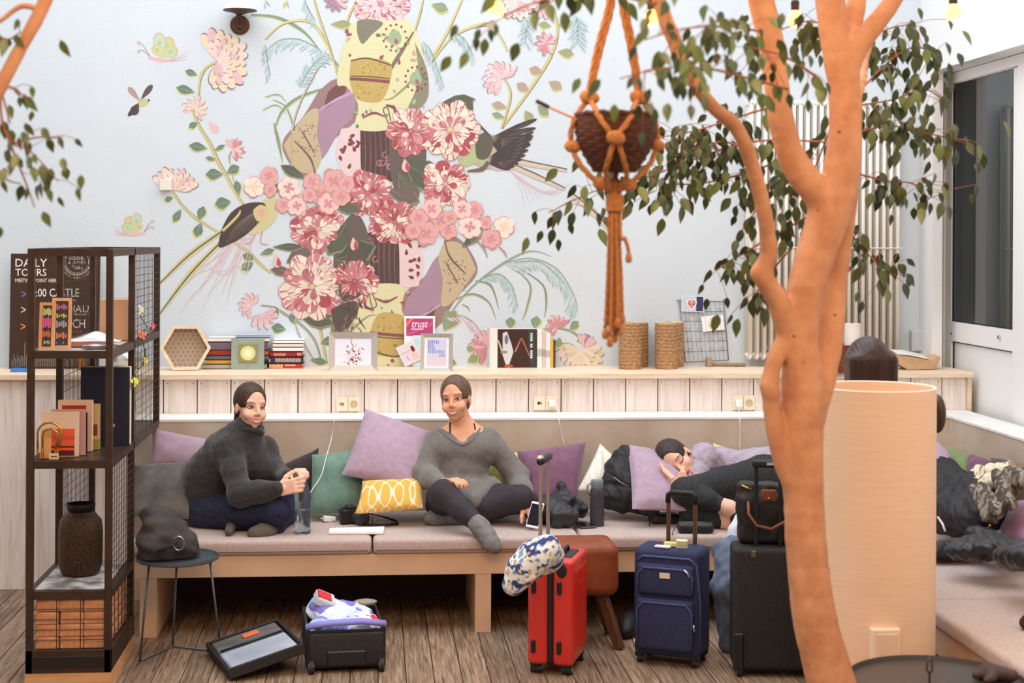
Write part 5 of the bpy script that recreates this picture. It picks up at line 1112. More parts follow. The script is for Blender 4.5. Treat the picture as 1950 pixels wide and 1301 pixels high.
# ================================================================== people
m_skin = mat('skin', (238, 192, 168), .5, c2=(232, 180, 156), scale=18, spec=.35)
m_skin_tan = mat('skin_tan', (232, 174, 142), .5, c2=(226, 162, 130), scale=18, spec=.35)
m_lip = mat('lip', (196, 104, 100), .4); m_teeth = mat('teeth', (240, 236, 228), .3); m_eye = mat('eye_white', (232, 228, 224), .25); m_iris = mat('iris', (52, 36, 28), .2); m_lid = mat('eyelid', (176, 116, 96), .5); m_brow = mat('brow', (74, 52, 40), .8)
def sdf_eval(s, P):
    P = np.asarray(P, float); S = np.zeros(P.shape[:-1])
    for p in s.p: S += np.exp(np.clip(-s.k*s.dist(p, P), -30, 40))
    f = -np.log(S+1e-12)/s.k
    for p in s.cut: f = np.maximum(f, -s.dist(p, P))
    return f
def rot_axes(f, up):
    f = Vector(f).normalized(); up = Vector(up); x = f.cross(up).normalized(); return x, f, x.cross(f)        # x = viewer's left when facing the viewer
def head(o, c, f, up, skin, hairm, smile=True, closed=False, hair='bun', sc_=1.0, fold=.0006):
    X, Y, Z = rot_axes(f, up); R = np.array([X, Y, Z]).T; c = np.array(c)
    W = lambda p: c+R @ (np.array(p)*sc_)
    s = SDF(.0024, 180)
    E_ = lambda p, r, cut=False: s.ell(W(p), np.array(r)*sc_, R, cut)
    E_((0, -.012, .036), (.070, .088, .084)); E_((0, .020, -.022), (.052, .056, .068)); E_((0, .05, -.086), (.018, .018, .014)); E_((0, .03, -.06), (.042, .04, .034))
    for q in (-1, 1):
        E_((q*.034, .05, -.028), (.024, .024, .024)); E_((q*.070, -.008, -.008), (.006, .014, .024)); E_((q*.0085, .083, -.027), (.0048, .006, .0042)); E_((q*.024, .061, .03), (.022, .016, .009))
        s.ell(W((q*.0305, .093, .006)), np.array((.0165, .014, .0085))*sc_, R, True)
        if smile: E_((q*.034, .058, -.036), (.018, .017, .015))
    s.cap(W((0, .074, .014)), W((0, .093, -.02)), .005*sc_, .0068*sc_)
    E_((0, .066, -.056), (.03, .012, .018))
    s.cap(W((0, -.015, -.06)), W((0, -.032, -.16)), .046*sc_, .05*sc_)
    sk = s.mesh()
    def surf(x, z):
        ys = np.linspace(.02, .13, 120); P = np.array([W((x, y, z)) for y in ys]); v = sdf_eval(s, P); k = np.where(v < 0)[0]
        return ys[k[-1]] if len(k) else .06
    def line(pts, r, m, nm, lift=.001, par=o):
        n = len(pts); return MB().tube([W((x, surf(x, z)+lift, z)) for x, z in pts], [r*sc_*(.35+.65*math.sin(math.pi*(i+.5)/n)) for i in range(n)], 6).build(nm, m, par, True)
    M3 = Matrix(R.tolist())
    for q in (-1, 1):
        if not closed:
            ye = surf(q*.0305, .006); hz = .0044 if smile else .0052
            e = MB(); e.ell(W((q*.0305, ye-.003, .0055)), (.0135*sc_, .0075*sc_, hz*sc_), 16, M3); eo = e.build('eye', m_eye, o, True)
            e = MB(); e.ell(W((q*.0305, ye+.0022, .0058)), (.0058*sc_, .0032*sc_, (hz+.0003)*sc_), 14, M3); e.build('iris', m_iris, eo, True)
            line([(q*.0165, .0055), (q*.023, .0098), (q*.031, .0112), (q*.039, .0098), (q*.0465, .0045)], .0026, m_brow, 'eyelash', .003)
            line([(q*.0185, .0015), (q*.031, -.0008), (q*.0445, .002)], .0011, m_lid, 'lower_eyelid', .003)
        else: line([(q*.0155, .004), (q*.023, -.0005), (q*.031, -.002), (q*.04, -.0005), (q*.048, .005)], .0024, m_brow, 'eyelash', .004)
        line([(q*.014, .0255), (q*.026, .0315), (q*.04, .0315), (q*.052, .024)], .0026, m_brow, 'eyebrow', -.0006)
    if smile:
        z0 = -.05; n = 11; up_ = []; lo_ = []
        for i in range(n): x = -.029+.058*i/(n-1); u = abs(x)/.029; up_.append((x, z0+.011*u**2-.0035)); lo_.append((x, z0+.011*u**2-.0035-.0125*(1-u**2)))
        q = MB(); mid_ = [(a[0], (a[1]+b[1])/2) for a, b in zip(up_, lo_)]
        q.grid([[W((x, surf(x, z)+.0016, z)) for x, z in r_] for r_ in (up_, mid_, lo_)]); q.build('teeth', m_teeth, o, True)
        line([(x, z+.0012) for x, z in up_], .003, m_lip, 'upper_lip', .0012); line([(x, z-.0022) for x, z in lo_], .0042, m_lip, 'lower_lip', .0006)
    else:
        line([(-.022, -.056), (-.01, -.0525), (0, -.054), (.01, -.0525), (.022, -.056)], .0042, m_lip, 'upper_lip'); line([(-.019, -.06), (0, -.0645), (.019, -.06)], .0052, m_lip, 'lower_lip', .0)
    if hair == 'skip': return sk
    h = SDF(.004, 120); H = lambda p, r, cut=False: h.ell(W(p), np.array(r)*sc_, R, cut)
    H((0, -.017, .038), (.0765, .0935, .0895))
    H((0, .118, .0), (.065, .086, .1), True)
    for q in (-1, 1): H((q*.075, .032, -.06), (.034, .054, .068), True); H((q*.08, -.004, -.012), (.016, .022, .03), True)
    if hair == 'bun': H((0, -.1, .066), (.034, .032, .034)); H((0, -.068, -.03), (.05, .032, .04))
    elif hair == 'tail': H((0, -.098, .02), (.028, .028, .032)); H((0, -.066, -.03), (.05, .032, .04)); h.chain([W((0, -.108, .01)), W((-.01, -.12, -.06)), W((-.01, -.115, -.14)), W((0, -.105, -.2))], [.024*sc_, .028*sc_, .022*sc_, .008*sc_])
    elif hair == 'loose': h.chain([W((0, -.08, .0)), W((.02, -.1, -.06)), W((.03, -.09, -.12))], [.055*sc_, .045*sc_, .025*sc_])
    P, F = h.mesh(); P = relax(P, F); N = normals_of(P, F); Lc = (P-c) @ R; ang = np.arctan2(Lc[:, 0], Lc[:, 2]+.02)
    P = P+N*(fold*np.sin(ang*80+4*np.sin(Lc[:, 1]*30))*np.clip(np.abs(Lc[:, 1]-.0)*14+.3, 0, 1))[:, None]
    np_obj('hair', [(P, F)], hairm, o)
    return sk
def hand(s, w, d, n, L_=.17, curl=(.35, .5, .4), thumb=1, spread=.06, tcurl=.5):
    d = Vector(d).normalized(); n = Vector(n); n = (n-d*n.dot(d)).normalized(); sd = d.cross(n)*thumb; k = L_/.175; w = Vector(w)
    R = np.array([sd, d, n]).T
    s.box(w+d*.045*k, (np.array((.030, .036, .006))*k), R, .009*k); s.cap(w-d*.03*k, w+d*.02*k, .023*k, .024*k)
    for i, (off, l) in enumerate(((.031, .068), (.0105, .076), (-.0105, .07), (-.031, .055))):
        p = w+d*(.082*k)+sd*off*k; a = 0; dd = (d+sd*off*spread*30).normalized()
        for j, fr in enumerate((.45, .31, .24)):
            a += curl[j]*(1+.12*i); v = dd*math.cos(a)+n*math.sin(a); q = p+v*l*fr*k; r = (.0092-.0011*j)*k*(.88 if i == 3 else 1); s.cap(p, q, r, r*.93); p = q
    p = w+d*.018*k+sd*.026*k; v = (d*.75+sd*.8+n*.25).normalized()
    for j, l in enumerate((.042, .034, .028)):
        q = p+v*l*k; s.cap(p, q, (.0125-.0016*j)*k, (.0115-.0016*j)*k); p = q; v = (v+n*tcurl*.6+d*.35-sd*tcurl*.35).normalized()
from mathutils.bvhtree import BVHTree
def caster(objs):              # first surface of the given meshes seen along a photo pixel
    T_ = []
    for ob in objs:
        me = ob.data; A_ = np.zeros(len(me.vertices)*3, np.float32); me.vertices.foreach_get('co', A_); A_ = A_.reshape(-1, 3)+np.array(root_loc(ob), np.float32)
        T_.append(BVHTree.FromPolygons(A_.tolist(), [tuple(p.vertices) for p in me.polygons]))
    def hit(x, y, lift=.002):
        d = _ray(x, y).normalized(); best = None
        for t in T_:
            h = t.ray_cast(CAM, d)
            if h[0] is not None and (best is None or h[3] < best[0]): best = (h[3], h[0])
        return None if best is None else best[1]-d*lift
    return hit
def person(label, loc): return thing('person', label, 'person', loc)
# ---------- woman in the dark turtleneck
o = person('woman in a black turtleneck sitting cross-legged and holding a water bottle', (at(430, 1000, -1.25).x, -1.25, .48)); J = at
pel, mid, che, nb = J(402, 958, -1.16), J(412, 905, -1.2), J(440, 862, -1.24), J(468, 826, -1.26)
rs, ls = J(434, 858, -1.34), J(506, 852, -1.16); re, rw = J(458, 942, -1.5), J(532, 932, -1.555); le, lw = J(530, 908, -1.2), J(556, 905, -1.42)
rh, rk, ra = J(395, 975, -1.27), J(525, 972, -1.5), J(445, 992, -1.28); lh, lk, la, lt = J(425, 972, -1.08), J(553, 966, -1.2), J(520, 1004, -1.46), J(484, 1016, -1.56)
hd = J(477, 777, -1.27)
hair1 = mat('hair_brown', (58, 40, 32), .45, c2=(78, 54, 40), scale=60, stretch=(1, 1, .3), bump=.4, bscale=200)
sk = [head(o, hd, (.50, -.86, .02), (.13, -.02, .99), m_skin, hair1, True, False, 'tail', 1.07)]
b = SDF(.009, 60); b.chain([pel, mid, che, nb], [.12, .1, .11, .05]); b.cap(nb, hd, .05, .05); b.chain([rs, re, rw], [.045, .036, .025]); b.chain([ls, le, lw], [.045, .036, .025]); b.chain([rh, rk, ra], [.07, .05, .035]); b.chain([lh, lk, la, lt], [.07, .05, .035, .03]); b.cap(rs, ls, .04, .04)
hs = SDF(.0032, 260); hand(hs, rw, J(575, 922, -1.565)-rw, (.1, 1, -.15), .165, (.3, .5, .45), 1); hand(hs, lw, J(580, 893, -1.5)-lw, (.15, -.3, -1), .16, (.6, .6, .5), -1)
np_obj('body', sk+[b.mesh(), hs.mesh()], m_skin, o)
s = SDF(.006, 52); s.chain([pel+Vector((-.02, 0, .0)), mid+Vector((-.015, 0, 0)), che, nb+Vector((-.01, 0, -.02))], [.15, .135, .125, .06]); s.cap(rs, ls, .05, .048); s.cap(rs, nb, .05, .05); s.cap(che, J(500, 895, -1.24), .1, .09); s.cap(J(380, 978, -1.2), J(440, 960, -1.26), .1, .08)
s.chain([rs, (rs+re)/2, re], [.056, .054, .054]); s.chain([re, (re+rw)/2, rw-Vector((.012, 0, 0))], [.06, .048, .04]); s.chain([ls, le], [.05, .048]); s.chain([le, lw-Vector((.02, .02, 0))], [.052, .038])
s.chain([nb+Vector((-.015, .0, -.01)), J(467, 826, -1.262), J(474, 811, -1.268)], [.07, .066, .064])
q = MB(); cc = J(474, 815, -1.268); X_, Y_, Z_ = rot_axes((.5, -.86, .25), (.12, .1, 1))
for rr_, zz, tr_ in ((.066, 0, .017), (.069, -.022, .018)): q.tube([cc+(X_*math.cos(a)*.95+Y_*math.sin(a))*rr_+Z_*zz for a in (2*math.pi*k/28 for k in range(28))], tr_, 10, True)
q.build('rolled_collar', mat('black_knit', (44, 41, 43), .9, c2=(58, 55, 56), scale=90, bump=.35, bscale=260, sheen=.25), o, True).__setitem__('kind', 'stuff')
soft('turtleneck', s, mat('black_knit', (44, 41, 43), .9, c2=(58, 55, 56), scale=90, bump=.35, bscale=260, sheen=.25), o, .0042, 62, 4)
s = SDF(.006, 85); s.chain([rh, (rh+rk)/2, rk], [.1, .09, .072]); s.chain([rk, ra], [.07, .052]); s.chain([lh, lk], [.1, .072]); s.chain([lk, la, la+(lt-la)*.25], [.066, .05, .04]); s.ell(pel+Vector((0, 0, -.02)), (.16, .15, .1))
soft('jeans', s, mat('navy_denim', (34, 36, 58), .85, c2=(42, 46, 72), scale=40, bump=.2, bscale=300), o, .0035, 75, 6, floor=.482)
s = SDF(.005, 90); s.chain([la, J(505, 1014, -1.52), lt], [.042, .046, .034]); s.chain([ra-Vector((.0, .0, 0)), J(436, 1012, -1.55)], [.035, .022]); soft('sock', s, mat('brown_sock', (92, 82, 72), .95, c2=(106, 96, 84), scale=120), o, .001, 60, 2, floor=.482)
# ---------- woman in grey
o = person('smiling woman in a loose grey sweater sitting cross-legged with one foot hanging', (at(880, 1000, -1.2).x, -1.2, .48))
pel, mid, che, nb = J(872, 955, -1.1), J(876, 905, -1.1), J(881, 862, -1.1), J(880, 818, -1.09)
rs, ls = J(832, 842, -1.1), J(931, 839, -1.08); re, rw = J(806, 905, -1.2), J(843, 921, -1.4); le, lw = J(984, 905, -1.12), J(1006, 962, -1.36)
rh, rk, ra, rt = J(845, 958, -1.14), J(845, 940, -1.46), J(915, 1004, -1.66), J(938, 1038, -1.735); lh, lk, la, lt = J(905, 958, -1.14), J(990, 950, -1.36), J(865, 985, -1.28), J(828, 986, -1.3)
hd = J(868, 762, -1.13); hair2 = mat('hair_light_brown', (88, 68, 54), .5, c2=(112, 88, 68), scale=60, stretch=(1, 1, .3), bump=.4, bscale=200)
sk = [head(o, hd, (-.32, -.95, .04), (-.13, 0, .99), m_skin_tan, hair2, True, False, 'bun', 1.08)]
b = SDF(.008, 60); b.chain([pel, mid, che], [.12, .1, .105]); b.cap(che, nb, .09, .055); b.cap(nb, hd, .05, .05); b.cap(rs+Vector((.02, 0, .012)), nb, .045, .05); b.cap(ls+Vector((-.02, 0, .012)), nb, .045, .05); b.chain([rs, re, rw], [.05, .038, .026]); b.chain([ls, le, lw], [.05, .038, .026]); b.chain([rh, rk, ra, rt], [.07, .05, .035, .03]); b.chain([lh, lk, la, lt], [.07, .05, .035, .03])
b.cap(J(862, 856, -1.14), J(898, 856, -1.14), .05, .05); b.cap(J(852, 832, -1.13), J(908, 830, -1.13), .036, .036)
hs = SDF(.0032, 260); hand(hs, rw, J(872, 914, -1.46)-rw, (.2, -.25, -.9), .17, (.3, .45, .35), 1); hand(hs, lw, J(1022, 988, -1.44)-lw, (-.3, .5, -.6), .165, (.5, .6, .4), -1)
bd2 = np_obj('body', sk+[b.mesh(), hs.mesh()], m_skin_tan, o)
s = SDF(.006, 80); s.chain([pel+Vector((0, 0, .0)), mid, che], [.14, .14, .13]); s.cap(rs+Vector((.02, 0, -.005)), ls+Vector((-.02, 0, -.005)), .054, .054); s.cap(J(852, 856, -1.12), J(910, 856, -1.12), .105, .105)
s.chain([rs, re], [.066, .062]); s.chain([re, (re+rw)/2, rw-Vector((.01, -.01, 0))], [.062, .052, .038]); s.chain([ls, le], [.066, .062]); s.chain([le, (le+lw)/2, lw-Vector((0, -.02, -.02))], [.06, .05, .036])
s.cap(J(868, 928, -1.24), J(900, 956, -1.34), .05, .026); s.cap(J(936, 926, -1.22), J(906, 956, -1.34), .05, .026); s.cap(J(898, 930, -1.26), J(903, 950, -1.33), .05, .03); s.cap(J(850, 935, -1.18), J(930, 940, -1.16), .09, .09)
s.cap(J(881, 836, -1.3), J(878, 792, -1.22), .026, .125, True); s.cap(J(881, 832, -1.2), J(877, 788, -1.1), .03, .13, True); s.ell(J(877, 797, -1.06), (.13, .1, .07), None, True)
sw2 = soft('sweater', s, mat('grey_knit', (112, 106, 102), .9, c2=(124, 118, 113), scale=80, bump=.3, bscale=260, sheen=.25), o, .0034, 58, 9)
hit = caster([bd2, sw2]); hb = caster([bd2])
q = MB(); q.tube([p for p in (hit(x, y, .001) for x, y in A.curve([(826, 811), (840, 822), (856, 835), (872, 845), (882, 847), (895, 841), (908, 826), (917, 810), (925, 795)], 3)) if p is not None], .0055, 8); q.build('neckline', MATS['grey_knit'], sw2, True)
for pts in ([(857, 804), (857, 814), (857, 825), (858, 838)], [(898, 790), (900, 798), (903, 807), (905, 818)]):
    P2_ = [p for p in (hb(x, y, .002) for x, y in pts) if p is not None]
    if len(P2_) > 1: q = MB(); q.tube(P2_, .004, 6); q.build('strap', mat('black_strap', (34, 28, 28), .7), o, True)
for pts in () and ([(858, 792, -1.14), (857, 805, -1.185), (857, 820, -1.215), (857, 836, -1.225)], [(902, 786, -1.12), (906, 800, -1.18), (909, 815, -1.20)], [(855, 787, -1.1), (842, 797, -1.12), (830, 806, -1.1)]): q = MB(); q.tube([J(*p) for p in pts], .004, 6, flat=.5); q.build('strap', mat('black_strap', (34, 28, 28), .7), o, True)
s = SDF(.006, 90); s.chain([rh, (rh+rk)/2, rk], [.095, .086, .07]); s.chain([rk, (rk+ra)/2, ra], [.068, .057, .038]); s.chain([lh, (lh+lk)/2, lk], [.095, .086, .07]); s.chain([lk, (lk+la)/2, la], [.068, .057, .04]); s.ell(pel+Vector((0, 0, -.02)), (.17, .14, .1))
soft('leggings', s, mat('charcoal_leggings', (52, 47, 52), .8, c2=(58, 53, 58), scale=60), o, .0018, 36, 3, floor=.482 if False else None)
m_sock = mat('grey_sock', (104, 100, 98), .95, c2=(140, 136, 132), scale=150)
s = SDF(.005, 100); s.chain([ra+(rk-ra)*.12, ra, J(928, 1022, -1.7), rt, J(944, 1044, -1.745)], [.045, .044, .04, .038, .026]); soft('sock', s, m_sock, o, .0016, 90, 5)
s = SDF(.005, 100); s.chain([la+(lk-la)*.1, la, lt, J(816, 986, -1.32)], [.045, .044, .042, .028]); soft('sock', s, m_sock, o, .0016, 90, 6, floor=.482)
ph = TM(J(1019, 981, -1.47), (62, 8, -20)); q = MB(ph); q.box((0, 0, 0), (.068, .14, .008), b=.003); pho = thing('phone', 'white phone in the left hand of the woman in grey', 'phone', J(1019, 981, -1.47)); q.build('case', m_gloss_white, pho); q = MB(ph); q.box((0, 0, .0043), (.06, .115, .001)); q.build('screen', mat('phone_screen', (30, 28, 34), .1), pho)
# ---------- sleeping woman
o = person('sleeping woman in a heather lilac top and black leggings curled up on the bench', (at(1390, 990, -1.15).x, -1.15, .48))
hd = J(1291, 877, -1.15); hair3 = mat('hair_dark', (46, 36, 34), .45, c2=(70, 56, 50), scale=60, stretch=(1, 1, .3), bump=.4, bscale=200)
sk = [head(o, hd, (-.17, -.956, -.24), (-.82, 0, .57), m_skin, hair3, False, True, 'loose', 1.08)]
hip, che, nb = J(1470, 918, -1.02), J(1368, 898, -1.0), J(1322, 888, -1.05); ls, rs = J(1338, 872, -1.14), J(1340, 930, -1.02)
le, lw = J(1318, 946, -1.3), J(1285, 918, -1.38); re, rw = J(1345, 932, -1.2), J(1322, 922, -1.3)
lk, la, lt = J(1303, 936, -1.46), J(1390, 968, -1.54), J(1412, 990, -1.56); rk, ra, rt = J(1318, 972, -1.42), J(1388, 996, -1.5), J(1420, 1000, -1.5)
b = SDF(.009, 60); b.chain([hip, che, nb], [.13, .11, .05]); b.cap(nb, hd, .05, .05); b.chain([ls, le, lw], [.045, .036, .024]); b.chain([rs, re, rw], [.045, .036, .024]); b.chain([J(1462, 905, -1.1), lk, la, lt], [.08, .055, .032, .028]); b.chain([J(1462, 940, -1.05), rk, ra, rt], [.08, .055, .034, .028])
f_ = SDF(.004, 110); f_.chain([le, (le+lw)/2, lw], [.036, .033, .025]); f_.chain([rw+Vector((.03, .02, -.01)), rw], [.028, .024]); f_.chain([la+(lk-la)*.2, la], [.036, .032])
hs = SDF(.0032, 260); hand(hs, lw, J(1252, 888, -1.28)-lw, (.6, .3, .6), .16, (.1, .2, .15), 1); hand(hs, rw, J(1300, 914, -1.34)-rw, (0, .3, .6), .15, (.5, .6, .5), -1)
np_obj('body', sk+[b.mesh(), f_.mesh(), hs.mesh()], m_skin, o)
def heather(P): k = wrinkle(P*np.array([1, 1, 4.]), 170, 5)*.5+.5; a = np.array(lin((196, 184, 196))); c = np.array(lin((150, 132, 152))); k = np.clip(k, 0, 1)[:, None]; return a*(1-k)+c*k
s = SDF(.006, 80); s.chain([hip+Vector((-.05, 0, .0)), J(1420, 905, -1.0), che, nb+Vector((.02, 0, -.01))], [.135, .125, .13, .055]); s.cap(ls, che, .075, .095); s.chain([ls, le+(ls-le)*.15], [.07, .05]); s.chain([rs, re], [.06, .05]); s.cap(J(1440, 888, -1.0), J(1480, 882, -.98), .1, .1)
soft('top', s, paint_mat('heather_knit', .9), o, .004, 66, 12, colfn=heather)
s = SDF(.006, 90); s.chain([J(1490, 914, -1.04), J(1455, 908, -1.12), (J(1455, 908, -1.12)+lk)/2, lk], [.14, .115, .088, .068]); s.chain([lk, (lk+la)/2, la+(lk-la)*.12], [.066, .054, .036]); s.chain([J(1470, 950, -1.06), rk], [.1, .068]); s.chain([rk, (rk+ra)/2, ra], [.066, .054, .038])
soft('leggings', s, mat('black_leggings', (40, 41, 44), .75, c2=(48, 49, 52), scale=60), o, .0022, 70, 8, floor=.482)
s = SDF(.005, 100); s.chain([la+(lt-la)*.35, lt, J(1400, 1000, -1.6)], [.036, .04, .028]); s.chain([ra, rt], [.042, .036]); soft('sock', s, mat('black_sock', (30, 29, 31), .9), o, .001, 60, 7, floor=.482)
q = MB(); q.tube([rw+Vector((.012, .0, .006))+Vector((.006*math.sin(a), .027*math.cos(a), .027*math.sin(a))) for a in (k*.524 for k in range(12))], .0035, 6, True); q.build('wristband', MATS['black_strap'], o, True)
for o_ in [q for q in col.objects if q.name.startswith('person')]:          # seated bodies press flat on the seat
    for ch in o_.children_recursive:
        if ch.type != 'MESH': continue
        n = len(ch.data.vertices); A_ = np.zeros(n*3, np.float32); ch.data.vertices.foreach_get('co', A_); A_ = A_.reshape(-1, 3); ol = np.array(root_loc(ch), np.float32); k_ = A_[:, 1]+ol[1] > -1.67
        A_[k_, 2] = np.maximum(A_[k_, 2], .4816-ol[2]); ch.data.vertices.foreach_set('co', A_.ravel()); ch.data.update()
# ---------- person standing behind the tall drum
gx = at(1652, 700, -3.05).x; o = person('person with long straight dark hair seen from behind above the drum', (gx, -3.05, 0)); zt = at(1663, 641, -3.05).z
V3 = Vector; B = lambda x, y, z: V3((gx+x, -3.05+y, z)); hz = zt-.128
sk = [head(o, B(0, 0, hz), (0, 1, 0), (0, 0, 1), m_skin, MATS['hair_dark'], False, False, 'skip')]
b = SDF(.01, 60); b.chain([B(0, 0, .95), B(0, 0, 1.15), B(0, 0, hz-.26)], [.13, .11, .12]); b.cap(B(0, 0, hz-.2), B(0, 0, hz-.08), .055, .05)
for q in (-1, 1): b.chain([B(q*.14, 0, hz-.24), B(q*.17, .03, 1.0), B(q*.15, .2, .95)], [.05, .04, .028]); b.chain([B(q*.085, 0, .9), B(q*.09, .01, .5), B(q*.09, 0, .09)], [.085, .06, .04]); b.cap(B(q*.09, -.02, .05), B(q*.1, .14, .03), .038, .03)
hs = SDF(.0035, 260)
for q in (-1, 1): hand(hs, B(q*.15, .2, .95), (-q*.3, 1, .1), (0, .1, -1), .165, (.3, .5, .4), q)
np_obj('body', sk+[b.mesh(), hs.mesh()], m_skin, o)
s = SDF(.008, 55); s.chain([B(0, 0, .92), B(0, 0, 1.15), B(0, 0, hz-.26)], [.15, .135, .14]); s.cap(B(-.13, 0, hz-.24), B(.13, 0, hz-.24), .07, .07)
for q in (-1, 1): s.chain([B(q*.14, 0, hz-.24), B(q*.175, .03, 1.0), B(q*.155, .17, .95)], [.07, .058, .042])
soft('shirt', s, mat('dark_shirt', (56, 52, 56), .85), o, .004, 26, 3)
s = SDF(.008, 60)
for q in (-1, 1): s.chain([B(q*.085, 0, .9), B(q*.09, .01, .5), B(q*.09, 0, .1)], [.105, .075, .055])
soft('trousers', s, MATS['navy_denim'], o, .003, 30, 4)
s = SDF(.006, 80)
for q in (-1, 1): s.cap(B(q*.09, -.02, .05), B(q*.1, .15, .035), .046, .036)
soft('shoe', s, mat('dark_shoe', (36, 32, 32), .5), o, 0, floor=.001)
h = SDF(.005, 80); h.ell(B(0, -.005, hz+.04), (.086, .102, .09)); h.box(B(0, -.05, hz-.09), (.075, .03, .12), None, .03); h.box(B(0, -.06, hz-.2), (.085, .02, .08), None, .025); h.ell(B(0, .12, hz-.03), (.07, .09, .1), None, True)
P, F = h.mesh(); N = normals_of(P, F); P = P+N*(.0009*np.sin(P[:, 0]*420+3*np.sin(P[:, 2]*9)))[:, None]; np_obj('long_hair', [(P, F)], mat('hair_black_brown', (44, 28, 24), .35, c2=(64, 40, 32), scale=50, stretch=(1, 1, .12)), o)
# ================================================================== pillows, clothes and small things on the benches
def fab(n, c, c2=None, sc2=30): return mat(n, c, .9, c2=c2 or tuple(max(0, v-10) for v in c), scale=sc2, bump=.15, bscale=260, sheen=.25)
m_lil = fab('lilac_cotton', (178, 153, 171)); m_pur = fab('purple_cotton', (128, 88, 112)); m_teal = fab('teal_cotton', (114, 144, 130)); m_vel = mat('grey_velvet', (76, 72, 68), .8, c2=(108, 104, 98), scale=9, detail=6, sheen=.5); m_blk = fab('black_cotton', (52, 44, 44))
def pil(label, c, T, m, **k): return pillow('pillow', label, [at(x, y, Y-.045) for x, y, Y in c], T, m, group='loose pillows', **k)
pil('lilac pillow at the left end of the bench behind the velvet cushion', [(286, 888, -1.0), (405, 905, -1.0), (402, 838, -.9), (289, 816, -.9)], .13, m_lil, seed=1)
pil('dark grey velvet pillow beside the steel shelf', [(251, 985, -1.3), (372, 990, -1.26), (372, 880, -1.04), (254, 886, -1.06)], .14, m_vel, seed=2)
pil('black pillow just behind the turtleneck woman', [(530, 962, -1.06), (604, 950, -1.0), (607, 853, -.88), (525, 892, -.9)], .12, m_blk, seed=3)
pil('teal pillow next to the tall lilac one', [(588, 980, -1.13), (694, 980, -1.1), (694, 852, -.93), (594, 866, -.95)], .16, m_teal, seed=4, fold=.012)
pil('tall lilac pillow standing on one corner between the two women', [(650, 904, -1.14), (797, 942, -1.2), (822, 822, -.96), (696, 778, -.9)], .16, m_lil, seed=5)
def ring_pat(base, line, s):
    a, b = np.array(lin(base)), np.array(lin(line))
    def f(P):
        u = P[:, 0]/s; v = (P[:, 2]-P[:, 1])/(s*.62); k = (np.abs(np.cos(u*math.pi)+np.cos(v*math.pi)*.9) < .26)[:, None]; return np.where(k, b, a)
    return f
pil('mustard pillow with white interlaced rings lying before the tall lilac pillow', [(676, 978, -1.35), (806, 968, -1.33), (808, 912, -1.17), (690, 917, -1.17)], .1, paint_mat('ring_print', .9), seed=6, n=90, colfn=ring_pat((222, 174, 82), (244, 228, 196), .036))
pil('lime yellow pillow behind the elbow of the woman in grey', [(930, 935, -.98), (992, 935, -.96), (992, 862, -.86), (932, 860, -.86)], .11, paint_mat('lime_print', .9), seed=7, n=70, colfn=ring_pat((206, 198, 96), (230, 224, 160), .02))
pil('plum purple pillow right of the woman in grey', [(1004, 966, -1.12), (1100, 958, -1.1), (1116, 842, -.9), (984, 860, -.92)], .15, m_pur, seed=8, fold=.011)
pil('white patterned pillow between the purple pillow and the black coat', [(1098, 935, -1.06), (1166, 952, -1.05), (1182, 880, -.93), (1143, 845, -.88)], .1, paint_mat('pale_print', .9), seed=9, n=70, colfn=ring_pat((232, 228, 216), (206, 204, 190), .03))
pil('lilac pillow under the head of the sleeping woman', [(1204, 970, -1.44), (1314, 974, -1.44), (1296, 872, -.98), (1194, 846, -1.0)], .15, m_lil, seed=10)
pil('pale yellow pillow behind the back of the sleeping woman', [(1356, 905, -.92), (1440, 910, -.92), (1440, 868, -.87), (1358, 844, -.86)], .07, fab('pale_yellow', (222, 208, 140)), seed=11)
pil('lilac pillow behind the hips of the sleeping woman', [(1440, 935, -.96), (1520, 925, -.96), (1500, 838, -.88), (1436, 882, -.88)], .12, m_lil, seed=12)
def pilx(label, c, T, m, **k): return pillow('pillow', label, [atx(*p) for p in c], T, m, group='loose pillows', **k)
pilx('small lilac pillow first in the corner row by the drum', [(1772, 905, 2.98), (1802, 905, 2.98), (1804, 858, 3.1), (1786, 842, 3.1)], .1, m_lil, seed=13)
pilx('moss green pillow in the corner row', [(1802, 905, 3.12), (1848, 918, 3.12), (1852, 868, 3.24), (1812, 852, 3.24)], .12, fab('moss', (122, 142, 92)), seed=14)
pilx('deep purple pillow in the corner row behind the scarf', [(1842, 920, 3.1), (1888, 930, 3.1), (1890, 880, 3.23), (1850, 866, 3.23)], .12, fab('deep_purple', (112, 62, 100)), seed=15)
pilx('charcoal pillow at the right of the corner row', [(1884, 925, 3.1), (1945, 935, 3.1), (1938, 884, 3.23), (1888, 872, 3.23)], .1, m_blk, seed=16)
pilx('pink lilac pillow half under the fur-trimmed scarf on the corner bench', [(1890, 1034, 2.92), (1985, 1044, 2.92), (1985, 950, 3.12), (1922, 968, 3.1)], .14, fab('pink_lilac', (186, 142, 178)), seed=17)
def lump(name, label, cat, pts, m, fold=.008, ff=60, seed=1, res=.007, k=70, floor=.4815, cuts=(), colfn=None, parts=None):
    o = thing(name, label, cat, (sum(p[0].x for p in pts)/len(pts), sum(p[0].y for p in pts)/len(pts), floor)); s = SDF(res, k)
    for i, p in enumerate(pts):
        if len(p) == 2: s.ell(p[0], (p[1], p[1], p[1]))
        elif len(p) == 3 and isinstance(p[1], Vector): s.cap(p[0], p[1], p[2], p[2])
        elif len(p) == 3: s.ell(p[0], p[1], p[2])
        else: s.cap(p[0], p[1], p[2], p[3])
    soft('cloth', s, m, o, fold, ff, seed, floor=floor, colfn=colfn); return o
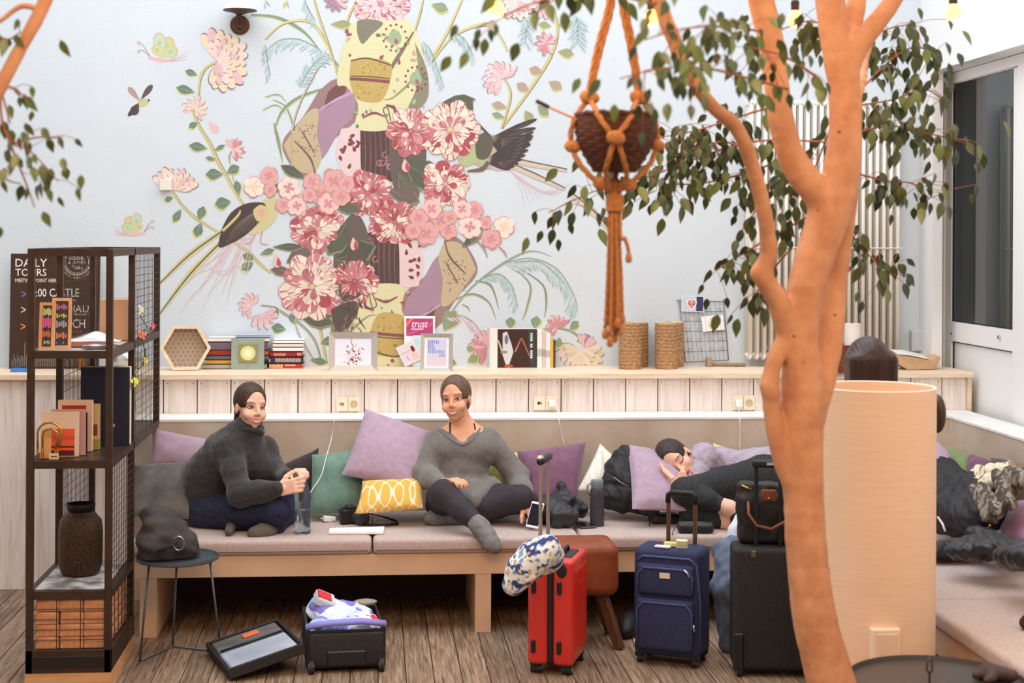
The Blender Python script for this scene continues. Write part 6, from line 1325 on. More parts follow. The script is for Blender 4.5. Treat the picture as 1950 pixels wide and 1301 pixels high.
J = at; m_coat = mat('black_coat', (34, 33, 37), .6, c2=(46, 45, 50), scale=20, bump=.2, bscale=120); m_leather = mat('black_leather', (38, 38, 42), .35, c2=(54, 54, 60), scale=20, bump=.3, bscale=80)
c_ = lump('coat', 'black hooded coat heaped between the white pillow and the lilac pillow', 'coat', [(J(1195, 885, -1.08), J(1222, 890, -1.1), .07, .07), (J(1180, 915, -1.15), J(1215, 935, -1.2), .1, .09), (J(1160, 945, -1.2), J(1225, 962, -1.25), .07, .05), (J(1172, 890, -1.08), J(1190, 870, -1.05), .05, .06), (J(1225, 970, -1.35), J(1245, 975, -1.38), .03, .025)], m_coat, .012, 48, 3)
MB().tube([J(1168, 908, -1.27), J(1180, 918, -1.285), J(1196, 926, -1.31)], .003, 6).build('zip', mat('zip_metal', (170, 150, 130), .3, .8), c_, True)
c_ = lump('leather_jacket', 'black leather jacket crumpled on the seat behind the red suitcase handle', 'jacket', [(J(1040, 968, -1.32), J(1085, 985, -1.42), .06, .05), (J(1075, 940, -1.22), J(1068, 925, -1.2), .035, .025), (J(1080, 960, -1.26), J(1106, 972, -1.26), .05, .042), (J(1050, 955, -1.25), J(1060, 990, -1.42), .05, .04), (J(1010, 975, -1.28), J(1040, 985, -1.3), .035, .03)], m_leather, .012, 55, 5)
# bottles, phone, pouches
wb = on(576, 1018, .48); wb = Vector((wb.x, -1.5, .4815)); wb.x = at(576, 1000, -1.5).x
o = thing('water_bottle', 'clear plastic water bottle held by the turtleneck woman', 'bottle', wb); prof = [(.0, .002), (.036, .0), (.042, .006)]
for i in range(9): z = .02+i*.016; prof += [(.0415, z), (.0385, z+.008)]
prof += [(.042, .17), (.042, .2), (.036, .225), (.022, .255), (.014, .27), (.013, .285), (.0, .286)]
MB().lathe(prof, 28, wb, cap=False).build('bottle_body', mat('clear_plastic', (235, 240, 245), .06, trans=.96, ior=1.2), o, True)
MB().lathe([(.0, .004), (.038, .005), (.038, .12), (.0, .1205)], 24, wb, cap=False).build('water', mat('water', (225, 235, 240), .02, trans=1, ior=1.25), o, 40)
MB().lathe([(.016, .272), (.0165, .29), (.015, .296), (.0, .297)], 18, wb, cap=False).build('cap', mat('blue_cap', (130, 165, 215), .4), o, 40)
gb = on(1137, 1001, .4815); o = thing('drinking_bottle', 'smoky grey reusable drinking bottle standing by the leather jacket', 'bottle', gb)
MB().lathe([(.0, 0), (.036, 0), (.038, .006), (.038, .15), (.037, .185), (.03, .2)], 28, gb, cap=False).build('bottle_body', mat('smoke_plastic', (92, 90, 98), .12, trans=.45, ior=1.3), o, 40)
MB().lathe([(.031, .198), (.033, .205), (.033, .235), (.03, .24), (.0, .241)], 24, gb, cap=False).build('lid', mat('lid_grey', (120, 126, 138), .35), o, 40)
MB().tube([gb+Vector((-.03, 0, .225)), gb+Vector((-.052, -.004, .21)), gb+Vector((-.055, -.004, .18)), gb+Vector((-.04, 0, .16))], .004, 6).build('carry_loop', MATS['lid_grey'], o, True)
pp = on(1113, 1002, .4815); M = TM(pp+Vector((0, 0, .005)), (0, 0, 12)); o = thing('phone', 'dark phone lying on the seat before the grey bottle', 'phone', pp); MB(M).box((0, 0, 0), (.085, .15, .008), b=.003).build('case', mat('phone_grey', (70, 74, 76), .4), o); MB(M).box((0, 0, .0044), (.074, .13, .001)).build('screen', MATS['phone_screen'], o)
for x, y, w_, d_, lab, rz in ((1264, 996, .16, .1, 'left black leather pouch on the seat beneath the lilac pillow', 10), (1324, 1014, .19, .09, 'right black leather pouch on the seat beside the suitcase handle', -6)):
    c = on(x, y, .4815); s = SDF(.004, 150); M = TM(c+Vector((0, 0, .03)), (0, 0, rz)); R = np.array(M.to_3x3()); s.box(c+Vector((0, 0, .027)), (w_/2-.022, d_/2-.02, .006), R, .02); o = thing('pouch', lab, 'pouch', c); soft('pouch_body', s, m_leather, o, .002, 60, 4, floor=.482)
    MB(M).tube([(-w_/2+.01, -.01, .022), (0, -.015, .024), (w_/2-.01, -.01, .022)], .002, 6).build('zip', MATS['zip_metal'], o, True); MB(M).tube([(-w_/2+.012, -.02, .01), (-w_/2-.015, -.05, .0), (-w_/2-.03, -.08, -.02), (-w_/2-.028, -.085, -.028)], .003, 6, flat=.5).build('wrist_strap', m_leather, o, True)
# notebook, charger, camera
a, b, c, d = on(626, 1018, .4815), on(730, 1018, .4815), on(732, 1007, .4815), on(628, 1010, .4815)
o = thing('notebook', 'white closed notebook on the front of the seat', 'notebook', (a+b)/2); q = MB(); q.col = (246, 246, 248); ba = [a, b, c, d]; q.add([p+Vector((0, 0, .012)) for p in ba]+[p+Vector((0, 0, .002)) for p in ba], [(0, 1, 2, 3), (7, 6, 5, 4)]+[(4+i, 4+(i+1) % 4, (i+1) % 4, i) for i in range(4)]); q.build('pages', P_, o)
q = MB(); q.col = (196, 120, 96); q.add([p+Vector((0, 0, .002)) for p in ba]+[p+Vector((0, 0, .0)) for p in ba], [(0, 1, 2, 3), (7, 6, 5, 4)]+[(4+i, 4+(i+1) % 4, (i+1) % 4, i) for i in range(4)]); q.build('back_cover', P_, o)
q = MB(); 
for i in range(14): p = d.lerp(c, (i+.5)/14)+Vector((0, .004, .008)); q.tube([p+Vector((0, .006*math.cos(t), .008*math.sin(t))) for t in (k*.9 for k in range(7))], .0012, 4, True)
q.build('spiral', MATS['grey_wire'] if 'grey_wire' in MATS else m_w, o, True).__setitem__('kind', 'stuff')
c = on(624, 994, .4815); M = TM(c+Vector((0, 0, .016)), (0, 8, 25)); o = thing('charger', 'white plug charger lying beside the camera', 'charger', c); MB(M).box((0, 0, 0), (.05, .034, .03), b=.005).build('body', m_gloss_white, o); MB(M).box((.033, 0, .002), (.02, .026, .024), b=.004).build('adapter_head', m_gloss_white, o); q = MB(M); q.cyl((-.025, -.007, 0), (-.042, -.007, 0), .002, n=6); q.build('prong', MATS['steel'], o); q = MB(M); q.cyl((-.025, .007, 0), (-.042, .007, 0), .002, n=6); q.build('prong', MATS['steel'], o)
c = on(668, 999, .4815); M = TM(c+Vector((0, .03, .04)), (0, 0, 22)); m_cam = mat('camera_black', (34, 33, 36), .5, bump=.2, bscale=200); o = thing('camera', 'black camera with its strap looped on the seat', 'camera', c)
q = MB(M); q.box((0, 0, 0), (.12, .05, .078), b=.008); q.box((-.005, 0, .045), (.05, .045, .025), b=.008); q.build('camera_body', m_cam, o); q = MB(M); q.cyl((.03, -.02, -.004), (.04, -.085, -.006), .036, .036, 24); q.build('lens', mat('lens_grey', (64, 66, 72), .3), o, 40)
q = MB(M); q.cyl((-.04, 0, .038), (-.04, 0, .046), .01, n=14); q.build('dial', m_cam, o, 40); s_ = lambda x, y, z: on(x, y, .4815+z)
q = MB(); q.tube([s_(700, 978, .05), s_(720, 982, .02), s_(742, 988, .006), s_(757, 993, .006), s_(758, 998, .006), s_(735, 1000, .006), s_(705, 1000, .006), s_(690, 999, .006)], .008, 8, flat=.35); q.build('strap', m_cam, o, True)
# ---- corner bench heap
X = atx
def K(x, y, xx): return atx(x, y, xx)
c_ = lump('puffer_jacket', 'black puffer jacket heaped on the corner bench beside the drum', 'jacket', [(K(1790, 915, 3.0), K(1830, 960, 2.95), .12, .13), (K(1800, 980, 2.85), K(1880, 985, 2.9), .1, .09), (K(1850, 940, 3.0), K(1880, 970, 2.95), .1, .1), (K(1795, 900, 3.05), K(1800, 930, 3.0), .08, .1)], m_coat, .014, 42, 8)
MB().tube([K(1786, 985, 2.75), K(1795, 998, 2.74), K(1800, 1012, 2.74)], .006, 6).build('sleeve_badge', mat('badge_white', (220, 210, 206), .5), c_, True); q = MB(); q.tube([K(1876, 1012, 2.8), K(1884, 1004, 2.8), K(1886, 1000, 2.8)], .006, 6); q.build('zip_puller', m_brass, c_, True)
c_ = lump('leather_jacket', 'black leather jacket spread along the front of the corner bench', 'jacket', [(K(1800, 1048, 2.68), (.16, .09, .04), None), (K(1862, 1045, 2.68), (.14, .12, .055), None), (K(1895, 1040, 2.72), (.1, .12, .05), None), (K(1860, 1025, 2.8), K(1900, 1032, 2.8), .05, .05)], m_leather, .014, 55, 9)
c_ = lump('leather_bag', 'black leather bag at the right edge on the corner bench', 'bag', [(K(1935, 1062, 2.68), (.09, .12, .05), None), (K(1975, 1060, 2.7), (.12, .14, .06), None)], m_leather, .01, 55, 10)
def fur(P): k = (wrinkle(P*np.array([1, 1, 1.]), 120, 7) > .15)[:, None]; return np.where(k, np.array(lin((150, 138, 124))), np.array(lin((82, 74, 68))))
c_ = lump('scarf', 'grey fur-edged scarf draped over the puffer jacket', 'scarf', [(K(1852, 930, 2.9), K(1880, 985, 2.82), .022, .022), (K(1870, 930, 2.9), K(1900, 975, 2.83), .03, .03), (K(1900, 905, 2.98), K(1925, 960, 2.86), .03, .03), (K(1925, 900, 2.98), K(1945, 915, 2.9), .035, .035), (K(1915, 940, 2.9), K(1950, 905, 2.95), .03, .03), (K(1890, 960, 2.85), K(1890, 990, 2.82), .025, .02)], paint_mat('fur_grey', .95), .006, 110, 11, .006, floor=.5, colfn=fur)
c_ = lump('blanket', 'cream and brown patterned blanket bunched behind the scarf', 'blanket', [(K(1865, 905, 3.05), K(1925, 895, 3.05), .045, .04), (K(1880, 920, 3.0), K(1910, 915, 3.0), .04, .04), (K(1850, 918, 3.02), K(1870, 925, 3.0), .04, .035)], mat('cream_brown', (226, 210, 184), .9, c2=(150, 120, 92), scale=9, ramp=(.55, .6)), .008, 60, 12, floor=.6)
# ================================================================== luggage and furniture on the floor
def rbox_obj(name, M, lo, hi, r, m, par, n=5, smooth=40): q = MB(M); rounded(q, lo, hi, r, n); return q.build(name, m, par, smooth)
def wheel(M, c, r, m1, m2, par, ax=(1, 0, 0)):
    q = MB(M); c = Vector(c); a = Vector(ax); q.cyl(c-a*.011, c+a*.011, r, n=18); w_ = q.build('wheel', m1, par, 40); q = MB(M); q.cyl(c-a*.0125, c+a*.0125, r*.5, n=10); q.build('hub', m2, w_, 40)
m_bp = mat('black_plastic', (34, 33, 35), .4); m_alu = mat('telescopic_pole', (186, 176, 168), .3, .8); m_wh = mat('wheel_rubber', (44, 42, 42), .6); m_hub = mat('hub_grey', (170, 160, 150), .4, .4)
# --- red hard-shell case
p = on(1003, 1284, 0); M = TM((p.x, p.y, 0), (0, 0, -19)); rc = thing('suitcase', 'red ribbed hard-shell suitcase with raised handle before the bench', 'suitcase', M @ Vector((.105, .17, 0)))
m_red = mat('red_shell', (206, 48, 40), .3, c2=(214, 56, 46), scale=5, coat=.3)
for x0, x1 in ((0, .096), (.118, .214)):
    q = MB(M); rounded(q, (x0, 0, .045), (x1, .335, .525), .022, 5); q.build('shell', m_red, rc, 40)
rbox_obj('zip_band', M, (.09, .004, .049), (.124, .331, .521), .018, m_bp, rc)
for k in range(6):
    y = .055+k*.045; q = MB(M); q.box2((.2135, y-.011, .1), (.2195, y+.011, .47), b=.0025); q.build('rib', m_red, rc)
for x in (.03, .15):
    for z in (.13, .4): q = MB(M); q.box((x, -.004, z), (.022, .012, .062), b=.006); q.build('bumper', m_bp, rc)
q = MB(M); q.ell((.16, .012, .478), (.034, .018, .045), 16); q.build('corner_guard', m_bp, rc, True)
for x in (.035, .18):
    for y in (.04, .295):
        q = MB(M); q.box((x, y, .05), (.05, .06, .03), b=.006); q.build('wheel_housing', m_bp, rc)
        for s in (-1, 1): wheel(M, (x+s*.012, y, .0235), .0225, m_wh, m_hub, rc, (1, 0, 0))
rbox_obj('top_panel', M, (.02, .08, .518), (.19, .26, .53), .005, m_bp, rc, 2)
q = MB(M); q.tube([(.14, .1, .53), (.14, .11, .548), (.14, .23, .548), (.14, .24, .53)], .008, 8); q.build('top_grip', m_bp, rc, True)
zh = (at(1035, 893, -2.5).z)
for y in (.1, .262): q = MB(M); q.box2((.03, y-.009, .5), (.045, y+.009, zh), b=.002); q.build('pole', m_alu, rc)
q = MB(M); rounded(q, (.02, .075, zh-.005), (.056, .287, zh+.03), .015, 4); q.build('grip', m_bp, rc, 40); q = MB(M); q.ell((.036, .1, zh+.028), (.016, .03, .012), 14); q.build('grip_insert', mat('grip_silver', (206, 202, 196), .3, .6), rc, True)
q = MB(M); q.tube([(-.004, .3, .12), (-.02, .3, .14), (-.02, .3, .2), (-.004, .3, .22)], .006, 6); q.build('side_handle', m_bp, rc, True)
# travel pillow strapped to the handle
def floral(P):
    u = wrinkle(P, 95, 4); v = wrinkle(P[:, [1, 2, 0]], 120, 9); c = np.tile(np.array(lin((232, 230, 226))), (len(P), 1)); c[u > .25] = lin((50, 70, 122)); c[(v > .5) & (u < .25)] = lin((120, 150, 196)); c[(v < -.62)] = lin((206, 176, 140)); return c
tp = thing('neck_pillow', 'blue and white floral neck pillow hung over the red suitcase', 'travel pillow', at(1000, 1100, -2.7)); s = SDF(.006, 60); s.chain([at(978, 1112, -2.72), at(995, 1085, -2.72), at(1018, 1060, -2.72), at(1042, 1045, -2.7)], [.05, .062, .062, .05]); s.chain([at(1042, 1047, -2.7), at(1046, 1061, -2.62), at(1022, 1083, -2.6)], [.05, .055, .04])
soft('cushion', s, paint_mat('floral_cloth', .9), tp, .003, 40, 3, colfn=floral); q = MB(); a = at(1008, 1098, -2.785); q.box(a, (.05, .004, .032), Euler((0, -.45, 0)).to_matrix(), .001); q.build('care_label', mat('cream_label', (236, 222, 206), .8), tp)
# --- navy fabric case
p = on(1204, 1262, 0); M = TM((p.x, p.y, 0), (0, 0, -27)) @ TM((0, 0, 0)); W_, D_, H_ = .325, .2, .545; bc = thing('suitcase', 'navy blue fabric suitcase with two front pockets', 'suitcase', M @ Vector((W_/2, D_/2, 0))); m_nv = mat('navy_canvas', (42, 46, 78), .75, c2=(48, 54, 90), scale=90, bump=.2, bscale=300); m_pip = mat('navy_piping', (70, 80, 130), .5)
rbox_obj('shell', M, (0, 0, .04), (W_, D_, H_), .035, m_nv, bc)
def pocket(z0, z1, t, nm):
    q = MB(M); rounded(q, (.025, -t, z0), (W_-.025, .02, z1), .02, 4); o = q.build(nm, m_nv, bc, 40)
    pts = [(.032, -t-.001, z0+.02), (.032, -t-.001, z1-.05), (.06, -t-.001, z1-.018), (W_-.06, -t-.001, z1-.018), (W_-.032, -t-.001, z1-.05), (W_-.032, -t-.001, z0+.02)]; q = MB(M); q.tube(pts, .005, 6); q.build('piping', m_pip, o, True); return o
o = pocket(.33, .475, .022, 'upper_pocket'); MB(M).box((W_*.5, -.024, .425), (.05, .004, .026), b=.001).build('badge', mat('badge_cream', (226, 206, 190), .5), o); q = MB(M); q.tube([(W_*.78, -.025, .46), (W_*.84, -.028, .445), (W_*.87, -.027, .425)], .005, 6); q.build('zip_puller', MATS['steel'], o, True)
o = pocket(.075, .315, .03, 'lower_pocket'); q = MB(M); q.tube([(W_-.022, -.028, .21), (W_-.018, -.03, .18)], .005, 6); q.build('zip_puller', MATS['steel'], o, True); q = MB(M); q.tube([(.02, -.03, .12), (.018, -.03, .085)], .005, 6); q.build('zip_puller', MATS['steel'], o, True)
q = MB(M); q.tube([(.02, .004, .48), (.05, -.002, .505), (W_-.05, -.002, .505), (W_-.02, .004, .48), (W_-.004, .02, .3), (W_-.004, .02, .08)], .006, 6); q.build('main_zip', m_pip, bc, True)
q = MB(M); q.box((W_*.42, .03, H_+.004), (.075, .03, .01), b=.003); q.build('top_label', mat('label_white', (232, 232, 236), .5), bc)
for x in (.03, W_-.03):
    for y in (.03, D_-.03):
        q = MB(M); q.box((x, y, .045), (.045, .045, .03), b=.006); q.build('wheel_housing', m_bp, bc); wheel(M, (x, y, .022), .0215, m_wh, m_hub, bc)
zh = at(1290, 945, -2.3).z; m_dp = mat('bronze_pole', (112, 84, 64), .35, .7)
for x in (.125, .255): q = MB(M); q.box2((x-.009, D_-.045, H_-.03), (x+.009, D_-.03, zh-.02), b=.002); q.build('pole', m_dp, bc)
q = MB(M); q.tube([(.122, D_-.0375, zh-.05), (.124, D_-.0375, zh-.012), (.14, D_-.0375, zh), (.24, D_-.0375, zh), (.256, D_-.0375, zh-.012), (.258, D_-.0375, zh-.05)], .013, 10); q.build('grip', m_bp, bc, True)
q = MB(M); q.box((.17, .06, H_+.012), (.07, .025, .022), b=.004); q.build('luggage_tag', mat('tag_olive', (214, 206, 130), .6), bc); q = MB(M); q.box((.225, .045, H_+.02), (.055, .018, .045), TM((0, 0, 0), (20, 0, 14)).to_3x3(), b=.004); q.build('luggage_tag', mat('tag_cream', (236, 230, 190), .6), bc)
# --- black case with tote bag
p = on(1396, 1290, 0); M = TM((p.x, p.y, 0), (0, 0, -8)); W_, D_, H_ = .38, .22, .585; kc = thing('suitcase', 'large black suitcase half hidden by the ficus trunk', 'suitcase', M @ Vector((W_/2, D_/2, 0))); m_kc = mat('black_canvas', (40, 36, 36), .7, c2=(48, 44, 43), scale=60, bump=.2, bscale=300)
rbox_obj('shell', M, (0, 0, .03), (W_, D_, H_), .025, m_kc, kc)
for x in (.0, W_-.05): q = MB(M); q.box2((x+.002, -.008, .03), (x+.048, .03, .2), b=.006); q.build('corner_guard', m_bp, kc)
for x in (.03, W_-.03):
    for y in (.02, D_-.03): wheel(M, (x, y, .026), .0255, m_wh, m_hub, kc)
for x in (.09, .3): q = MB(M); q.box((x, -.001, H_-.025), (.022, .006, .03), b=.002); q.build('rivet_plate', mat('rivet', (120, 104, 92), .4, .5), kc)
zh = at(1455, 885, -2.55).z
for x in (.105, .215): q = MB(M); q.box2((x-.009, .046, H_-.03), (x+.009, .06, zh-.015), b=.002); q.build('pole', m_bp, kc)
q = MB(M); rounded(q, (.085, .036, zh-.02), (.235, .071, zh+.016), .012, 4); q.build('grip', m_bp, kc, 40); MB(M).box((.185, .034, zh+.0), (.07, .004, .012)).build('grip_plate', mat('plate', (206, 204, 204), .3, .6), kc)
tb = thing('tote_bag', 'black nylon tote bag with brown leather handles on the black suitcase', 'bag', M @ Vector((.18, .11, H_))); s = SDF(.006, 70); R = np.array(M.to_3x3()); zb = H_+.13
s.box(M @ Vector((.175, .14, H_+.115)), (.115, .03, .085), R, .028); s.box(M @ Vector((.175, .14, H_+.21)), (.125, .01, .05), R, .02); soft('bag_body', s, mat('black_nylon', (34, 31, 32), .45, c2=(44, 41, 41), scale=12), tb, .006, 40, 6, floor=H_+.002)
m_br2 = mat('brown_leather', (126, 70, 48), .4, c2=(142, 84, 58), scale=12)
q = MB(M); q.tube([(.072, .08, H_+.2), (.07, .045, H_+.15), (.105, .024, H_+.1), (.17, .02, H_+.085), (.235, .024, H_+.12), (.275, .045, H_+.17), (.28, .08, H_+.21)], .007, 8); q.build('handle', m_br2, tb, True)
q = MB(M); q.tube([(.1, .2, H_+.2), (.1, .23, H_+.15), (.17, .25, H_+.1), (.26, .23, H_+.15), (.27, .2, H_+.2)], .007, 8); q.build('handle', m_br2, tb, True)
q = MB(M); rounded(q, (.13, .0775, H_+.2), (.2, .095, H_+.255), .008, 3); q.build('flap', m_br2, tb, 40); q = MB(M); q.cyl((.165, .079, H_+.215), (.165, .071, H_+.215), .007, n=12); q.build('stud', m_brass, tb, True); q = MB(M); q.tube([(.04, .1, H_+.272), (.065, .09, H_+.262), (.085, .085, H_+.255)], .005, 6); q.build('zip_puller', m_brass, tb, True)
# denim jacket hanging by the case
c_ = lump('denim_jacket', 'faded blue denim jacket slumped between the navy and black suitcases', 'jacket', [(at(1378, 1050, -2.0), at(1385, 1110, -2.1), .055, .06), (at(1400, 1040, -2.0), at(1405, 1110, -2.1), .05, .06), (at(1375, 1120, -2.12), at(1395, 1135, -2.15), .05, .04), (at(1388, 1110, -2.1), Vector((at(1392, 1150, -2.1).x, -2.1, .05)), .07, .06)], mat('faded_denim', (112, 122, 142), .85, c2=(88, 98, 120), scale=14, bump=.2, bscale=200), .01, 50, 13, floor=.001)
c_ = lump('white_towel', 'white cloth trailing down beside the tote bag', 'cloth', [(at(1404, 985, -1.9), at(1398, 1010, -1.92), .018, .022), (at(1398, 1010, -1.92), at(1392, 1045, -1.95), .022, .03)], mat('white_cloth', (222, 226, 232), .9), .004, 60, 14, floor=.25)
# --- open case on the floor
p = on(584, 1283, 0); M = TM((p.x, p.y, 0), (0, 0, 5)); W_, D_, H_ = .36, .5, .19; oc = thing('open_suitcase', 'black suitcase lying open on the floor full of clothes', 'suitcase', M @ Vector((W_/2, D_/2, 0)))
q = MB(M); t = .012; q.box2((0, 0, .02), (W_, t, H_), b=.004); q.box2((0, D_-t, .02), (W_, D_, H_), b=.004); q.box2((0, t, .02), (t, D_-t, H_), b=.004); q.box2((W_-t, t, .02), (W_, D_-t, H_), b=.004); q.box2((t, t, .02), (W_-t, D_-t, .032)); q.build('base_shell', m_kc, oc).__setitem__('kind', 'stuff')
rbox_obj('wheel_end_panel', M, (.01, -.012, .03), (W_-.01, .01, H_-.01), .01, m_kc, oc, 3)
for x in (.02, W_-.02): wheel(M, (x, -.012, .03), .03, m_wh, m_hub, oc)
q = MB(M); q.box2((.09, -.02, .03), (W_-.09, -.008, .1), b=.006); q.build('handle_recess', m_bp, oc)
q = MB(M); q.box2((.0, -.004, H_-.006), (W_, 0, H_+.004)); q.build('zip_edge', m_bp, oc)
c = M @ Vector((W_/2, D_/2, H_-.02)); s = SDF(.007, 60)
for (x, y, z, rx, ry, rz) in ((.1, .15, .0, .09, .12, .05), (.26, .16, .0, .09, .13, .05), (.18, .36, .01, .15, .11, .05), (.1, .4, .03, .08, .07, .05)): s.ell(M @ Vector((x, y, H_-.02+z)), (rx, ry, rz))
def clothes(P): k = wrinkle(P, 24, 21); v = wrinkle(P, 30, 5); c = np.tile(np.array(lin((206, 214, 232))), (len(P), 1)); c[k > .2] = lin((232, 232, 240)); c[v > .5] = lin((128, 124, 196)); c[(k < -.5)] = lin((150, 190, 224)); c[(v < -.55)] = lin((238, 206, 130)); c[(v < -.75)] = lin((150, 190, 90)); c[(k > .75)] = lin((214, 60, 66)); return c
soft('packed_clothes', s, paint_mat('mixed_clothes', .9), oc, .012, 60, 8, colfn=clothes)
q = MB(M); q.tube([(.0, .04, H_+.012), (.1, .02, H_+.03), (.25, .02, H_+.035), (W_, .04, H_+.015)], .03, 8, flat=.5); q.build('folded_shirt', mat('periwinkle', (140, 134, 206), .9), oc, True)
q = MB(M); q.box((.1, .36, H_+.06), (.1, .09, .05), TM((0, 0, 0), (20, 25, 10)).to_3x3(), b=.01, col=(206, 210, 214)); q.box((.1, .345, H_+.085), (.07, .06, .008), TM((0, 0, 0), (20, 25, 10)).to_3x3(), col=(206, 50, 60)); q.build('packet', P_, oc).__setitem__('kind', 'stuff')
q = MB(M); q.ell((.3, .42, H_+.03), (.06, .04, .014), 12, None, (150, 140, 126)); q.build('sole', P_, oc, True)
Ml = M @ TM((0, 0, H_-.05), (0, -163, 0)) @ Matrix.Scale(-1, 4, (0, 0, 1)) if False else M @ TM((-.005, .0, .15), (0, -14, 12)) @ TM((-W_-.015, -.02, 0))
ld = MB(Ml); ld.box2((0, 0, -.05), (W_, .012, 0), b=.004); ld.box2((0, D_-.012, -.05), (W_, D_, 0), b=.004); ld.box2((0, .012, -.05), (.012, D_-.012, 0), b=.004); ld.box2((W_-.012, .012, -.05), (W_, D_-.012, 0), b=.004); ld.box2((.012, .012, -.05), (W_-.012, D_-.012, -.038)); lid = ld.build('lid', m_kc, oc); lid['kind'] = 'stuff'
for x0, x1, y0, y1, mm in ((.02, W_-.02, .02, D_*.56, mat('mesh_silver', (150, 158, 172), .45, c2=(176, 184, 196), scale=7)), (.02, W_-.02, D_*.6, D_-.02, mat('mesh_dark', (84, 82, 82), .6, c2=(110, 108, 106), scale=9))):
    q = MB(Ml); rounded(q, (x0, y0, -.036), (x1, y1, -.006), .012, 3); q.build('mesh_pocket', mm, lid, 40)
q = MB(Ml); q.box((.2, D_*.8, -.002), (.08, .05, .012), b=.005); q.build('orange_pack', mat('orange_pack', (226, 110, 66), .6), lid); q = MB(Ml); q.tube([(W_-.03, D_*.58, -.002), (.03, D_*.58, -.002)], .005, 6); q.build('zip', m_bp, lid, True)
# --- leather footstool
gy = -2.02; a = at(1052, 1090, gy); b = at(1180, 1090, gy); fs_ = thing('leather_stool', 'brown leather footstool with splayed wooden legs behind the red suitcase', 'stool', ((a.x+b.x)/2, gy+.1, 0)); m_tan = mat('tan_leather', (150, 76, 40), .45, c2=(128, 62, 34), scale=7, bump=.15, bscale=90); m_lw = mat('dark_oak', (104, 62, 40), .5, c2=(84, 50, 34), scale=12, stretch=(5, 5, .7))
s = SDF(.007, 80); zt_, zb_ = at(1120, 1037, gy).z, at(1120, 1138, gy).z; s.box(((a.x+b.x)/2, gy+.14, (zt_+zb_)/2), ((b.x-a.x)/2-.05, .1, (zt_-zb_)/2-.05), None, .05); soft('seat', s, m_tan, fs_, .0012, 30, 2)
q = MB(); q.tube([(a.x+.03, gy+.004, (zt_+zb_)/2+.06), (b.x-.03, gy+.004, (zt_+zb_)/2+.06)], .003, 6); q.build('seam', m_br2, fs_, True)
for sx, sy in ((0, 0), (0, 1), (1, 0), (1, 1)):
    t0 = Vector((a.x+.05 if sx == 0 else b.x-.08, gy+.07+.14*sy, zb_+.02)); t1 = Vector((a.x-.01 if sx == 0 else b.x+.0, gy-.01+.3*sy, 0)); q = MB(); q.bar(t0, t1+Vector((0, 0, .0)), .034, .05, bev=.003); q.v = [(v[0], v[1], max(v[2], .0)) for v in q.v]; q.build('leg', m_lw, fs_)
p = on(1192, 1212, 0); s = SDF(.006, 80); s.cap(p+Vector((0, 0, .045)), p+Vector((.05, .14, .05)), .042, .05); s.cap(p+Vector((-.01, -.05, .035)), p+Vector((.02, .04, .06)), .034, .045); o = soft('shoe', s, MATS['dark_shoe'] if 'dark_shoe' in MATS else mat('dark_shoe', (36, 32, 32), .5), None, .002, 50, 3, floor=.001); props(o, 'dark shoe on the floor between the footstool and the navy suitcase', 'shoe')
# --- round tray table with the rucksack
ty = -1.93; c = at(338, 1063, ty); zt_ = c.z; m_tt = mat('slate_metal', (92, 102, 108), .4, .5); tt = thing('side_table', 'round slate grey tray table with thin wire legs beside the shelf', 'table', (c.x, c.y, 0)); R0 = .196
MB().lathe([(.0, zt_-.008), (R0-.01, zt_-.008), (R0, zt_-.002), (R0, zt_+.012), (R0-.004, zt_+.012), (R0-.008, zt_), (.0, zt_)], 48, (c.x, c.y, 0), cap=False).build('tray_top', m_tt, tt, 30)
pts = [(-.12, -.1), (.16, -.06), (-.02, .15)]; ft = [(-.15, -.17), (.21, -.03), (-.03, .08)]
for (x, y), (u, v) in zip(pts, ft): q = MB(); q.tube([(c.x+x, c.y+y, zt_-.008), (c.x+u, c.y+v, .008)], .0055, 8); q.build('leg', m_tt, tt, True)
q = MB(); q.tube([(c.x+u, c.y+v, .0075) for u, v in (ft[0], ft[2], ft[1])], .0055, 8); q.build('foot_rail', m_tt, tt, True)
zf = zt_+.0125; U = lambda x, y, Y: at(x, y, Y)
c_ = lump('rucksack', 'slouching dark grey canvas rucksack on the round tray table', 'bag', [(U(292, 1045, -1.98), U(350, 1050, -1.95), .07, .06), (U(296, 1010, -1.95), U(335, 1025, -1.93), .074, .075), (U(294, 985, -1.9), U(308, 990, -1.9), .06, .064), (U(284, 1035, -2.0), U(284, 1060, -2.0), .05, .045), (U(340, 1010, -1.9), U(362, 1050, -1.92), .05, .04)], mat('grey_canvas', (74, 68, 66), .85, c2=(58, 52, 54), scale=7, bump=.2, bscale=160), .014, 38, 17, .007, 60, zf)
q = MB(); q.tube([U(340, 1035, -2.03)+Vector((.026*math.cos(t), -.006*math.sin(t), .034*math.sin(t))) for t in (k*.45 for k in range(14))], .0035, 6, True); q.build('ring', MATS['steel'], c_, True); q = MB(); q.tube([U(300, 1050, -2.05), U(325, 1040, -2.06), U(338, 1030, -2.04)], .014, 8, flat=.4); q.build('strap', mat('dark_strap', (46, 42, 48), .7), c_, True)
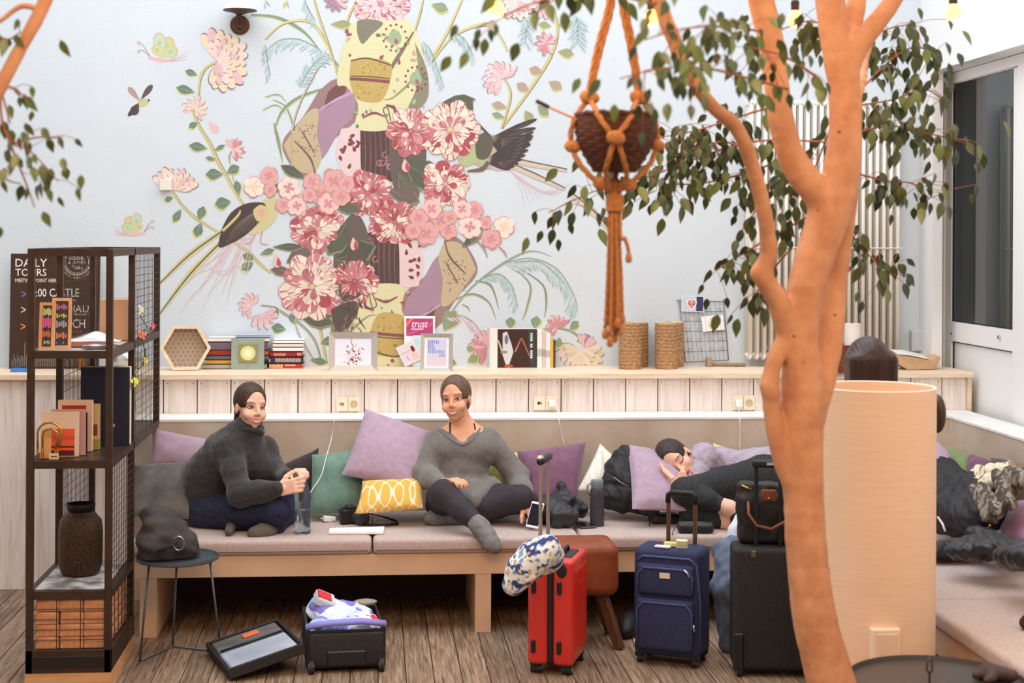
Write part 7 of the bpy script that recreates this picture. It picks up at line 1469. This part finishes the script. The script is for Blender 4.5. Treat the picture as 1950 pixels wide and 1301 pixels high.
# ================================================================== ficus trees, hanging basket, bulbs, drum and table in the foreground
m_bark = mat('ficus_bark', (206, 148, 108), .75, c2=(188, 128, 92), scale=14, detail=6, stretch=(1, 1, .6), bump=.5, bscale=40)
m_twig = mat('twig_bark', (150, 92, 66), .8)
def crm(P, m=6):
    out = []; P = [Vector(p) for p in P]
    for i in range(len(P)-1):
        p0, p1, p2, p3 = P[max(i-1, 0)], P[i], P[i+1], P[min(i+2, len(P)-1)]
        for j in range(m): t = j/m; out.append(.5*((2*p1)+(p2-p0)*t+(2*p0-5*p1+4*p2-p3)*t*t+(3*p1-p0-3*p2+p3)*t**3))
    return out+[P[-1]]
def lerp_r(r, n): return [r[min(int(t), len(r)-2)]*(1-(t-min(int(t), len(r)-2)))+r[min(int(t), len(r)-2)+1]*(t-min(int(t), len(r)-2)) for t in (i*(len(r)-1)/(n-1) for i in range(n))]
def limb(name, pts, r, m, par, knob=0, n=14):
    P = crm([at(*p) for p in pts]); R = lerp_r(r, len(P)); R = [v*(1+knob*math.sin(i*1.9)*math.sin(i*.7)) for i, v in enumerate(R)]
    return MB().tube(P, R, n).build(name, m, par, True)
def leaf_mesh(name, L_, m):
    q = MB(); rows = []; n = 7
    for i in range(n):
        t = i/(n-1); w_ = L_*.27*math.sin(math.pi*min(1, t*1.02)**.8)*(1-.25*t); x = t*L_*1.0; z = -.12*L_*t*t
        rows.append([(x, -w_, z+.25*w_), (x, 0, z), (x, w_, z+.25*w_)])
    q.grid(rows); me = q.build(name, m, None, True, origin=(0, 0, 0)); d = me.data; bpy.data.objects.remove(me); return d
def leafmat(name, a, b):
    m = bpy.data.materials.new(name); m.use_nodes = True; nt = m.node_tree; N = nt.nodes; bs = N['Principled BSDF']; bs.inputs['Roughness'].default_value = .38
    oi = N.new('ShaderNodeObjectInfo'); tc = N.new('ShaderNodeTexCoord'); nz = N.new('ShaderNodeTexNoise'); nz.inputs['Scale'].default_value = 9; nt.links.new(tc.outputs['Object'], nz.inputs['Vector'])
    ad = N.new('ShaderNodeMath'); ad.operation = 'MULTIPLY_ADD'; nt.links.new(nz.outputs[0], ad.inputs[0]); ad.inputs[1].default_value = .7; nt.links.new(oi.outputs['Random'], ad.inputs[2])
    r = N.new('ShaderNodeValToRGB'); r.color_ramp.elements[0].position = .3; r.color_ramp.elements[1].position = 1.3 if False else 1.0; r.color_ramp.elements[0].color = lin(a); r.color_ramp.elements[1].color = lin(b); nt.links.new(ad.outputs[0], r.inputs[0]); nt.links.new(r.outputs[0], bs.inputs['Base Color']); MATS[name] = m; return m
m_leaf = leafmat('ficus_leaf', (40, 56, 30), (98, 112, 58))
LEAF = leaf_mesh('leaf', 1.0, m_leaf); lr = random.Random(21)
def foliage(tree, twigs, per_m, size, single_max):
    rl = root_loc(tree); spots = []; tw = MB()
    for pts, dens, sz in twigs:
        P = crm([at(*p) for p in pts]); tw.tube(P, [.0032*(1-.75*i/len(P))+.001 for i in range(len(P))], 6)
        L_ = sum((P[i+1]-P[i]).length for i in range(len(P)-1)); n = int(L_*per_m*dens)
        for j in range(n):
            t = (.12+.88*lr.random())*(len(P)-1); i = min(int(t), len(P)-2); p = P[i].lerp(P[i+1], t-i)
            side = Vector((lr.uniform(-1, 1), lr.uniform(-1, 1), lr.uniform(-.9, .5))).normalized(); off = lr.uniform(.02, .15)*(.5+.8*t/len(P)); b = p+side*off
            if off > .05 and lr.random() < .5: tw.tube([p, p.lerp(b, .5)+Vector((0, 0, .008)), b], .0011, 4)
            d = (side*.6+Vector((lr.uniform(-.5, .5), lr.uniform(-.5, .5), -1.0-lr.random()*.5))).normalized()
            spots.append((b, d, size*sz*lr.uniform(.7, 1.2)))
    tw.build('twigs', m_twig, tree, True).__setitem__('kind', 'stuff')
    spots.sort(key=lambda s: -s[2]*ppm(s[0])); rest = MB()
    lv = [v.co.copy() for v in LEAF.vertices]; lf = [tuple(p.vertices) for p in LEAF.polygons]
    for k, (b, d, s) in enumerate(spots):
        x, y, z = d, None, None; up = Vector((lr.uniform(-.8, .8), -1.0, lr.uniform(-.3, .9))).normalized(); y = up.cross(x).normalized(); z = x.cross(y)
        M = Matrix(((x.x, y.x, z.x), (x.y, y.y, z.y), (x.z, y.z, z.z)))
        if k < single_max:
            o = share('leaf', LEAF, tree, b-rl, M.to_euler(), (s, s, s))
        else: rest.add([b+M @ (v*s) for v in lv], lf)
    if rest.v: rest.build('leaves', m_leaf, tree, True).__setitem__('kind', 'stuff')
# --- big ficus at the right
Yt = -4.4; base = at(1612, 1600, Yt); tr = thing('ficus_tree', 'large ficus with a bare orange-lit trunk in the right foreground', 'tree', (base.x, Yt, 0)); K_ = 1/ppm(at(1540, 900, Yt))
ts = SDF(.0065, 130)
def wood(pts, r, knob=.03):
    P = crm([at(*p) for p in pts], 5); R = [v*K_ for v in lerp_r(r, len(P))]; R = [v*(1+knob*math.sin(i*1.9)*math.sin(i*.7)) for i, v in enumerate(R)]
    ts.chain(P, R)
wood([(1612, 1598, Yt), (1600, 1400, Yt), (1580, 1290, Yt), (1552, 1180, Yt), (1536, 1050, Yt), (1530, 930, Yt), (1526, 830, Yt), (1528, 740, Yt), (1528, 680, Yt)], (62, 48, 41, 38, 35, 34, 37, 34, 26), .02)
wood([(1526, 780, Yt), (1524, 690, Yt), (1526, 600, Yt), (1545, 510, Yt), (1575, 420, Yt), (1602, 330, Yt), (1610, 230, Yt), (1606, 150, Yt), (1590, 70, Yt), (1575, -40, Yt), (1560, -120, Yt)], (28, 28, 31, 32, 35, 31, 27, 26, 25, 24, 20))
wood([(1540, 850, Yt+.02), (1562, 740, Yt+.04), (1576, 660, Yt+.08), (1584, 590, Yt+.1), (1593, 500, Yt+.12), (1606, 420, Yt+.1), (1618, 330, Yt+.06), (1612, 260, Yt+.02)], (14, 22, 23, 22, 21, 19, 16, 10))
wood([(1575, 405, Yt), (1545, 355, Yt-.02), (1515, 315, Yt-.03), (1492, 250, Yt-.05), (1480, 170, Yt-.08), (1468, 80, Yt-.1), (1445, -20, Yt-.12), (1430, -110, Yt-.12)], (20, 23, 22, 20, 19, 20, 21, 17))
wood([(1520, 690, Yt), (1500, 630, Yt-.02), (1480, 570, Yt-.05), (1452, 524, Yt-.08), (1464, 480, Yt-.1), (1456, 410, Yt-.14), (1434, 320, Yt-.2), (1404, 246, Yt-.26), (1352, 198, Yt-.34), (1305, 130, Yt-.42), (1285, 80, Yt-.46), (1258, 10, Yt-.5), (1235, -70, Yt-.55)], (16, 18, 16, 12, 11, 11, 11, 10, 9, 9, 9, 9, 8), .04)
wood([(1510, 930, Yt-.01), (1490, 880, Yt-.02), (1474, 810, Yt-.03), (1467, 740, Yt-.04), (1474, 690, Yt-.04), (1496, 645, Yt-.02)], (10, 13, 13, 11, 11, 12), .04)
wood([(1458, 530, Yt-.08), (1440, 519, Yt-.09)], (9, 8)); wood([(1472, 750, Yt-.04), (1458, 734, Yt-.05)], (10, 7))
wood([(1606, 150, Yt), (1640, 80, Yt-.02), (1680, 30, Yt-.04), (1730, -40, Yt-.05)], (18, 16, 14, 12)); wood([(1600, 130, Yt), (1625, 40, Yt+.05), (1640, -60, Yt+.08)], (16, 16, 14)); wood([(1608, 240, Yt), (1640, 170, Yt+.15), (1650, 110, Yt+.3), (1665, 60, Yt+.4)], (6, 5, 4, 4))
soft('trunk', ts, m_bark, tr, .0012, 60, 5, floor=0)
for x, y in ((1530, 690), (1543, 765), (1520, 850), (1512, 640), (1556, 560), (1583, 470), (1590, 600), (1548, 930), (1560, 400), (1600, 250)):
    c = at(x, y, Yt-.06); pk = MB(); pk.ell(c+Vector((0, .012 if y < 600 else 0, 0)), (.006, .004, .0045), 10); pk.build('bark_scar', m_twig, tr, True)
b_ = Yt+.45
foliage(tr, [([(1590, 272, Yt), (1450, 268, -4.1), (1330, 300, -3.9), (1240, 335, -3.9), (1130, 365, -3.9), (1045, 405, -3.9)], 1.5, 1), ([(1500, 300, -4.2), (1420, 330, -4), (1330, 350, -3.9), (1250, 350, -3.9)], 1.8, 1), ([(1560, 400, -4.2), (1490, 440, -4), (1420, 480, -3.95), (1362, 515, -3.9)], 1.6, 1), ([(1600, 420, -4.1), (1640, 470, -3.9), (1668, 500, -3.9), (1690, 530, -3.9)], 1.8, 1), ([(1630, 330, -4.1), (1690, 345, -3.9), (1740, 350, -3.9), (1770, 380, -3.9)], 1.9, 1), ([(1640, 250, -4.1), (1700, 240, -3.9), (1770, 255, -3.9), (1840, 268, -3.9)], 1.9, 1), ([(1640, 170, -4.1), (1690, 120, -3.9), (1740, 90, -3.9), (1790, 105, -3.9)], 1.6, 1), ([(1630, 110, -4.1), (1680, 60, -3.9), (1740, 45, -3.9)], 1.6, 1),
             ([(1500, 170, -4.8), (1430, 150, -5.0), (1340, 130, -5.2), (1260, 130, -5.3), (1180, 150, -5.3)], 1.0, .9), ([(1450, 60, -4.8), (1380, 50, -5.1), (1300, 55, -5.3), (1230, 75, -5.4)], 1.2, .9), ([(1560, 150, -4.6), (1500, 110, -4.8), (1430, 90, -5)], 1.3, .9), ([(1540, 330, -4.2), (1480, 360, -4), (1440, 400, -3.9)], 1.8, 1), ([(1590, 220, -4.2), (1560, 300, -4), (1530, 370, -3.9)], 1.6, 1), ([(1640, 200, -4.1), (1700, 190, -3.9), (1760, 170, -3.9), (1800, 195, -3.9)], 1.8, 1), ([(1480, 200, -4.3), (1400, 225, -4), (1320, 250, -3.9), (1255, 262, -3.9)], 1.8, 1), ([(1440, 300, -4.1), (1380, 270, -4), (1300, 290, -3.9)], 1.8, 1), ([(1500, 480, -4.2), (1450, 540, -4), (1440, 570, -3.95)], 1.6, 1), ([(1252, 10, -4.9), (1130, -15, -5.1), (1020, 5, -5.2), (950, 35, -5.2), (905, 55, -5.2)], .55, .9), ([(1600, 60, -4.4), (1540, 40, -4.2), (1480, 60, -4)], 1.5, 1)], 58, .062, 300)
# --- ficus at the left edge
bx = at(-150, 900, -5.0); tl = thing('ficus_tree', 'ficus branch with drooping leaves reaching in from the left edge', 'tree', (bx.x, -5.0, 0))
limb('trunk', [(-170, 1700, -5), (-150, 1200, -5), (-130, 700, -5), (-90, 350, -5), (-40, 230, -5)], [.07, .055, .05, .04, .03], m_bark, tl, .02)
limb('branch', [(-60, 270, -5), (0, 165, -5), (40, 90, -5), (78, 20, -5), (100, -40, -5), (120, -110, -5)], [.026, .02, .018, .0195, .02, .018], m_bark, tl, .04); limb('branch', [(76, 18, -5), (40, 12, -5), (0, 40, -5), (-40, 60, -5)], [.01, .008, .006, .005], m_bark, tl)
foliage(tl, [([(0, 170, -5), (4, 230, -5), (22, 272, -5), (60, 290, -5), (110, 345, -5)], 1.2, .8), ([(20, 275, -5), (70, 262, -5), (120, 262, -5)], 1.0, .7), ([(10, 250, -5), (30, 300, -5), (50, 350, -5), (66, 395, -5)], 1.1, .8), ([(-20, 60, -5), (15, 75, -5), (40, 60, -5)], 1.3, .9), ([(0, 160, -5), (30, 170, -5), (50, 190, -5)], 1.1, .8), ([(-10, 130, -5), (10, 200, -5), (20, 235, -5)], 1.2, .9), ([(-20, 300, -5), (10, 340, -5), (40, 350, -5)], 1.0, .8)], 55, .06, 80)
# --- string of bulbs
m_glow = mat('bulb_glass', (255, 176, 84), .3, emit=5); cb = []
for x, y, Y, lab in ((945, 20, -4.9, 'glowing bulb at the top by the painted vine'), (1240, 36, -4.3, 'glowing bulb beside the thin ficus branch'), (1514, 38, -3.9, 'glowing bulb behind the ficus stems'), (1815, 26, -3.6, 'glowing bulb before the white wall over the door')):
    c = at(x, y, Y); r = 15/ppm(c); o = thing('light_bulb', lab, 'light bulb', c, 'bulbs of the string light'); MB().lathe([(.0, -r*1.1), (r*.7, -r*.8), (r, -r*.05), (r*.8, r*.7), (r*.45, r*1.25), (.0, r*1.3)], 20, c, cap=False).build('glass', m_glow, o, True)
    MB().lathe([(r*.5, r*1.15), (r*.55, r*2.3), (r*.3, r*2.6), (.0, r*2.6)], 16, c, cap=False).build('socket', mat('bulb_socket', (60, 42, 34), .5), o, 40); top = Vector((c.x, c.y, 3.12)); MB().tube([c+Vector((0, 0, r*2.5)), top], .003, 6).build('drop_cable', MATS['bulb_socket'], o); cb.append(top)
    l = bpy.data.lights.new('bulb_light', 'POINT'); l.energy = 5; l.color = (1, .62, .3); l.shadow_soft_size = r; lo = bpy.data.objects.new('bulb_light', l); col.objects.link(lo); lo.parent = o; lo.location = (0, -.0, -r*2.2)
props(MB().tube(crm([(-1.6, -6.2, 3.2)]+cb+[(3.3, -3.2, 3.2)], 4), .004, 6).build('string_cable', MATS['bulb_socket']), 'thin dark cable that carries the glowing bulbs overhead', 'cable')
# --- rope hanger with basket
Ym = -4.8; hp = lambda x, y, d=0: at(x, y, Ym+d); kk = 1/ppm(hp(1170, 270)); c0 = hp(1172, 268); hg = thing('rope_hanger', 'knotted jute rope hanger with a long tassel holding a basket', 'plant hanger', hp(1172, 640)); m_rope = mat('jute_rope', (206, 138, 82), .85, c2=(178, 112, 62), scale=90, stretch=(1, 1, 3), bump=.7, bscale=160)
def rope(pts, r, nm='rope'):
    P = crm(pts, 8); q = MB(); L_ = 0
    for s in range(3):
        out = []; L_ = 0
        for i, p in enumerate(P):
            if i: L_ += (P[i]-P[i-1]).length
            t = (P[min(i+1, len(P)-1)]-P[max(i-1, 0)]); x, y, z = frame_of(t, (.3, 1, .1)); a = L_/(r*7)*2*math.pi*.5+s*2.094; out.append(p+(x*math.cos(a)+y*math.sin(a))*r*.5)
        q.tube(out, r*.62, 6)
    o = q.build(nm, m_rope, hg, True); o['kind'] = 'stuff'; return o
def knot(p, r): s = SDF(.004, 140); p = Vector(p); s.ell(p, (r*.85, r*.75, r*.8)); s.cap(p+Vector((-r*.75, -r*.35, r*.2)), p+Vector((r*.75, -r*.35, -r*.15)), r*.38, r*.38); s.cap(p+Vector((-r*.6, -r*.2, -r*.45)), p+Vector((r*.6, -r*.3, -r*.5)), r*.34, r*.34); soft('knot', s, m_rope, hg, .001, 200, 2)
r_ = 5.2*kk; Rf = 80*kk
for dx in (-4, 4): rope([hp(1176+dx*.4, -120, .0), hp(1164+dx, 0), hp(1140+dx, 95), hp(1122+dx*.6, 180)], r_); rope([hp(1180+dx*.4, -120), hp(1186+dx, 0), hp(1204+dx, 95), hp(1217+dx*.6, 180)], r_)
knot(hp(1122, 184), 15*kk); knot(hp(1217, 184), 15*kk); knot(hp(1172, 261, -Rf-.01), 14*kk); knot(hp(1090, 278), 12*kk); knot(hp(1250, 275), 12*kk); knot(hp(1145, 348, -.02), 13*kk); knot(hp(1195, 350, -.02), 13*kk)
rope([hp(1118, 190), hp(1096, 225, -.01), hp(1087, 255), hp(1090, 282), hp(1106, 315, -.02), hp(1135, 345, -.03), hp(1160, 362, -.02)], r_); rope([hp(1221, 190), hp(1243, 222, -.01), hp(1251, 250), hp(1250, 280), hp(1236, 315, -.02), hp(1205, 345, -.03), hp(1180, 362, -.02)], r_)
rope([hp(1125, 190), hp(1137, 215, -.1), hp(1150, 236, -Rf-.002), hp(1162, 252, -Rf-.008), hp(1171, 262, -Rf-.008)], r_); rope([hp(1214, 190), hp(1206, 213, -.1), hp(1194, 234, -Rf-.002), hp(1182, 250, -Rf-.008), hp(1173, 262, -Rf-.008)], r_)
rope([hp(1170, 266, -Rf-.006), hp(1160, 300, -Rf+.005), hp(1153, 330, -.07), hp(1162, 362, -.02)], r_); rope([hp(1176, 266, -Rf-.006), hp(1186, 300, -Rf+.005), hp(1193, 335, -.07), hp(1178, 362, -.02)], r_)
rope([hp(1124, 188, .01), hp(1150, 240, .1), hp(1172, 290, .13), hp(1172, 350, .03)], r_); rope([hp(1215, 188, .01), hp(1190, 240, .1), hp(1172, 290, .13)], r_)
q = MB()
for i in range(6): z = 374+i*5; p = hp(1171, z); q.tube([p+Vector((15*kk*math.cos(a), 14*kk*math.sin(a), .002*math.sin(a))) for a in (k*.39 for k in range(16))], 3.4*kk, 6, True)
q.build('wrapping', m_rope, hg, True).__setitem__('kind', 'stuff')
s = SDF(.005, 140); s.chain([hp(1171, 352), hp(1171, 405)], [14*kk, 11*kk]); soft('rope_core', s, m_rope, hg, .001, 150, 3)
for i in range(9):
    x = 1160+i*2.7; d = .02*math.sin(i*2.1); yb_ = (625, 600, 640, 612, 632, 604, 618, 596, 480)[i]; xe = 1171+(i-4)*4.6+(8 if i == 8 else 0); rope([hp(x, 385, d*.4), hp(x, 450, d), hp((x+xe)/2+1, 530 if yb_ > 500 else 455, d), hp(xe, yb_, d)], 3.7*kk)
    e = hp(xe, yb_, d); MB().lathe([(3.4*kk, 0), (6*kk, -8*kk), (6.5*kk, -17*kk), (3*kk, -21*kk)], 9, e).build('frayed_end', m_rope, hg, True)
bs = thing('hanging_basket', 'dark brown wicker bowl basket held by the rope hanger', 'basket', c0-Vector((0, 0, .09))); m_dw = mat('dark_wicker', (98, 52, 32), .55, c2=(62, 32, 22), scale=60, stretch=(1, 1, 3), bump=.7, bscale=90); R = []; n = 44; zt_ = hp(1172, 222).z; zb_ = hp(1172, 328).z
for i in range(45):
    t = i/44; rr = Rf*.96*(.52+.48*math.sin(math.pi/2*min(1, t*1.25)))
    R.append([(c0.x+(rr+.0022*abs(math.sin(math.pi*i/3))+.0025*math.sin(j*math.pi/2+(i//3)*math.pi))*math.cos(2*math.pi*j/n), c0.y+(rr+.0022*abs(math.sin(math.pi*i/3))+.0025*math.sin(j*math.pi/2+(i//3)*math.pi))*math.sin(2*math.pi*j/n), zb_+(zt_-zb_)*t+.006*math.sin(2*math.pi*j/n)*t) for j in range(n)])
R += [[(c0.x+Rf*s_*math.cos(2*math.pi*j/n), c0.y+Rf*s_*math.sin(2*math.pi*j/n), z) for j in range(n)] for s_, z in ((.88, zt_), (.6, zb_+.02))]
q = MB(); q.grid(R, closed=True); q.f += [tuple(len(q.v)-n+j for j in range(n)), tuple(range(n))[::-1]]; q.c += [None, None]; q.build('weave', m_dw, bs, 60); q = MB(); q.tube([(c0.x+Rf*.94*math.cos(2*math.pi*j/40), c0.y+Rf*.94*math.sin(2*math.pi*j/40), zt_+.004+.003*math.sin(j*2.4)) for j in range(40)], .008, 6, True); q.build('rim', m_dw, bs, True)
st = thing('brush', 'thin brush with a dark handle end sticking out of the hanging basket', 'brush', hp(1090, 222)); MB().tube([hp(1043, 203, -.02), hp(1150, 250, .02)], [.004, .004], 8).build('stick', mat('pale_stick', (216, 150, 116), .6), st); MB().tube([hp(1021, 192, -.025), hp(1045, 204, -.02)], .0065, 8).build('handle_end', mat('stick_dark', (58, 42, 46), .5), st)
# --- tall drum, table
Yd = -3.57; cD = at(1665, 737, Yd); rD = (1780-1665)/ppm(cD); zD = cD.z; dm = thing('drum_column', 'tall cream fabric drum standing behind the ficus trunk', 'column lamp', (cD.x, Yd, 0)); m_lin = mat('linen_shade', (236, 204, 176), .85, c2=(231, 197, 168), scale=7, stretch=(1, 1, 26), bump=.05, bscale=30)
MB().lathe([(rD, .0), (rD, zD), (rD-.012, zD), (rD-.012, zD-.3), (.0, zD-.3)], 72, (cD.x, Yd, 0), cap=False).build('shade', m_lin, dm, 30); q = MB(); q.tube([(cD.x+(rD-.004)*math.cos(2*math.pi*j/64), Yd+(rD-.004)*math.sin(2*math.pi*j/64), zD) for j in range(64)], .005, 6, True); q.build('rim', mat('rim_cream', (244, 222, 200), .6), dm, True)
a = at(1657, 1250, Yd-rD); b = at(1712, 1195, Yd-rD); q = MB(); q.box2((a.x, Yd-rD-.025, a.z-.06), (b.x, Yd-rD+.04, b.z), b=.005); bx_ = q.build('control_box', mat('box_cream', (240, 214, 190), .5), dm); q = MB(); q.box2((a.x+.016, Yd-rD-.028, a.z-.05), (b.x-.012, Yd-rD-.02, b.z-.018), b=.002); q.build('cover', mat('box_cover', (232, 200, 176), .5), bx_)
q = MB(); dc = at(1779, 788, Yd+.1); q.ell(dc+Vector((.012, 0, 0)), (.03, .06, .078), 20); q.build('round_fitting', mat('dark_bronze', (70, 52, 42), .5, .3), dm, True)
cT = at(1785, 1300, -4.27); tb_ = thing('side_table', 'round dark tray table with a centre loop handle in the right foreground', 'table', (cT.x, cT.y, 0)); m_dt = mat('dark_tray', (84, 78, 74), .4, .4); R0 = 167/ppm(cT); zt_ = cT.z
MB().lathe([(.0, zt_-.01), (R0-.012, zt_-.01), (R0, zt_-.003), (R0, zt_+.016), (R0-.004, zt_+.016), (R0-.008, zt_), (.0, zt_)], 64, (cT.x, cT.y, 0), cap=False).build('tray_top', m_dt, tb_, 30)
for k in range(3): a_ = k*2.094+.5; MB().tube([(cT.x+.6*R0*math.cos(a_), cT.y+.6*R0*math.sin(a_), zt_-.01), (cT.x+.85*R0*math.cos(a_), cT.y+.85*R0*math.sin(a_), .008)], .0065, 8).build('leg', m_dt, tb_, True)
ps = Vector((at(1770, 1290, cT.y).x, cT.y, zt_)); q = MB(); q.tube([ps, ps+Vector((0, 0, .03)), ps+Vector((-.01, 0, .045)), ps+Vector((-.008, 0, .075)), ps+Vector((0, 0, .085)), ps+Vector((.008, 0, .075)), ps+Vector((.01, 0, .045)), ps+Vector((0, 0, .03))], .004, 8); q.build('loop_handle', m_dt, tb_, True)
g = at(1925, 1290, -4.25); lump('glove', 'dark brown glove lying at the right edge of the round table', 'glove', [(Vector((cT.x+R0*.62, cT.y+.02, zt_+.03)), Vector((cT.x+R0*.86, cT.y-.02, zt_+.025)), .03, .022), (Vector((cT.x+R0*.6, cT.y-.03, zt_+.02)), Vector((cT.x+R0*.5, cT.y-.06, zt_+.02)), .016, .012), (Vector((cT.x+R0*.6, cT.y+.03, zt_+.022)), Vector((cT.x+R0*.46, cT.y+.01, zt_+.02)), .016, .012)], mat('brown_glove', (70, 52, 48), .6), .003, 60, 3, .005, 90, zt_+.001)
g = on(1948, 1200, .4815); lump('hat', 'small dark knitted hat at the right edge on the corner bench', 'hat', [(g+Vector((.03, 0, .03)), g+Vector((.12, .03, .04)), .04, .06)], mat('dark_knit', (56, 46, 52), .9), .004, 70, 4)
